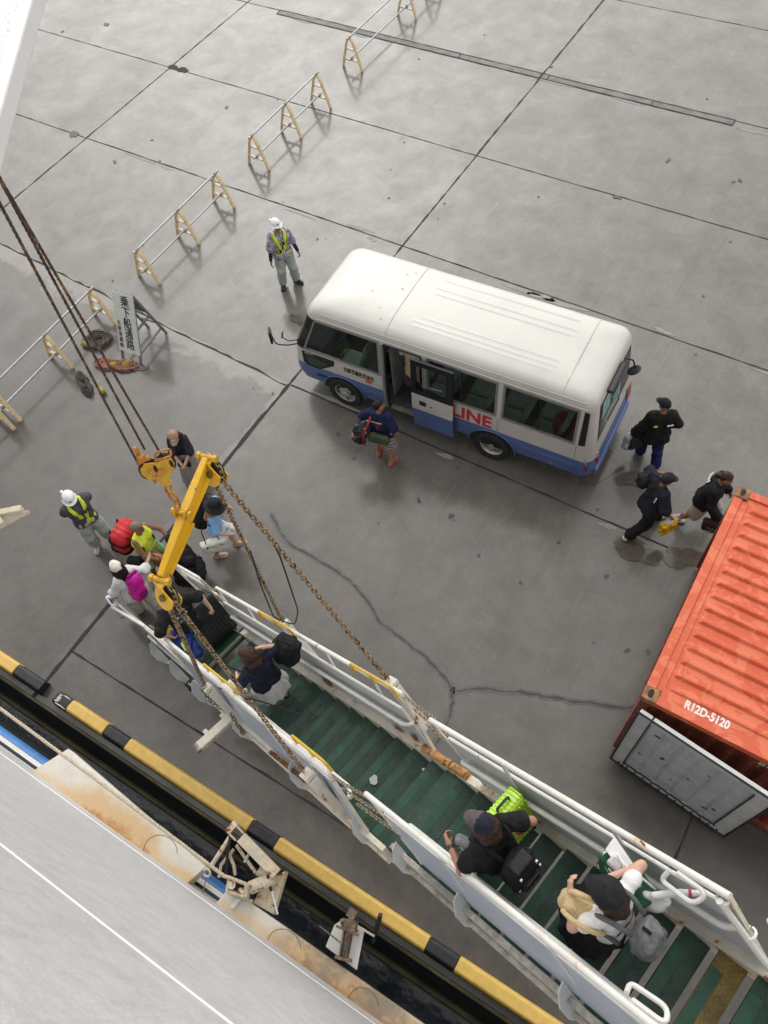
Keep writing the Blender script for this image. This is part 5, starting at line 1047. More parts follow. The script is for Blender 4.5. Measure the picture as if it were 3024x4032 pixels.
class Person:
    def __init__(s, label, pos, heading, H=1.70, skin='tan', wide=1.0, lean=0, roll=0, twist=0, feet=None, hands=None, elbows=None, head=(0, 0), curl=(.5, .5), res=.014, pel=(0, 0), palm=None, hips=1.0, fem=0, scl=1.0):
        s.H, s.res, s.wide = H, res, wide; s.M = Matrix.Translation(Vector(pos)) @ Matrix.Rotation(R(heading), 4, 'Z') @ Matrix.Scale(scl, 4); s.pos = Vector(pos); s.hd = heading
        feet = feet or {'L': (0, .11, 0, 8), 'R': (0, -.11, 0, -8)}; s.feet = feet; h = H
        fc = (np.array(feet['L'][:3]) + np.array(feet['R'][:3])) / 2; ank = {k: np.array(feet[k][:3]) + V3(-.0, 0, .075) for k in 'LR'}
        pz = .525 * h + fc[2]; l1, l2 = .245 * h, .24 * h; px, py = fc[0] + pel[0], fc[1] + pel[1]
        for _ in range(30):
            ok = all(np.linalg.norm(V3(px, py + sg * .085 * wide, pz) - ank[k]) < (l1 + l2) * .995 for k, sg in (('L', 1), ('R', -1)))
            if ok: break
            pz -= .012
        s.pel = V3(px, py, pz); RT = rotm(lean, roll, twist); s.RT = RT; pv = s.pel
        def T(x, y, z): return pv + RT @ V3(x, y * wide, z)    # torso space: z up from the pelvis
        s.T = T; sc = h / 1.7; s.sc = sc
        hip = {k: pv + V3(0, sg * .085 * wide, 0) for k, sg in (('L', 1), ('R', -1))}
        sh = {k: T(0, sg * (.152 if fem == 0 else .132) * sc, .485 * sc) for k, sg in (('L', 1), ('R', -1))}; s.sh = sh
        neck = T(0, 0, .53 * sc); RH = RT @ rotm(head[1], 0, head[0]) if False else rotm(lean * .5, roll * .5, 0) @ rotm(head[1], 0, head[0] + twist); s.RH = RH; hc = neck + RT @ V3(.01, 0, .045 * sc) + RH @ V3(.02, 0, .125 * sc); s.hc = hc
        hands = hands or {}; elbows = elbows or {}; s.wr, s.el, s.kn, s.an = {}, {}, {}, {}
        torso = [(T(0, .055, .02), T(0, .06, .22 * sc), .115 * wide * hips, .098 * wide), (T(0, -.055, .02), T(0, -.06, .22 * sc), .115 * wide * hips, .098 * wide), (T(0, .06, .22 * sc), T(.01, .085, .38 * sc), .098 * wide, .105 * wide), (T(0, -.06, .22 * sc), T(.01, -.085, .38 * sc), .098 * wide, .105 * wide), (T(0, .095 * sc, .47 * sc), T(0, -.095 * sc, .47 * sc), .066, .066)]; tw = .88 if fem else .96; torso = [(a_, b_, r1_ * tw, r2_ * tw) for a_, b_, r1_, r2_ in torso]
        nk = [(T(0, 0, .48 * sc), hc - RH @ V3(.02, 0, .07), .056, .052)]
        s.arm, s.legs = {}, {}
        for k, sg in (('L', 1), ('R', -1)):
            tg = np.array(hands.get(k, tuple(pv + V3(.06, sg * (.27 * wide), -.06 * sc))), float); e_, w_ = ik(sh[k], tg, .172 * h, .152 * h, elbows.get(k, RT @ V3(-.6, sg * .5, -.2))); s.el[k], s.wr[k] = e_, w_
            s.arm[k] = [(sh[k], e_, (.046 if fem else .050) * wide ** .5, .036 if fem else .040), (e_, w_, .036 if fem else .040, .026 if fem else .029)]
            kn, an = ik(hip[k], ank[k], l1, l2, V3(1, sg * .15, 0)); s.kn[k], s.an[k] = kn, an; fy = R(feet[k][3]); fd = V3(math.cos(fy), math.sin(fy), 0); ft = np.array(feet[k][:3])
            calf = an + (kn - an) * .66 + (-fd) * .018; s.legs[k] = [(hip[k], kn, .088 * wide, .056), (kn, calf, .052, .053), (calf, an, .053, .037)]
            s.footd = getattr(s, 'footd', {}); s.footd[k] = (ft, fd, [(an, ft + fd * -.035 + V3(0, 0, .038), .038, .038), (ft - fd * .035 + V3(0, 0, .035), ft + fd * .155 * sc + V3(0, 0, .022), .037, .024), (ft + fd * .09 + V3(0, 0, .03), ft + fd * .14 * sc + V3(0, 0, .022), .040, .036)])
        s.torso, s.nk = torso, nk
        allp = torso + nk + s.arm['L'] + s.arm['R'] + s.legs['L'] + s.legs['R'] + s.footd['L'][2] + s.footd['R'][2]
        lo, hi = bounds(allp, .04); parts = [surf(union(allp, .03), lo, hi, res)]
        hr = .0075 if res > .012 else .006; parts.append(s._head(hr))
        for k, sg in (('L', 1), ('R', -1)): parts.append(s._hand(k, sg, curl[0 if k == 'L' else 1], .006, (palm or {}).get(k)))
        eyes = [hc + RH @ V3(.088, .033 * sg, .012) for sg in (1, -1)]; mouth = hc + RH @ V3(.093, 0, -.068)
        def mi(c):
            m_ = np.zeros(len(c), int)
            for e_ in eyes: m_[(np.abs((c - e_) @ RH) / V3(.02, .015, .0075) <= 1).all(1)] = 1
            for sg in (1, -1):
                b_ = hc + RH @ V3(.09, .034 * sg, .038); m_[(np.abs((c - b_) @ RH) / V3(.03, .022, .007) <= 1).all(1)] = 1
            m_[(np.abs((c - mouth) @ RH) / V3(.025, .022, .008) <= 1).all(1)] = 2
            return m_
        s.o = solid('person', parts, [SKIN[skin], EYE, LIP], None, mi); s.o.matrix_world = s.M; tag(s.o, label, 'person'); PEOPLE.append(s)
    def _head(s, h):
        hc, RH = s.hc, s.RH; q = lambda x, y, z: hc + RH @ V3(x, y, z)
        pr = [('e', q(-.008, 0, .022), (.096, .076, .096), RH), ('e', q(.022, 0, -.03), (.072, .060, .082), RH), (q(.045, 0, -.085), q(.055, 0, -.085), .032, .028)]
        sm = [(q(.082, 0, .012), q(.104, 0, -.026), .009, .014), (q(.078, .034, .03), q(.08, .012, .032), .010, .010), (q(.078, -.034, .03), q(.08, -.012, .032), .010, .010), (q(.078, 0, -.058), q(.086, 0, -.066), .018, .014), ('e', q(-.005, .076, -.008), (.020, .012, .032), RH), ('e', q(-.005, -.076, -.008), (.020, .012, .032), RH)]
        A, B = union(pr, .045), union(sm, .012)
        f = lambda Pt: np.maximum(smin(smin(A(Pt), B(Pt), .012), capd(Pt, hc - RH @ V3(.02, 0, .05), s.T(0, 0, .50 * s.sc), .05, .054), .02), -np.minimum(elld(Pt, q(.094, .033, .012), (.014, .016, .011), RH), elld(Pt, q(.094, -.033, .012), (.014, .016, .011), RH)))
        return surf(f, hc - .15, hc + .15, h)
    def _hand(s, k, sg, curl, h, pn=None):
        w_, e_ = s.wr[k], s.el[k]; fw = (w_ - e_) / np.linalg.norm(w_ - e_); pn = np.array(pn if pn is not None else s.RT @ V3(0, -sg, 0), float); pn = pn - fw * (pn @ fw); pn /= np.linalg.norm(pn) + 1e-9; lat = np.cross(fw, pn) * sg
        sc = s.sc; pr = [(w_ - fw * .03, w_ + fw * .02, .029, .028)]; pm = w_ + fw * .06 * sc
        fing = []
        for i, (l_, ln) in enumerate(((.030, .070), (.010, .080), (-.010, .074), (-.028, .058))):
            b = w_ + fw * .092 * sc + lat * l_; a1 = curl * .9 + .12; d1 = fw * math.cos(a1) + pn * math.sin(a1); m1 = b + d1 * ln * .55 * sc; a2 = curl * 2.3 + .25; d2 = fw * math.cos(a2) + pn * math.sin(a2); m2 = m1 + d2 * ln * .5 * sc
            fing += [(b - fw * .02, m1, .0088, .0082), (m1, m2, .0082, .007)]; pr += [(w_ + lat * l_ * .6 + fw * .02, b, .0155, .013)]
        tb = w_ + fw * .03 + lat * .026; t1 = tb + (fw * .6 + lat * .65 + pn * .35 * (1 + curl)) * .038; t2 = t1 + (fw * .8 + lat * (.3 - .5 * curl) + pn * (.3 + .5 * curl)) * .03; fing += [(tb, t1, .0125, .0095), (t1, t2, .0095, .008)]
        A, B = union(pr, .016), union(fing, .0015); lo, hi = bounds(pr + fing, .02); return surf(lambda Pt: smin(A(Pt), B(Pt), .006), lo, hi, h)
    def wear(s, name, prims, mat_, off=.018, k=.03, cuts=(), amp=.008, fq=22, res=None, extra=None, mi=None):
        f0 = union(prims, k, off); ph = (len(s.o.name) * 1.7 + len(s.o.children)) % 6
        def fn(Pt):
            F = f0(Pt) + folds(Pt, amp, fq, ph)
            if extra: F = extra(Pt, F)
            for p, n_ in cuts: F = np.maximum(F, (Pt - np.asarray(p, F32)) @ np.asarray(n_, F32))
            return F
        lo, hi = bounds(prims, off + .03); return solid(name, [surf(fn, lo, hi, res or s.res)], mat_, s.o, mi)
    def shirt(s, mat_, sleeve=.55, hem=-.06, off=.020, name='shirt', flare=.0, low=0, neckz=.535, mi=None):
        pr = list(s.torso); cuts = [(s.T(0, 0, hem), s.RT @ V3(0, 0, -1))]; nkc = s.T(.03, 0, .60 * s.sc) if neckz else None; neckx = (lambda Pt, F: np.maximum(F, -elld(Pt, nkc, (.088, .082, .090), s.RT)))
        for k in 'LR':
            (a, e_, r1, r2), (_, w_, r3, r4) = s.arm[k]
            if sleeve <= 0: continue
            if sleeve <= 1: pr.append((a, a + (e_ - a) * sleeve, r1, r1 + (r2 - r1) * sleeve + .012 + flare))
            else: pr += [(a, e_, r1, r2 + .004), (e_, e_ + (w_ - e_) * (sleeve - 1), r2 + .004, r4 + .008 + flare)]
        pr.append((s.T(0, .055, .02), s.T(0, .06, hem), .115 * s.wide + flare * .5, .118 * s.wide + flare)); pr.append((s.T(0, -.055, .02), s.T(0, -.06, hem), .115 * s.wide + flare * .5, .118 * s.wide + flare)); s.shp = pr; s.shoff = off; s.shcuts = cuts
        return s.wear(name, pr, mat_, off, cuts=cuts, mi=mi, extra=neckx)
    def sash(s, mat_, edge):
        """reflective vest: two shoulder bands meeting at the waist, and a belt"""
        iv = s.RT.T
        for nm, m_, wd, o_ in (('vest_border', edge, .047, .028), ('safety_vest', mat_, .034, .034)):
            def ex(Pt, F, wd=wd):
                q = (Pt - s.pel.astype(F32)) @ s.RT.astype(F32); x, y, z = q[:, 0], np.abs(q[:, 1]), q[:, 2] / s.sc; t = np.clip((z - .08) / .40, 0, 1.3)
                band = np.abs(y - (.02 + .095 * t)) * .93 - wd; band = np.where(z < .06, 9, band); belt = np.abs(z - .06) - wd; return np.maximum(F, np.minimum(band, belt))
            s.wear(nm, s.torso, m_, o_, extra=ex, amp=.005, res=.009)
    def pants(s, mat_, length=1.9, off=.020, flare=.0, name='trousers', top=.10, amp=.010, mi=None):
        pr = s.torso[:2]; cuts = [(s.T(0, 0, top), s.RT @ V3(0, 0, 1))]; pr = list(pr)
        for k in 'LR':
            hp, kn, an = s.legs[k][0][0], s.kn[k], s.an[k]
            if length <= 1: pr.append((hp, hp + (kn - hp) * length, .088 * s.wide, .064 + flare))
            else: pr += [(hp, kn, .088 * s.wide, .058 + flare * .5), (kn, kn + (an - kn) * (length - 1), .055 + flare * .7, .045 + flare)]
        return s.wear(name, pr, mat_, off, cuts=cuts, amp=amp, fq=16, mi=mi)
    def skirt(s, mat_, z, r0=.15, r1=.24, name='skirt', fwd=0, mi=None, amp=.012):
        b = np.array([s.pel[0] + fwd, s.pel[1], z]); pr = [(s.T(0, .045, .08), b + V3(0, .04, 0), r0 * .8, r1), (s.T(0, -.045, .08), b + V3(0, -.04, 0), r0 * .8, r1)]
        cuts = [(b, V3(0, 0, -1)), (s.T(0, 0, .10), s.RT @ V3(0, 0, 1))]
        def ex(Pt, F):
            a = np.arctan2(Pt[:, 1] - b[1], Pt[:, 0] - b[0]); t = np.clip((s.pel[2] + .1 - Pt[:, 2]) / (s.pel[2] - z + .1), 0, 1); return F + amp * t * (np.sin(9 * a + 1) + .6 * np.sin(15 * a + 2))
        return s.wear(name, pr, mat_, .012, cuts=cuts, extra=ex, amp=.003, mi=mi)
    def shoes(s, mat_, name='shoe', off=.010, high=0.0, sole=None):
        for k in 'LR':
            ft, fd, pr = s.footd[k]; p2 = list(pr[1:]) + ([(s.an[k], s.an[k] + (s.kn[k] - s.an[k]) * high, .042, .052)] if high else []) + [pr[0]]
            o = s.wear(name, p2, mat_, off, k=.02, cuts=[(ft + V3(0, 0, -.003), V3(0, 0, -1))] + ([] if high else [(s.an[k] + V3(0, 0, -.005), V3(0, 0, 1))]), amp=0, res=.009)
            if sole: s.wear('sole', [(a - V3(0, 0, .02), b - V3(0, 0, .012), r1, r2) for a, b, r1, r2 in pr[1:]], sole, off + .004, cuts=[(ft + V3(0, 0, .012), V3(0, 0, 1)), (ft + V3(0, 0, -.004), V3(0, 0, -1))], amp=0, res=.009).parent = o
    def sandals(s, mat_, strap=True):
        for k in 'LR':
            ft, fd, pr = s.footd[k]
            o = s.wear('sandal', [(a * [1, 1, 0] + V3(0, 0, ft[2] + .005), b * [1, 1, 0] + V3(0, 0, ft[2] + .005), r1 + .006, r2 + .012) for a, b, r1, r2 in pr[1:]], mat_, .004, cuts=[(ft + V3(0, 0, .014), V3(0, 0, 1)), (ft + V3(0, 0, -.004), V3(0, 0, -1))], amp=0, res=.008)
            m = MB(); c = ft + fd * .135 * s.sc; sd_ = np.cross(V3(0, 0, 1), fd)
            for sg in (1, -1): m.tube([Vector(c + V3(0, 0, .05)), Vector(ft + fd * .09 + sd_ * sg * .03 + V3(0, 0, .066)), Vector(ft + fd * .035 + sd_ * sg * .045 + V3(0, 0, .015))], .008, 6)
            m.build('sandal_strap', mat_, o, smooth=True)
    def hairdo(s, mat_, style='short', ln=.2, res=.009):
        hc, RH = s.hc, s.RH; q = lambda x, y, z: hc + RH @ V3(x, y, z); pr = [('e', q(-.012, 0, .026), (.098, .080, .098), RH)]; cuts = []; am = .004
        def ex(Pt, F):
            u_ = (Pt - hc.astype(F32)) @ RH.astype(F32); face = np.maximum(u_[:, 0] - (.058 if style != 'bald' else .02), -1); low = np.where(u_[:, 0] > -.02, (.035 - u_[:, 2]) * .9, (-.055 - u_[:, 2])); cut = np.maximum(np.minimum(np.maximum(u_[:, 0] - .048, .058 - u_[:, 2]), 9), low) if False else None
            line = .052 + np.clip((u_[:, 0] - .0) * 1.2, -.14, .02) - u_[:, 2]      # keeps what lies above a line falling towards the nape
            return np.maximum(F, line)
        if style in ('long', 'bob', 'pony'):
            if style == 'pony': pr += [(q(-.10, 0, .0), q(-.135, 0, -.03), .022, .026), (q(-.135, 0, -.03), q(-.14, 0, -.10), .026, .008)]; ex2 = ex
            else:
                pr += [(q(-.03, .05, .0), q(-.055, .062, -ln), .055, .045), (q(-.03, -.05, .0), q(-.055, -.062, -ln), .055, .045), (q(-.06, 0, 0), q(-.085, 0, -ln - .02), .06, .05)]
            def ex3(Pt, F):
                u_ = (Pt - hc.astype(F32)) @ RH.astype(F32); return np.maximum(F, np.maximum(u_[:, 0] - .03, -9) * (u_[:, 2] < .055) + (-9) * (u_[:, 2] >= .055)) if style != 'pony' else np.where(u_[:, 0] < -.085, F, ex(Pt, F))
            return s.wear('hair', pr, mat_, .012, cuts=(), extra=ex3, amp=.006, fq=60, res=res)
        return s.wear('hair', pr, mat_, .010, extra=ex, amp=am, fq=70, res=res)
    def hat(s, kind, mat_, mat2=None, tilt=0, yaw=0, res=.008):
        RH = s.RH @ rotm(tilt, 0, yaw); q = lambda x, y, z: s.hc + RH @ V3(x, y, z); iv = RH.astype(F32); hc = s.hc.astype(F32)
        if kind == 'helmet':
            def f(Pt):
                u_ = (Pt - hc) @ iv; d = elld(Pt, q(-.008, 0, .035), (.135, .112, .125), RH); dome = np.maximum(d, .035 - u_[:, 2] - np.where(u_[:, 0] < -.06, .03, 0)); rg_ = np.abs(u_[:, 1]) < .012; dome = dome - np.where(rg_, .004, 0)
                br = np.maximum(elld(Pt, q(.012, 0, .035), (.165, .128, .05), RH), np.maximum(np.abs(u_[:, 2] - .038 + .10 * np.maximum(u_[:, 0], 0)) - .006, -.02 - u_[:, 0])); return smin(dome, br, .01)
            o = solid('helmet', [surf(f, s.hc - .2, s.hc + .22, res)], mat_, s.o)
            m = MB(); c = q(-.125, -.06 if yaw == 0 else .06, .075); m.box(Vector(c), (.05, .05, .075), Matrix(RH.tolist())); m.build('helmet_tag', mat2 or mat_, o, bevel=.01)
            c = Vector(q(.121, 0, .085)); m = MB(); ex_, ez_ = Vector(RH @ V3(0, 1, 0)), Vector(RH @ V3(-.5, 0, .86)); nn = Vector(RH @ V3(.86, 0, .5)) * .006
            for a_, b_ in (((-.022, 0), (0, .014)), ((0, .014), (.022, 0)), ((.022, 0), (0, -.014)), ((0, -.014), (-.022, 0)), ((-.012, 0), (.012, 0))): m.bar(c + nn + ex_ * a_[0] + ez_ * a_[1], c + nn + ex_ * b_[0] + ez_ * b_[1], .004, .004)
            m.build('emblem', black_ink, o); return o
        if kind in ('cap', 'flatcap'):
            def f(Pt):
                u_ = (Pt - hc) @ iv; d = elld(Pt, q(-.010, 0, .035), (.115, .098, .114) if kind == 'cap' else (.132, .120, .112), RH); dome = np.maximum(d, .040 - u_[:, 2] - np.clip(-u_[:, 0], 0, .1) * .3)
                br = np.maximum(elld(Pt, q(.100, 0, .045), (.092, .082, .05), RH), np.maximum(np.abs(u_[:, 2] - .046 + .25 * np.maximum(u_[:, 0] - .08, 0) + 4.0 * u_[:, 1] ** 2) - .007, .02 - u_[:, 0])); return smin(dome, br, .008)
            ms = [mat_, mat2] if mat2 else mat_
            o = solid('cap', [surf(f, s.hc - .16, s.hc + .24, res)], ms, s.o, (lambda c: (((c - s.hc) @ RH)[:, 0] < .0) & (((c - s.hc) @ RH)[:, 2] < .15)) if mat2 else None)
            m = MB(); c = Vector(q(-.010, 0, .155 if kind == 'cap' else .149)); m.lathe([(.001, .008), (.008, .005), (.01, -.004)], c, Vector(RH @ V3(0, 0, 1)), 10); m.build('cap_button', mat_, o); return o
        if kind == 'bucket':
            def f(Pt):
                u_ = (Pt - hc) @ iv; r_ = np.sqrt(u_[:, 0] ** 2 + u_[:, 1] ** 2); crown = np.maximum(elld(Pt, q(-.005, 0, .05), (.118, .10, .105), RH), .03 - u_[:, 2]); crown = smin(crown, elld(Pt, q(.03, 0, .13), (.05, .04, .03), RH), .02); a = np.arctan2(u_[:, 1], u_[:, 0])
                zz = .045 - .35 * (r_ - .10) + .012 * np.sin(2 * a + 1); brim = np.maximum(np.abs(u_[:, 2] - zz) - .007, r_ - .195); return smin(crown, np.maximum(brim, .06 - r_), .02)
            return solid('bucket_hat', [surf(f, s.hc - .24, s.hc + .25, res)], mat_, s.o)
    def L2W(s, p): return s.M @ Vector([float(c) for c in p])
def bag(name, P_, c, hsz, mat_, label, cat, rot=(0, 0, 0), rad=.05, taper=0, amp=.008, res=.012, sag=0, group=None, mi=None):
    """a soft bag: a rounded, slightly creased box, standing at c in the frame of person P_ (or in the world)"""
    Rm = rotm(*rot); c = np.asarray(c, float); h = np.asarray(hsz, float)
    def f(Pt):
        q = Pt.copy(); t = q[:, 2] / h[2]; s_ = 1 + taper * t - sag * (1 - t * t) * .0; q[:, 0] /= s_; q[:, 1] /= s_; q[:, 0] -= 0; b = boxd(q, (0, 0, 0), h, min(rad, min(h) * .95)); return b * .9 + folds(Pt, amp, 26, h[0] * 40)
    v, fq = surf(f, -h * (1 + abs(taper)) - .03, h * (1 + abs(taper)) + .03, res); o = solid(name, [(v, fq)], mat_, None, mi); Ml = Matrix.Translation(Vector([float(x) for x in c])) @ Matrix(Rm.tolist()).to_4x4(); o.matrix_world = (P_.M @ Ml) if P_ else Ml; return tag(o, label, cat, group)
def strap(o, pts, r_, mat_, name='handle', flat=1, n=8):
    m = MB(); m.tube(rounded(pts, .06, 5), r_ * .72, n); return m.build(name, mat_, o, smooth=True, auto=False)
def toB(o, P_, p): return o.matrix_world.inverted() @ P_.L2W(p)

# ------------------------------------------------------------ the people and what they carry
def pattern(name, cols, scale=14, kind='voro', rough=.85):
    n = N(name)
    if kind == 'voro':
        f = n.noise(scale, 3, .6, dist=1.2); c = cols[0]
        for i, k in enumerate(cols[1:]): c = n.mix(n.step(f, .44 + .07 * i, .47 + .07 * i), c, k)
    elif kind == 'stripe':
        x, y, z = n.xyz(); w_ = n.math('FRACT', n.math('MULTIPLY', n.math('ADD', z, n.math('MULTIPLY', n.noise(6, 2), .03)), scale)); c = cols[0]
        for i, k in enumerate(cols[1:]): c = n.mix(n.step(w_, (i + 1) / len(cols) - .02, (i + 1) / len(cols) + .02), c, k)
    elif kind == 'spots':
        d = n.voro(scale, n.mapped((1.6, 1.6, .7), (R(30), R(20), 0))); c = n.mix(n.step(d, .30, .24), cols[0], cols[1])
    n.bump(n.noise(9, 3, .5, dist=1.2), .5, .02); return n.out(c, rough, spec=.25)
c_grey = cloth('work_trousers', (.40, .44, .40), .10); c_navy = cloth('navy_cloth', (.014, .017, .035)); c_black = cloth('black_cloth', (.012, .012, .014), .4); c_white = cloth('white_cloth', (.70, .70, .70), .06); c_off = cloth('off_white_cloth', (.62, .60, .55), .08); c_blue = cloth('blue_jeans', (.012, .022, .095), .3)
neon = paint('neon_yellow', (.66, .80, .03), .5, var=.05); lime = paint('lime_plastic', (.46, .78, .015), .3, var=.06, coat=.5); hel = paint('helmet_white', (.78, .80, .82), .25, var=.03, coat=.6); shoe_b = paint('shoe_black', (.018, .018, .021), .5, var=.3, vscale=30); boot_w = paint('boot_white', (.55, .55, .51), .5, var=.2, vscale=18, grime=.7); sole_w = paint('sole_pale', (.5, .48, .44), .7); red_r = paint('sandal_red', (.45, .02, .025), .5); blackp = paint('black_plastic', (.02, .02, .023), .35, var=.3); grey_n = cloth('grey_nylon', (.16, .165, .17), .25, .5); cap_b = cloth('cap_black', (.018, .018, .02), .3); straw = paint('straw', (.55, .42, .22), .85, var=.22, vscale=60, bump=.4, bscale=160)
# 1 worker in the patterned shirt
p = Person('worker in white helmet and patterned purple shirt standing left of the bus', (-1.693,2.475,0.000), -34, 1.74, 'tan', 1.08, head=(6, -6), feet={'L': (.02, .16, 0, 30), 'R': (-.0, -.16, 0, -18)}, curl=(.4, .4), hands={'L': (.10, .34, .80), 'R': (.12, -.33, .80)})
p.shirt(pattern('floral', [(.55, .54, .60), (.30, .26, .36), (.07, .05, .10), (.62, .60, .66), (.16, .12, .22)], 16), .95, -.07, .026, flare=.012); p.sash(neon, c_black); p.pants(c_grey, 1.86, .030, .02, top=.06); p.shoes(shoe_b, 'boot', .014, .35); p.hairdo(HAIRB); p.hat('helmet', hel)
slv = cloth('sleeve_navy', (.015, .03, .085), .4)
for k in 'LR': p.wear('arm_sleeve', [(p.sh[k] + (p.el[k] - p.sh[k]) * .7, p.el[k], .046, .044), (p.el[k], p.el[k] + (p.wr[k] - p.el[k]) * .92, .044, .034)], slv, .006, amp=.002)
# 2 worker by the gangway foot
p = Person('worker in white helmet and grey jacket with hands behind his back', (-0.933,-4.782,0.000), -18, 1.74, 'tan', 1.1, head=(-12, 8), feet={'L': (.03, .15, 0, 12), 'R': (-.02, -.15, 0, -30)}, hands={'L': (-.16, .05, .98), 'R': (-.17, -.05, .95)}, elbows={'L': (-.5, 1, 0), 'R': (-.5, -1, 0)})
p.shirt(cloth('grey_jacket', (.075, .082, .095), .2), 1.95, -.05, .030, name='jacket'); p.sash(neon, c_black); p.pants(c_grey, 1.62, .034, .03, top=.06); p.shoes(boot_w, 'rubber_boot', .016, .85); p.hairdo(HAIRB); p.hat('helmet', hel)
# 3 woman in tan cap
p = Person('woman in tan cap, navy top and long grey skirt beyond the yellow beam', (-0.243,-2.805,0.000), -52, 1.60, 'fair', .9, fem=1, head=(-4, 24), hands={'L': (.26, .03, .90), 'R': (.24, -.06, .88)}, elbows={'L': (-.4, 1, -.2), 'R': (-.4, -1, -.2)}, curl=(.7, .7))
p.shirt(c_navy, 0, .02, .012, name='top'); sheer = cloth('sheer_black', (.035, .030, .034), .3)
for k in 'LR': p.wear('sleeve', [(p.sh[k], p.el[k], .060, .062)], sheer, .022, amp=.006)
p.skirt(cloth('skirt_mauve_grey', (.30, .27, .27), .1), .13, .13, .22); p.sandals(paint('sandal_beige', (.45, .33, .25), .6)); p.hairdo(HAIRD, 'long', .26); p.hat('cap', cloth('cap_tan', (.37, .235, .165), .1))
m_ = Matrix(p.RH.tolist()); cq = p.hc + p.RH @ V3(.108, -.022, .085); text('NY', .055, white_ink, cq, p.RH @ V3(0, 1, 0), p.RH @ V3(-.55, 0, .83), p.o, bold=.002)
b = bag('pouch', p, (.20, -.02, .80), (.05, .11, .075), c_black, 'small black pouch held at the waist by the woman in the tan cap', 'pouch', rad=.03)
# 4 woman in black bucket hat
p = Person('woman in black bucket hat, blue shirt and patterned shorts walking on the quay', (1.187,-3.833,0.000), 38, 1.62, 'fair', .92, lean=8, fem=1, head=(14, 18), feet={'L': (.24, .10, 0, 5), 'R': (-.12, -.10, .0, 5)}, hands={'L': (.34, .22, 1.13), 'R': (.30, -.20, .86)}, elbows={'L': (-.2, 1, -.3), 'R': (-.6, -.6, -.3)}, curl=(.1, .6))
p.shirt(cloth('denim_blue', (.22, .42, .70), .15), .9, .0, .024); p.pants(pattern('leaf_print', [(.62, .63, .64), (.07, .14, .22)], 11, 'spots'), .82, .03, .05, name='shorts'); p.sandals(paint('sandal_cream', (.55, .47, .38), .6)); p.hairdo(cloth('hair_blond', (.26, .17, .09), .4, .5, 60), 'long', .27); p.hat('bucket', cloth('hat_black', (.013, .013, .016), .3))
b = bag('tote_bag', p, (.02, -.30, .74), (.21, .07, .16), c_off, 'cream tote bag with dark eyelets on the shoulder of the bucket hat woman', 'tote bag', (0, 0, 14), .05, .1)
for x in (-.12, .12):
    m = MB(); m.cyl((x, -.055, .10), (x, -.085, .10), .018, 10); m.build('eyelet', blackp, b)
strap(b, [(-.12, -.04, .12), (-.10, .08, .45), (.0, .14, .52), (.10, .08, .45), (.12, -.04, .12)], .012, c_black)
b = bag('dark_bag', p, (-.18, .34, .86), (.13, .14, .30), c_black, 'long black bag at the left side of the bucket hat woman', 'bag', (30, -25, 20), .1); strap(b, [(0, 0, .28), (.0, -.15, .42), (.03, -.28, .46)], .014, c_black, 'shoulder_strap')
m = MB(); m.box((.10, .05, -.08), (.03, .10, .14)); m.build('side_pocket', grey_n, b, bevel=.01)
# 5 older man, red duffel rucksack
p = Person('older man with short grey hair and a neon yellow tank top', (0.432,-4.701,0.000), 12, 1.70, 'brown', 1.1, lean=6, head=(18, -4), feet={'L': (.10, .12, 0, 5), 'R': (-.10, -.12, 0, 0)}, hands={'L': (.42, .20, 1.02), 'R': (.38, -.20, .96)}, elbows={'L': (-.3, 1, -.4), 'R': (-.5, -.8, -.5)}, curl=(.5, .9))
p.shirt(paint('tank_neon', (.66, .74, .05), .8, var=.1, vscale=12, bump=.2), 0, -.06, .018, name='tank_top'); p.pants(paint('shorts_mint', (.35, .66, .30), .8, var=.1), .8, .028, .03, name='shorts'); p.sandals(shoe_b); p.hairdo(HAIRG)
rr = cloth('duffel_red', (.52, .025, .035), .12, .45)
b = bag('duffel_rucksack', p, (-.32, -.02, 1.12), (.17, .24, .33), rr, 'red duffel rucksack with black straps on the older man', 'rucksack', (14, 0, 0), .13, 0, .010)
for z in (-.14, .12):
    m = MB(); P_ = [(-.178 * math.copysign(min(1, abs(math.cos(a)) * 1.25), math.cos(a)), .25 * math.copysign(min(1, abs(math.sin(a)) * 1.2), math.sin(a)), z) for a in [2 * math.pi * k / 24 for k in range(24)]]; 
    for u_, v_ in zip(P_, P_[1:] + P_[:1]): m.bar(u_, v_, .045, .016, Vector((u_[0], u_[1], 0)).cross(Vector((0, 0, 1))) if False else (0, 0, 1)) if False else m.tube([u_, v_], .02, 6)
    m.build('compression_strap', c_black, b)
m = MB(); 
for y in (-.12, .12): m.tube([(-.185, y, -.3), (-.19, y, 0), (-.17, y, .3)], .017, 6)
m.build('vertical_strap', c_black, b)
for sg in (1, -1): strap(b, [(.10, .10 * sg, .26), (.26, .14 * sg, .36), (.44, .15 * sg, .22), (.46, .17 * sg, -.05), (.28, .2 * sg, -.22)], .022, c_black, 'shoulder_strap')
b = bag('suit_bag', p, (.52, .22, .62), (.30, .10, .48), c_black, 'big black gear bag held upright by the older man', 'bag', (25, 10, -30), .09, .1, .012)
b = bag('gear_bag', p, (.72, -.05, .42), (.26, .22, .26), c_black, 'bulging black bag on the far side of the yellow beam', 'bag', (10, 0, 30), .16, .1, .02)
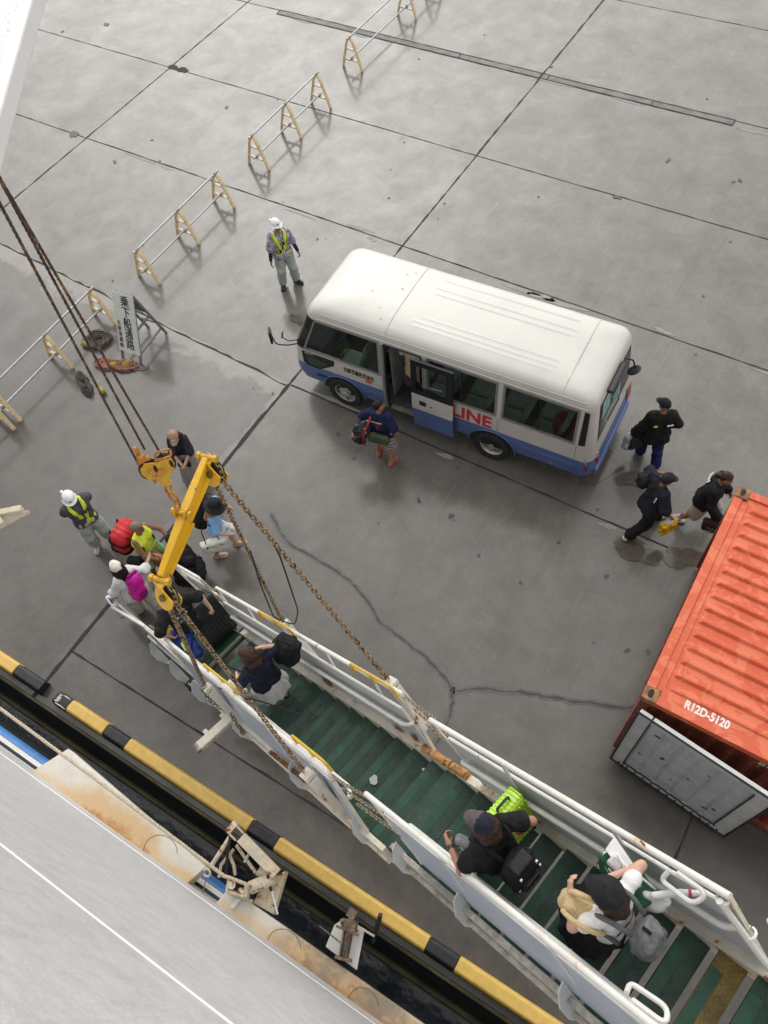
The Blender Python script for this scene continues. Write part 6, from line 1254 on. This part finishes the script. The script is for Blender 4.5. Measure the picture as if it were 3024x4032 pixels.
# 6 woman in white at the gangway foot
p = Person('woman in white clothes and white cap stepping off the gangway', (0.668,-5.421,0.020), 176, 1.62, 'fair', 1.0, lean=4, fem=1, head=(-14, 6), feet={'L': (.05, .12, 0, 5), 'R': (-.22, -.13, .0, -5)}, hands={'L': (.10, .34, .84), 'R': (-.04, -.52, 1.08)}, elbows={'L': (-.5, .8, 0), 'R': (-.6, -.2, -.6)}, curl=(1, 1))
p.shirt(c_white, 1.15, -.10, .034, flare=.025); p.pants(c_off, 1.85, .034, .035); p.sandals(shoe_b); p.hairdo(HAIRB, 'long', .30); o = p.hat('cap', cloth('cap_white', (.68, .65, .59), .05))
c = p.hc + p.RH @ V3(-.104, 0, .072); m = MB(); m.lathe([(.001, .0), (.036, .0), (.038, -.012)], Vector(c), Vector(p.RH @ V3(-1, 0, .25)), 14); m.build('cap_opening', c_black, o)
mg = cloth('drybag_magenta', (.55, .015, .30), .15, .35)
b = bag('dry_bag', p, (-.25, -.02, 1.10), (.12, .13, .27), mg, 'magenta dry bag on the back of the woman in white', 'dry bag', (8, 14, 0), .10, -.12, .012); m = MB(); m.box((0, 0, .29), (.05, .20, .05)); m.build('roll_top', cloth('drybag_dark', (.25, .01, .14)), b, bevel=.02)
m = MB(); m.box((-.126, -.02, -.13), (.006, .12, .11)); m.build('printed_label', paint('label_purple', (.16, .01, .10), .6), b); text('GULL', .045, mg, (-.1305, .03, -.13), (0, -1, 0), (0, 0, 1), b, bold=.002)
for sg in (1, -1): strap(b, [(.08, .08 * sg, .22), (.20, .12 * sg, .30), (.34, .12 * sg, .15), (.30, .16 * sg, -.16), (.1, .1 * sg, -.24)], .014, c_black, 'shoulder_strap')
b = bag('plastic_bag', p, (.12, .37, .60), (.05, .17, .21), paint('bag_pale_blue', (.62, .68, .78), .4, var=.06), 'pale blue carrier bag in the left hand of the woman in white', 'carrier bag', (0, 0, 75), .03, -.1, .008); strap(b, [(-.0, -.07, .18), (0, -.04, .27), (0, .05, .27), (0, .07, .18)], .012, c_black); text('Moooi', .07, c_navy, (.052, -.11, -.02), (0, 1, 0), (0, 0, 1), b, bold=.002) if False else None
b = bag('leather_bag', p, (-.10, -.66, .78), (.20, .07, .20), cloth('leather_rust', (.27, .085, .03), .15, .5), 'rust brown leather bag with rope handles beside the woman in white', 'handbag', (0, 0, 10), .04, .05, .006); strap(b, [(-.12, .0, .18), (-.06, .02, .32), (.04, .04, .32), (.10, 0, .18)], .014, straw)
b = bag('shoulder_bag', p, (.16, -.36, .98), (.13, .08, .12), c_black, 'small black shoulder bag in front of the woman in white', 'bag', (0, 0, 30), .06)
# 7 man with suitcases on the landing flap
f7 = gworld(1.75, -5.10, 0)
p = Person('man in black printed shirt pulling two cases down the landing flap', f7, 168, 1.68, 'fair', 1.12, lean=14, head=(20, 26), feet={'L': (.14, .10, -.05, 8), 'R': (-.16, -.12, .16, -8)}, hands={'L': (-.04, .30, .98), 'R': (-.20, -.36, 1.12)}, elbows={'L': (-.5, .9, -.1), 'R': (-.7, -.5, -.1)}, curl=(1, 1))
p.shirt(c_black, .85, -.06, .026, flare=.012); p.pants(c_navy, .95, .03, .03, name='shorts'); p.sandals(shoe_b); p.hairdo(HAIRB)
bk = p.RT @ V3(-1, 0, 0); oo = p.T(-.125, .10, .36); text('Phuket', .07, white_ink, oo + bk * .012, p.RT @ V3(0, -1, 0), p.RT @ V3(0, 0, 1), p.o, bold=.002); text('Diving', .045, white_ink, p.T(-.132, .08, .28) + bk * .012, p.RT @ V3(0, -1, 0), p.RT @ V3(0, 0, 1), p.o, bold=.001)
m = MB(); c = Vector(p.T(-.122, -.02, .44) + bk * .014); ex_, ez_ = Vector(p.RT @ V3(0, -1, 0)), Vector(p.RT @ V3(0, 0, 1))
for j in range(3): m.tube([c + ex_ * (.05 * math.cos(a) * (1 - j * .25)) + ez_ * (.028 * math.sin(a + j * .5)) for a in [2 * math.pi * k / 14 for k in range(14)]], .003, 4, closed=True)
m.build('shirt_print', white_ink, p.o)
def case(nm, c, yaw, dims, mt, lab, tilt=0):
    M4 = Matrix.Translation(Vector(c)) @ Matrix.Rotation(R(yaw), 4, 'Z') @ Matrix.Rotation(R(tilt), 4, 'Y'); root = empty(nm, mat=M4, label=lab, cat='suitcase'); x, y, z = dims
    m = MB(); m.box((0, 0, z / 2 + .04), (x, y, z)); m.build('shell', mt, root, bevel=.05, seg=4)
    m = MB()
    for i in range(9):
        yy = -y / 2 + y * (i + .5) / 9
        for sx in (-1, 1): m.box((sx * (x / 2 + .001), yy, z / 2 + .04), (.014, y / 9 * .5, z * .84))
        m.box((0, yy, z + .04), (x * .7, y / 9 * .5, .014))
    m.build('ribs', mt, root, bevel=.005)
    m = MB(); m.tube(rounded([(-.0, -y * .2, z + .04), (0, -y * .2, z + .08), (0, y * .2, z + .08), (0, y * .2, z + .04)], .02), .012, 6); m.build('carry_handle', blackp, root)
    for sx in (-1, 1):
        for sy in (-1, 1):
            m = MB(); m.cyl((sx * x * .38, sy * y * .36 - .012, .022), (sx * x * .38, sy * y * .36 + .012, .022), .024, 12); m.build('wheel', blackp, root)
    return root
hw = f7 + Matrix.Rotation(R(168), 3, 'Z') @ Vector((-.22, -.38, 0))
sc = case('suitcase', gworld(2.05, -4.80, .01), 168, (.30, .52, .74), blackp, 'large black ribbed suitcase by the right rail of the landing flap', 34)
m = MB(); m.tube(rounded([(-.08, -.1, .75), (-.08, -.1, .92), (-.08, .1, .92), (-.08, .1, .75)], .03), .010, 6); m.build('pull_handle', blackp, sc)
db = cloth('duffel_blue', (.012, .028, .16), .25, .5)
b = bag('duffel_bag', p, (-.20, .22, .74), (.30, .15, .16), db, 'navy blue duffel bag with grey ends hanging at the hip of the suitcase man', 'duffel bag', (-8, 0, -10), .11, 0, .010)
m = MB(); m.tube([(-.23, 0, 0), (-.31, 0, 0)], [.148, .10], 18); m.build('end_panel', grey_n, b, smooth=True); strap(b, [(.22, 0, .10), (.24, -.10, .40), (.12, -.24, .62), (-.06, -.18, .5), (-.20, 0, .12)], .020, cloth('strap_blue', (.014, .035, .17)), 'shoulder_strap'); m = MB(); m.box((-.05, .03, .165), (.14, .04, .012)); m.build('bag_logo', lime, b)
# 8 woman in navy top and white skirt
p = Person('woman in navy top and white skirt walking down the gangway with a black bag', gworld(4.30, -5.06, .0) + Vector((0, 0, .08)), 166, 1.58, scl=.90, skin='fair', wide=1.12, lean=10, fem=1, head=(10, 20), feet={'L': (.08, .10, -.10, 5), 'R': (-.12, -.10, .10, -5)}, hands={'L': (.22, .26, .86), 'R': (.10, -.20, 1.30)}, elbows={'L': (-.5, .9, -.3), 'R': (-.5, -.9, -.3)}, curl=(.8, .9))
p.shirt(c_navy, .75, -.03, .024); p.skirt(c_white, .42, .15, .23); p.shoes(shoe_b); p.hairdo(HAIRD, 'bob', .14)
b = bag('shoulder_bag', p, (-.06, -.42, 1.05), (.18, .15, .24), c_black, 'large soft black bag on the right shoulder of the white skirt woman', 'bag', (0, 20, 20), .14, .05, .014); strap(b, [(.1, .05, .2), (.08, .16, .36), (-.05, .16, .36), (-.1, .05, .2)], .016, c_black, 'shoulder_strap')
b = bag('white_bag', p, (.16, .34, .64), (.15, .045, .17), c_off, 'flat white bag in the left hand of the white skirt woman', 'bag', (0, 0, 10), .035, .05, .005)
# 9 near man with lime suitcase
p = Person('man in black shirt and grey and navy cap carrying luggage up the gangway', gworld(8.52, -5.10, 0) + Vector((0, 0, .02)), 166, 1.66, scl=.86, skin='tan', wide=1.05, lean=8, head=(8, 16), res=.011, feet={'L': (.10, .11, -.08, 5), 'R': (-.08, -.12, .08, -8)}, hands={'L': (.30, .26, .98), 'R': (-.06, -.30, .92)}, elbows={'L': (-.7, .6, -.1), 'R': (-.6, -.7, 0)}, curl=(.75, 1))
p.o['label'] = 'man in black shirt and grey and navy cap carrying luggage down the gangway'
p.shirt(c_black, .62, -.06, .024, flare=.012); p.pants(c_black, .95, .03, .03, name='shorts'); p.shoes(shoe_b); p.hairdo(HAIRD, 'long', .12); p.hat('cap', cloth('cap_grey', (.105, .088, .088), .12), cloth('cap_navy', (.018, .020, .036), .2))
m = MB(); w_ = p.wr['L']; fw = (p.wr['L'] - p.el['L']); fw /= np.linalg.norm(fw); m.tube([Vector(w_ - fw * .045), Vector(w_ - fw * .01)], .034, 14); m.build('wristwatch', blackp, p.o, smooth=True)
b = bag('rucksack', p, (-.27, -.02, 1.05), (.12, .155, .23), c_black, 'black rucksack with buckles on the back of the grey cap man', 'rucksack', (10, 0, 0), .10, -.08, .012, .011)
m = MB(); m.box((-.115, 0, -.06), (.05, .20, .20)); m.build('front_pocket', cloth('nylon_black', (.016, .016, .018), .4, .5), b, bevel=.022, seg=3); m = MB(); m.box((-.142, 0, .03), (.004, .17, .008)); m.build('zipper', paint('zip_grey', (.12, .12, .12), .4, .4), b); m = MB(); m.box((-.02, 0, .235), (.13, .20, .04)); m.build('top_flap', MATS['nylon_black'], b, bevel=.018, seg=3)
bk_ = paint('buckle', (.55, .55, .56), .3, .6)
for i, (y, z) in enumerate(((.1, .20), (-.1, .22), (.13, -.1), (-.14, -.05), (0, -.2))):
    m = MB(); m.box((-.112 if abs(y) < .12 else -.095, y, z), (.02, .024, .04)); m.build('buckle', bk_, b, bevel=.004)
for sg in (1, -1): strap(b, [(.10, .09 * sg, .22), (.22, .12 * sg, .34), (.40, .13 * sg, .20), (.36, .18 * sg, -.12), (.14, .14 * sg, -.2)], .024, c_black, 'shoulder_strap')
m = MB(); m.box(toB(b, p, p.T(.10, -.11, .46)), (.03, .04, .06)); m.build('strap_buckle', white_ink, b, bevel=.006)
strap(b, [toB(b, p, q) for q in (p.T(-.10, .02, .53), p.T(.02, -.075, .56), p.T(.13, .02, .40), p.T(.15, .16, .20), p.T(.02, .24, .08))], .018, grey_n, 'cross_strap')
b = bag('equipment_case', p, (.22, .17, 1.10), (.075, .04, .19), paint('case_grey', (.17, .17, .18), .55, var=.1), 'slim grey moulded case at the left chest of the grey cap man', 'case', (-4, -12, 20), .04, -.08, .002, .01)
text('DJI AVATA', .06, white_ink, (.0, .05, .14), (0, 0, -1), (-1, 0, 0), b, bold=.001)
case('suitcase', gworld(8.60, -4.77, .06), 166, (.18, .34, .48), lime, 'lime green ribbed suitcase beside the grey cap man', 22)
# 10 near woman with straw bag
p = Person('woman in black cap and white shirt sitting wide in a long black skirt with bags', gworld(9.62, -4.98, 0) + Vector((0, 0, .02)), 164, 1.54, scl=.86, skin='fair', wide=.98, lean=10, fem=1, head=(6, 18), res=.011, feet={'L': (.10, .12, -.10, 5), 'R': (-.10, -.11, .08, -5)}, hands={'L': (.34, .16, 1.06), 'R': (.20, -.16, 1.08)}, elbows={'L': (-.4, .9, -.5), 'R': (-.1, -1, -.1)}, curl=(.45, .9), palm={'L': (-.3, -.9, 0)})
p.o['label'] = 'woman in black cap and white shirt walking down the gangway with many bags'
p.shirt(c_white, .55, -.05, .018, flare=.0); p.skirt(c_black, .05, .14, .27, fwd=.06); p.shoes(shoe_b); p.hairdo(HAIRD, 'long', .17); p.hat('flatcap', cap_b)
b = bag('straw_bag', p, (.22, .15, .90), (.17, .10, .17), straw, 'round woven straw bag under the left arm of the black cap woman', 'straw bag', (-16, -10, 24), .10, .06, .008, .01)
m = MB(); m.tube(arc((0, .07, .10), .17, .1, math.pi - .1, 14, (1, 0, 0), (0, .25, 1)), .020, 8); m.tube(arc((0, -.07, .10), .17, .1, math.pi - .1, 14, (1, 0, 0), (0, -.1, 1)), .020, 8); m.build('handle', straw, b, smooth=True)
gv = cloth('rucksack_grey', (.15, .16, .16), .3, .5)
b = bag('rucksack', p, (-.24, -.03, 1.0), (.11, .135, .19), gv, 'grey rucksack on the back of the black cap woman', 'rucksack', (12, 0, 8), .11, -.12, .014, .011); m = MB(); m.tube([(0, 0, .16), (-.02, 0, .21), (.04, 0, .23)], .014, 6); m.build('top_cord', c_black, b)
for sg in (1, -1): strap(b, [(.08, .09 * sg, .20), (.20, .12 * sg, .33), (.36, .13 * sg, .22), (.38, .17 * sg, -.05), (.16, .14 * sg, -.16)], .028, cloth('strap_grey', (.12, .13, .125)), 'shoulder_strap')
gb = pattern('shopping_print', [(.02, .085, .05), (.02, .085, .05), (.02, .085, .05), (.66, .68, .68)], 7)
b = bag('shopping_bag', p, (.12, -.27, .80), (.22, .085, .16), gb, 'green and white printed shopping bag by the right rail', 'shopping bag', (0, 4, -4), .03, .12, .006, .01)
m = MB(); m.prism([(-.05, -.06, .185), (.26, -.11, .20), (.24, .02, .21), (.02, .05, .205)], (0, 0, .008)); m.build('paper_sheet', c_white, b); m = MB(); m.box((.12, .04, .20), (.11, .08, .07)); m.build('wrapped_item', cloth('wrap_pale', (.52, .48, .50), .2), b, bevel=.02)
strap(b, [(-.2, -.08, .15), (-.1, -.02, .30), (.08, .02, .30), (.2, -.06, .15)], .012, c_white)
b = bag('plastic_bag', p, (-.14, -.30, .88), (.095, .07, .10), paint('film_white', (.66, .67, .68), .35, var=.1), 'crumpled white plastic bag with a rolled tube sticking out', 'plastic bag', (0, 0, 20), .07, .05, .022, .011); m = MB(); m.tube([(.05, 0, .12), (-.12, -.1, .20), (-.26, -.16, .24)], [.03, .028, .02], 10); m.build('rolled_tube', c_white, b, smooth=True); m = MB(); m.tube([(-.165, -.118, .212), (-.185, -.126, .217)], .0285, 10); m.build('red_band', red_ink, b)
# 11 man beside the bus door
p = Person('man in navy shirt and striped shorts standing by the open bus door', (2.759,-0.718,0.000), 100, 1.72, 'tan', 1.12, head=(-55, -2), feet={'L': (.10, .16, 0, 8), 'R': (-.04, -.16, 0, -22)}, hands={'L': (.22, .26, 1.0), 'R': (.06, -.30, .88)}, elbows={'L': (-.3, .9, -.4), 'R': (-.8, -.5, 0)}, curl=(.6, .3))
p.shirt(cloth('tee_navy', (.013, .02, .06), .2), .85, -.05, .026, flare=.014); p.pants(pattern('stripe_shorts', [(.10, .11, .16), (.48, .46, .48), (.42, .24, .19), (.10, .11, .16), (.42, .40, .42), (.40, .20, .17)], 6, 'stripe'), .98, .03, .045, name='shorts', top=.08); p.sandals(red_r); p.hairdo(HAIRB)
def roundel(s, mt, x, y, z, rx, rz):
    bk = s.RT @ V3(-1, 0, 0); c = s.T(x, y, z) + bk * .012; m = MB(); pts = [Vector(c + s.RT @ V3(0, rx * math.cos(a), rz * math.sin(a)) - bk * (.05 * math.cos(a) ** 2)) for a in [math.pi * 2 * k / 20 for k in range(20)]]; m.add([Vector(c) + Vector(bk) * .008] + pts, [(0, i + 1, (i + 1) % 20 + 1) for i in range(20)]); return m.build('shirt_print', mt, s.o)
roundel(p, paint('print_maroon', (.20, .025, .05), .7), -.128, 0, .30, .12, .11)
text('ID CHATAN SPORTS', .035, white_ink, p.T(-.150, .15, .425) + p.RT @ V3(-.004, 0, 0), p.RT @ V3(0, -1, 0), p.RT @ V3(0, 0, 1), p.o, bold=.002, squeeze=.85)
b = bag('hip_bag', p, (-.20, -.05, .98), (.07, .20, .10), cloth('olive_nylon', (.06, .075, .04), .25, .5), 'olive green hip bag on the man in striped shorts', 'hip bag', (0, 0, 0), .055, -.05, .010)
b = bag('knapsack', p, (-.22, .30, 1.02), (.13, .14, .24), pattern('ink_print', [(.018, .02, .028), (.018, .02, .028), (.05, .045, .05), (.30, .28, .28)], 12), 'dark printed knapsack with a red strap on the man in striped shorts', 'knapsack', (6, 12, 10), .11, .08, .010)
strap(b, [(-.08, -.13, -.2), (-.15, -.06, .1), (-.02, -.12, .36), (.10, -.12, .42), (.2, -.1, .3)], .022, cloth('strap_red', (.40, .02, .03)), 'shoulder_strap'); m = MB(); m.lathe([(.001, .006), (.06, .004), (.062, -.02)], (-.06, .138, -.02), (-.3, 1, 0), 16); m.build('badge', pattern('badge_print', [(.6, .58, .55), (.5, .12, .05), (.05, .05, .06)], 30), b)
# 12 man in black jacket behind the bus
p = Person('man in black jacket, flat cap and blue trousers walking behind the bus', (7.107,1.593,0.000), 122, 1.72, 'tan', 1.12, head=(12, 6), feet={'L': (.14, .12, 0, 6), 'R': (-.20, -.10, .02, -35)}, hands={'L': (.02, .36, .84), 'R': (.12, -.30, .92)}, curl=(1, .6))
p.shirt(c_black, 1.95, -.14, .036, name='jacket', flare=.03); p.pants(c_blue, 1.92, .026, .025); p.shoes(shoe_b, sole=sole_w); p.hairdo(HAIRG); p.hat('cap', cap_b, None, 0, 14)
for y0, y1, mt in ((.15, .09, neon), (-.08, -.19, white_ink)):
    m = MB(); a, b_ = Vector(p.T(-.128, y0 / p.wide, .36)), Vector(p.T(-.115 if abs(y1) > .15 else -.128, y1 / p.wide, .36)); off = Vector(p.RT @ V3(-1, 0, 0)) * .022; m.bar(a + off, b_ + off, .02, .02); m.build('reflective_strip', mt, p.o)
b = bag('plastic_bag', p, (.05, .42, .58), (.07, .11, .20), paint('film_clear', (.50, .51, .50), .3, var=.12), 'white plastic bag in the left hand of the flat cap man', 'plastic bag', (0, 0, 30), .05, -.12, .012); strap(b, [(0, -.04, .18), (0, 0, .27), (0, .04, .18)], .012, c_white)
b = bag('dark_bag', p, (-.02, .31, .60), (.05, .12, .16), cloth('bag_charcoal', (.03, .032, .038)), 'small charcoal bag held beside the white plastic bag', 'bag', (0, 0, 15), .03, -.15, .006); strap(b, [(0, -.05, .13), (0, 0, .25), (0, .05, .13)], .012, c_black)
# 13 man in black with the yellow bag
p = Person('man in dark clothes with curved cap brim and pale shoes mid stride', (7.633,0.197,0.000), 48, 1.72, 'brown', 1.08, lean=8, head=(-6, 10), feet={'L': (.26, .10, 0, 0), 'R': (-.42, -.10, .03, 10)}, hands={'L': (.22, .26, 1.22), 'R': (.10, -.34, .84)}, elbows={'L': (-.6, .8, -.2), 'R': (-.7, -.5, 0)}, curl=(.9, 1))
p.shirt(cloth('tee_ink', (.016, .017, .024), .3), .9, -.10, .030, flare=.025); p.pants(c_black, 1.85, .032, .02); p.shoes(paint('shoe_pale', (.50, .50, .47), .6, var=.2), off=.014, sole=shoe_b); p.hairdo(HAIRB); p.hat('cap', cloth('cap_ink', (.022, .024, .032), .3))
m = MB(); a = Vector(p.T(-.10, -.14, .44) + p.RT @ V3(-.04, 0, 0)); m.bar(a, a + Vector(p.RT @ V3(0, .0, -.12)), .018, .012); m.build('shirt_tag', white_ink, p.o)
b = bag('shoulder_bag', p, (-.10, .30, 1.16), (.14, .12, .16), cloth('bag_ink', (.018, .019, .026), .3), 'black shoulder bag on the far side of the dark clothed man', 'bag', (0, 0, 0), .09, 0, .012); strap(b, [(0, 0, .14), (.03, -.1, .3), (.08, -.26, .34), (.14, -.42, .2)], .018, c_black, 'shoulder_strap')
b = bag('yellow_bag', p, (.10, -.36, .58), (.16, .07, .15), cloth('bag_yellow', (.62, .36, .02), .15), 'yellow shopping bag in the right hand of the dark clothed man', 'shopping bag', (0, 0, 10), .04, .05, .012)
strap(b, [(-.08, .03, .13), (-.05, .02, .26), (.05, .02, .26), (.08, .03, .13)], .012, c_off); strap(b, [(-.08, -.04, .13), (-.05, -.0, .26), (.05, -.0, .26), (.08, -.04, .13)], .012, c_off); m = MB(); m.box((0, 0, .15), (.18, .08, .04)); m.build('contents', c_white, b, bevel=.015)
# 14 man in the black sweater
p = Person('man in black sweater and pale shorts with tied back hair striding right', (8.353,0.681,0.000), 2, 1.72, 'tan', 1.1, lean=10, head=(-4, 6), feet={'L': (.30, .10, 0, 0), 'R': (-.36, -.10, .02, 10)}, hands={'L': (.24, .24, .92), 'R': (.26, -.30, .84)}, elbows={'L': (-.7, .5, 0), 'R': (-.7, -.5, 0)}, curl=(.6, 1))
p.shirt(cloth('sweat_black', (.010, .010, .013), .3), 1.9, -.06, .036, name='sweater', flare=.02); p.pants(cloth('shorts_stone', (.43, .40, .36), .08), .82, .03, .05, name='shorts'); p.hairdo(HAIRD, 'pony')
for k in 'LR':
    o = p.wear('sock', [(p.an[k], p.an[k] + (p.kn[k] - p.an[k]) * .52, .040, .052)] + p.footd[k][2], c_white, .006, amp=.001, res=.009)
    for t in (.40, .46): q_ = p.an[k] + (p.kn[k] - p.an[k]) * t; d_ = (p.kn[k] - p.an[k]) / np.linalg.norm(p.kn[k] - p.an[k]); p.wear('sock_stripe', [(q_ - d_ * .006, q_ + d_ * .006, .0505, .0515)], c_black, .0065, amp=0, res=.007, cuts=[(q_ + d_ * .007, d_), (q_ - d_ * .007, -d_)]).parent = o
p.sandals(cloth('slide_grey', (.09, .09, .095)))
text('Surf', .13, white_ink, p.T(-.165, .17, .40), p.RT @ V3(0, -1, 0), p.RT @ V3(.25, 0, 1), p.o, bold=.006)
b = bag('carrier_bag', p, (.30, -.30, .56), (.22, .06, .15), cloth('bag_plum', (.030, .018, .026), .3, .5), 'black carrier bag with faint lettering held by the striding man', 'carrier bag', (0, 0, 4), .04, .08, .008); strap(b, [(-.09, 0, .13), (-.05, 0, .26), (.05, 0, .26), (.09, 0, .13)], .012, c_black)
text('sea & more', .05, paint('faint_ink', (.35, .34, .34), .6), (-.14, -.066, 0), (1, 0, 0), (0, 0, 1), b); text('okinawa', .04, MATS['faint_ink'], (-.10, -.066, -.06), (1, 0, 0), (0, 0, 1), b)
# 15, 16 people on the bus
bz = Matrix.Rotation(ba, 3, 'Z')
def onbus(x, y, z): return bz @ Vector((x, y, z)) + Vector((.24, .06, 0))
p = Person('person in beige vest and blue trousers standing in the bus doorway', onbus(2.58, .36, .43), 70, 1.66, 'tan', 1.08, head=(0, 6), feet={'L': (.04, .10, 0, 5), 'R': (-.05, -.10, .0, -5)}, hands={'L': (.20, .22, 1.15), 'R': (.14, -.30, .90)}, curl=(.8, .6))
p.shirt(c_white, 1.95, .04, .020); p.shirt(cloth('vest_beige', (.52, .40, .24), .1), 0, -.06, .034, name='vest'); p.pants(c_blue, 1.92, .026, .02); p.shoes(shoe_b); p.hairdo(HAIRB); p.hat('cap', cap_b)
p = Person('person in blue long sleeves standing inside behind the front bus window', onbus(1.80, .75, .45), 250, 1.64, 'tan', 1.05, hands={'L': (.12, .30, 1.05), 'R': (.30, -.14, 1.35)}, elbows={'R': (-.2, -.9, -.5)}, curl=(.6, .8))
p.shirt(cloth('blue_sleeves', (.02, .06, .14), .2), 1.95, -.05, .024); p.pants(c_navy, 1.9); p.shoes(shoe_b); p.hairdo(HAIRB)
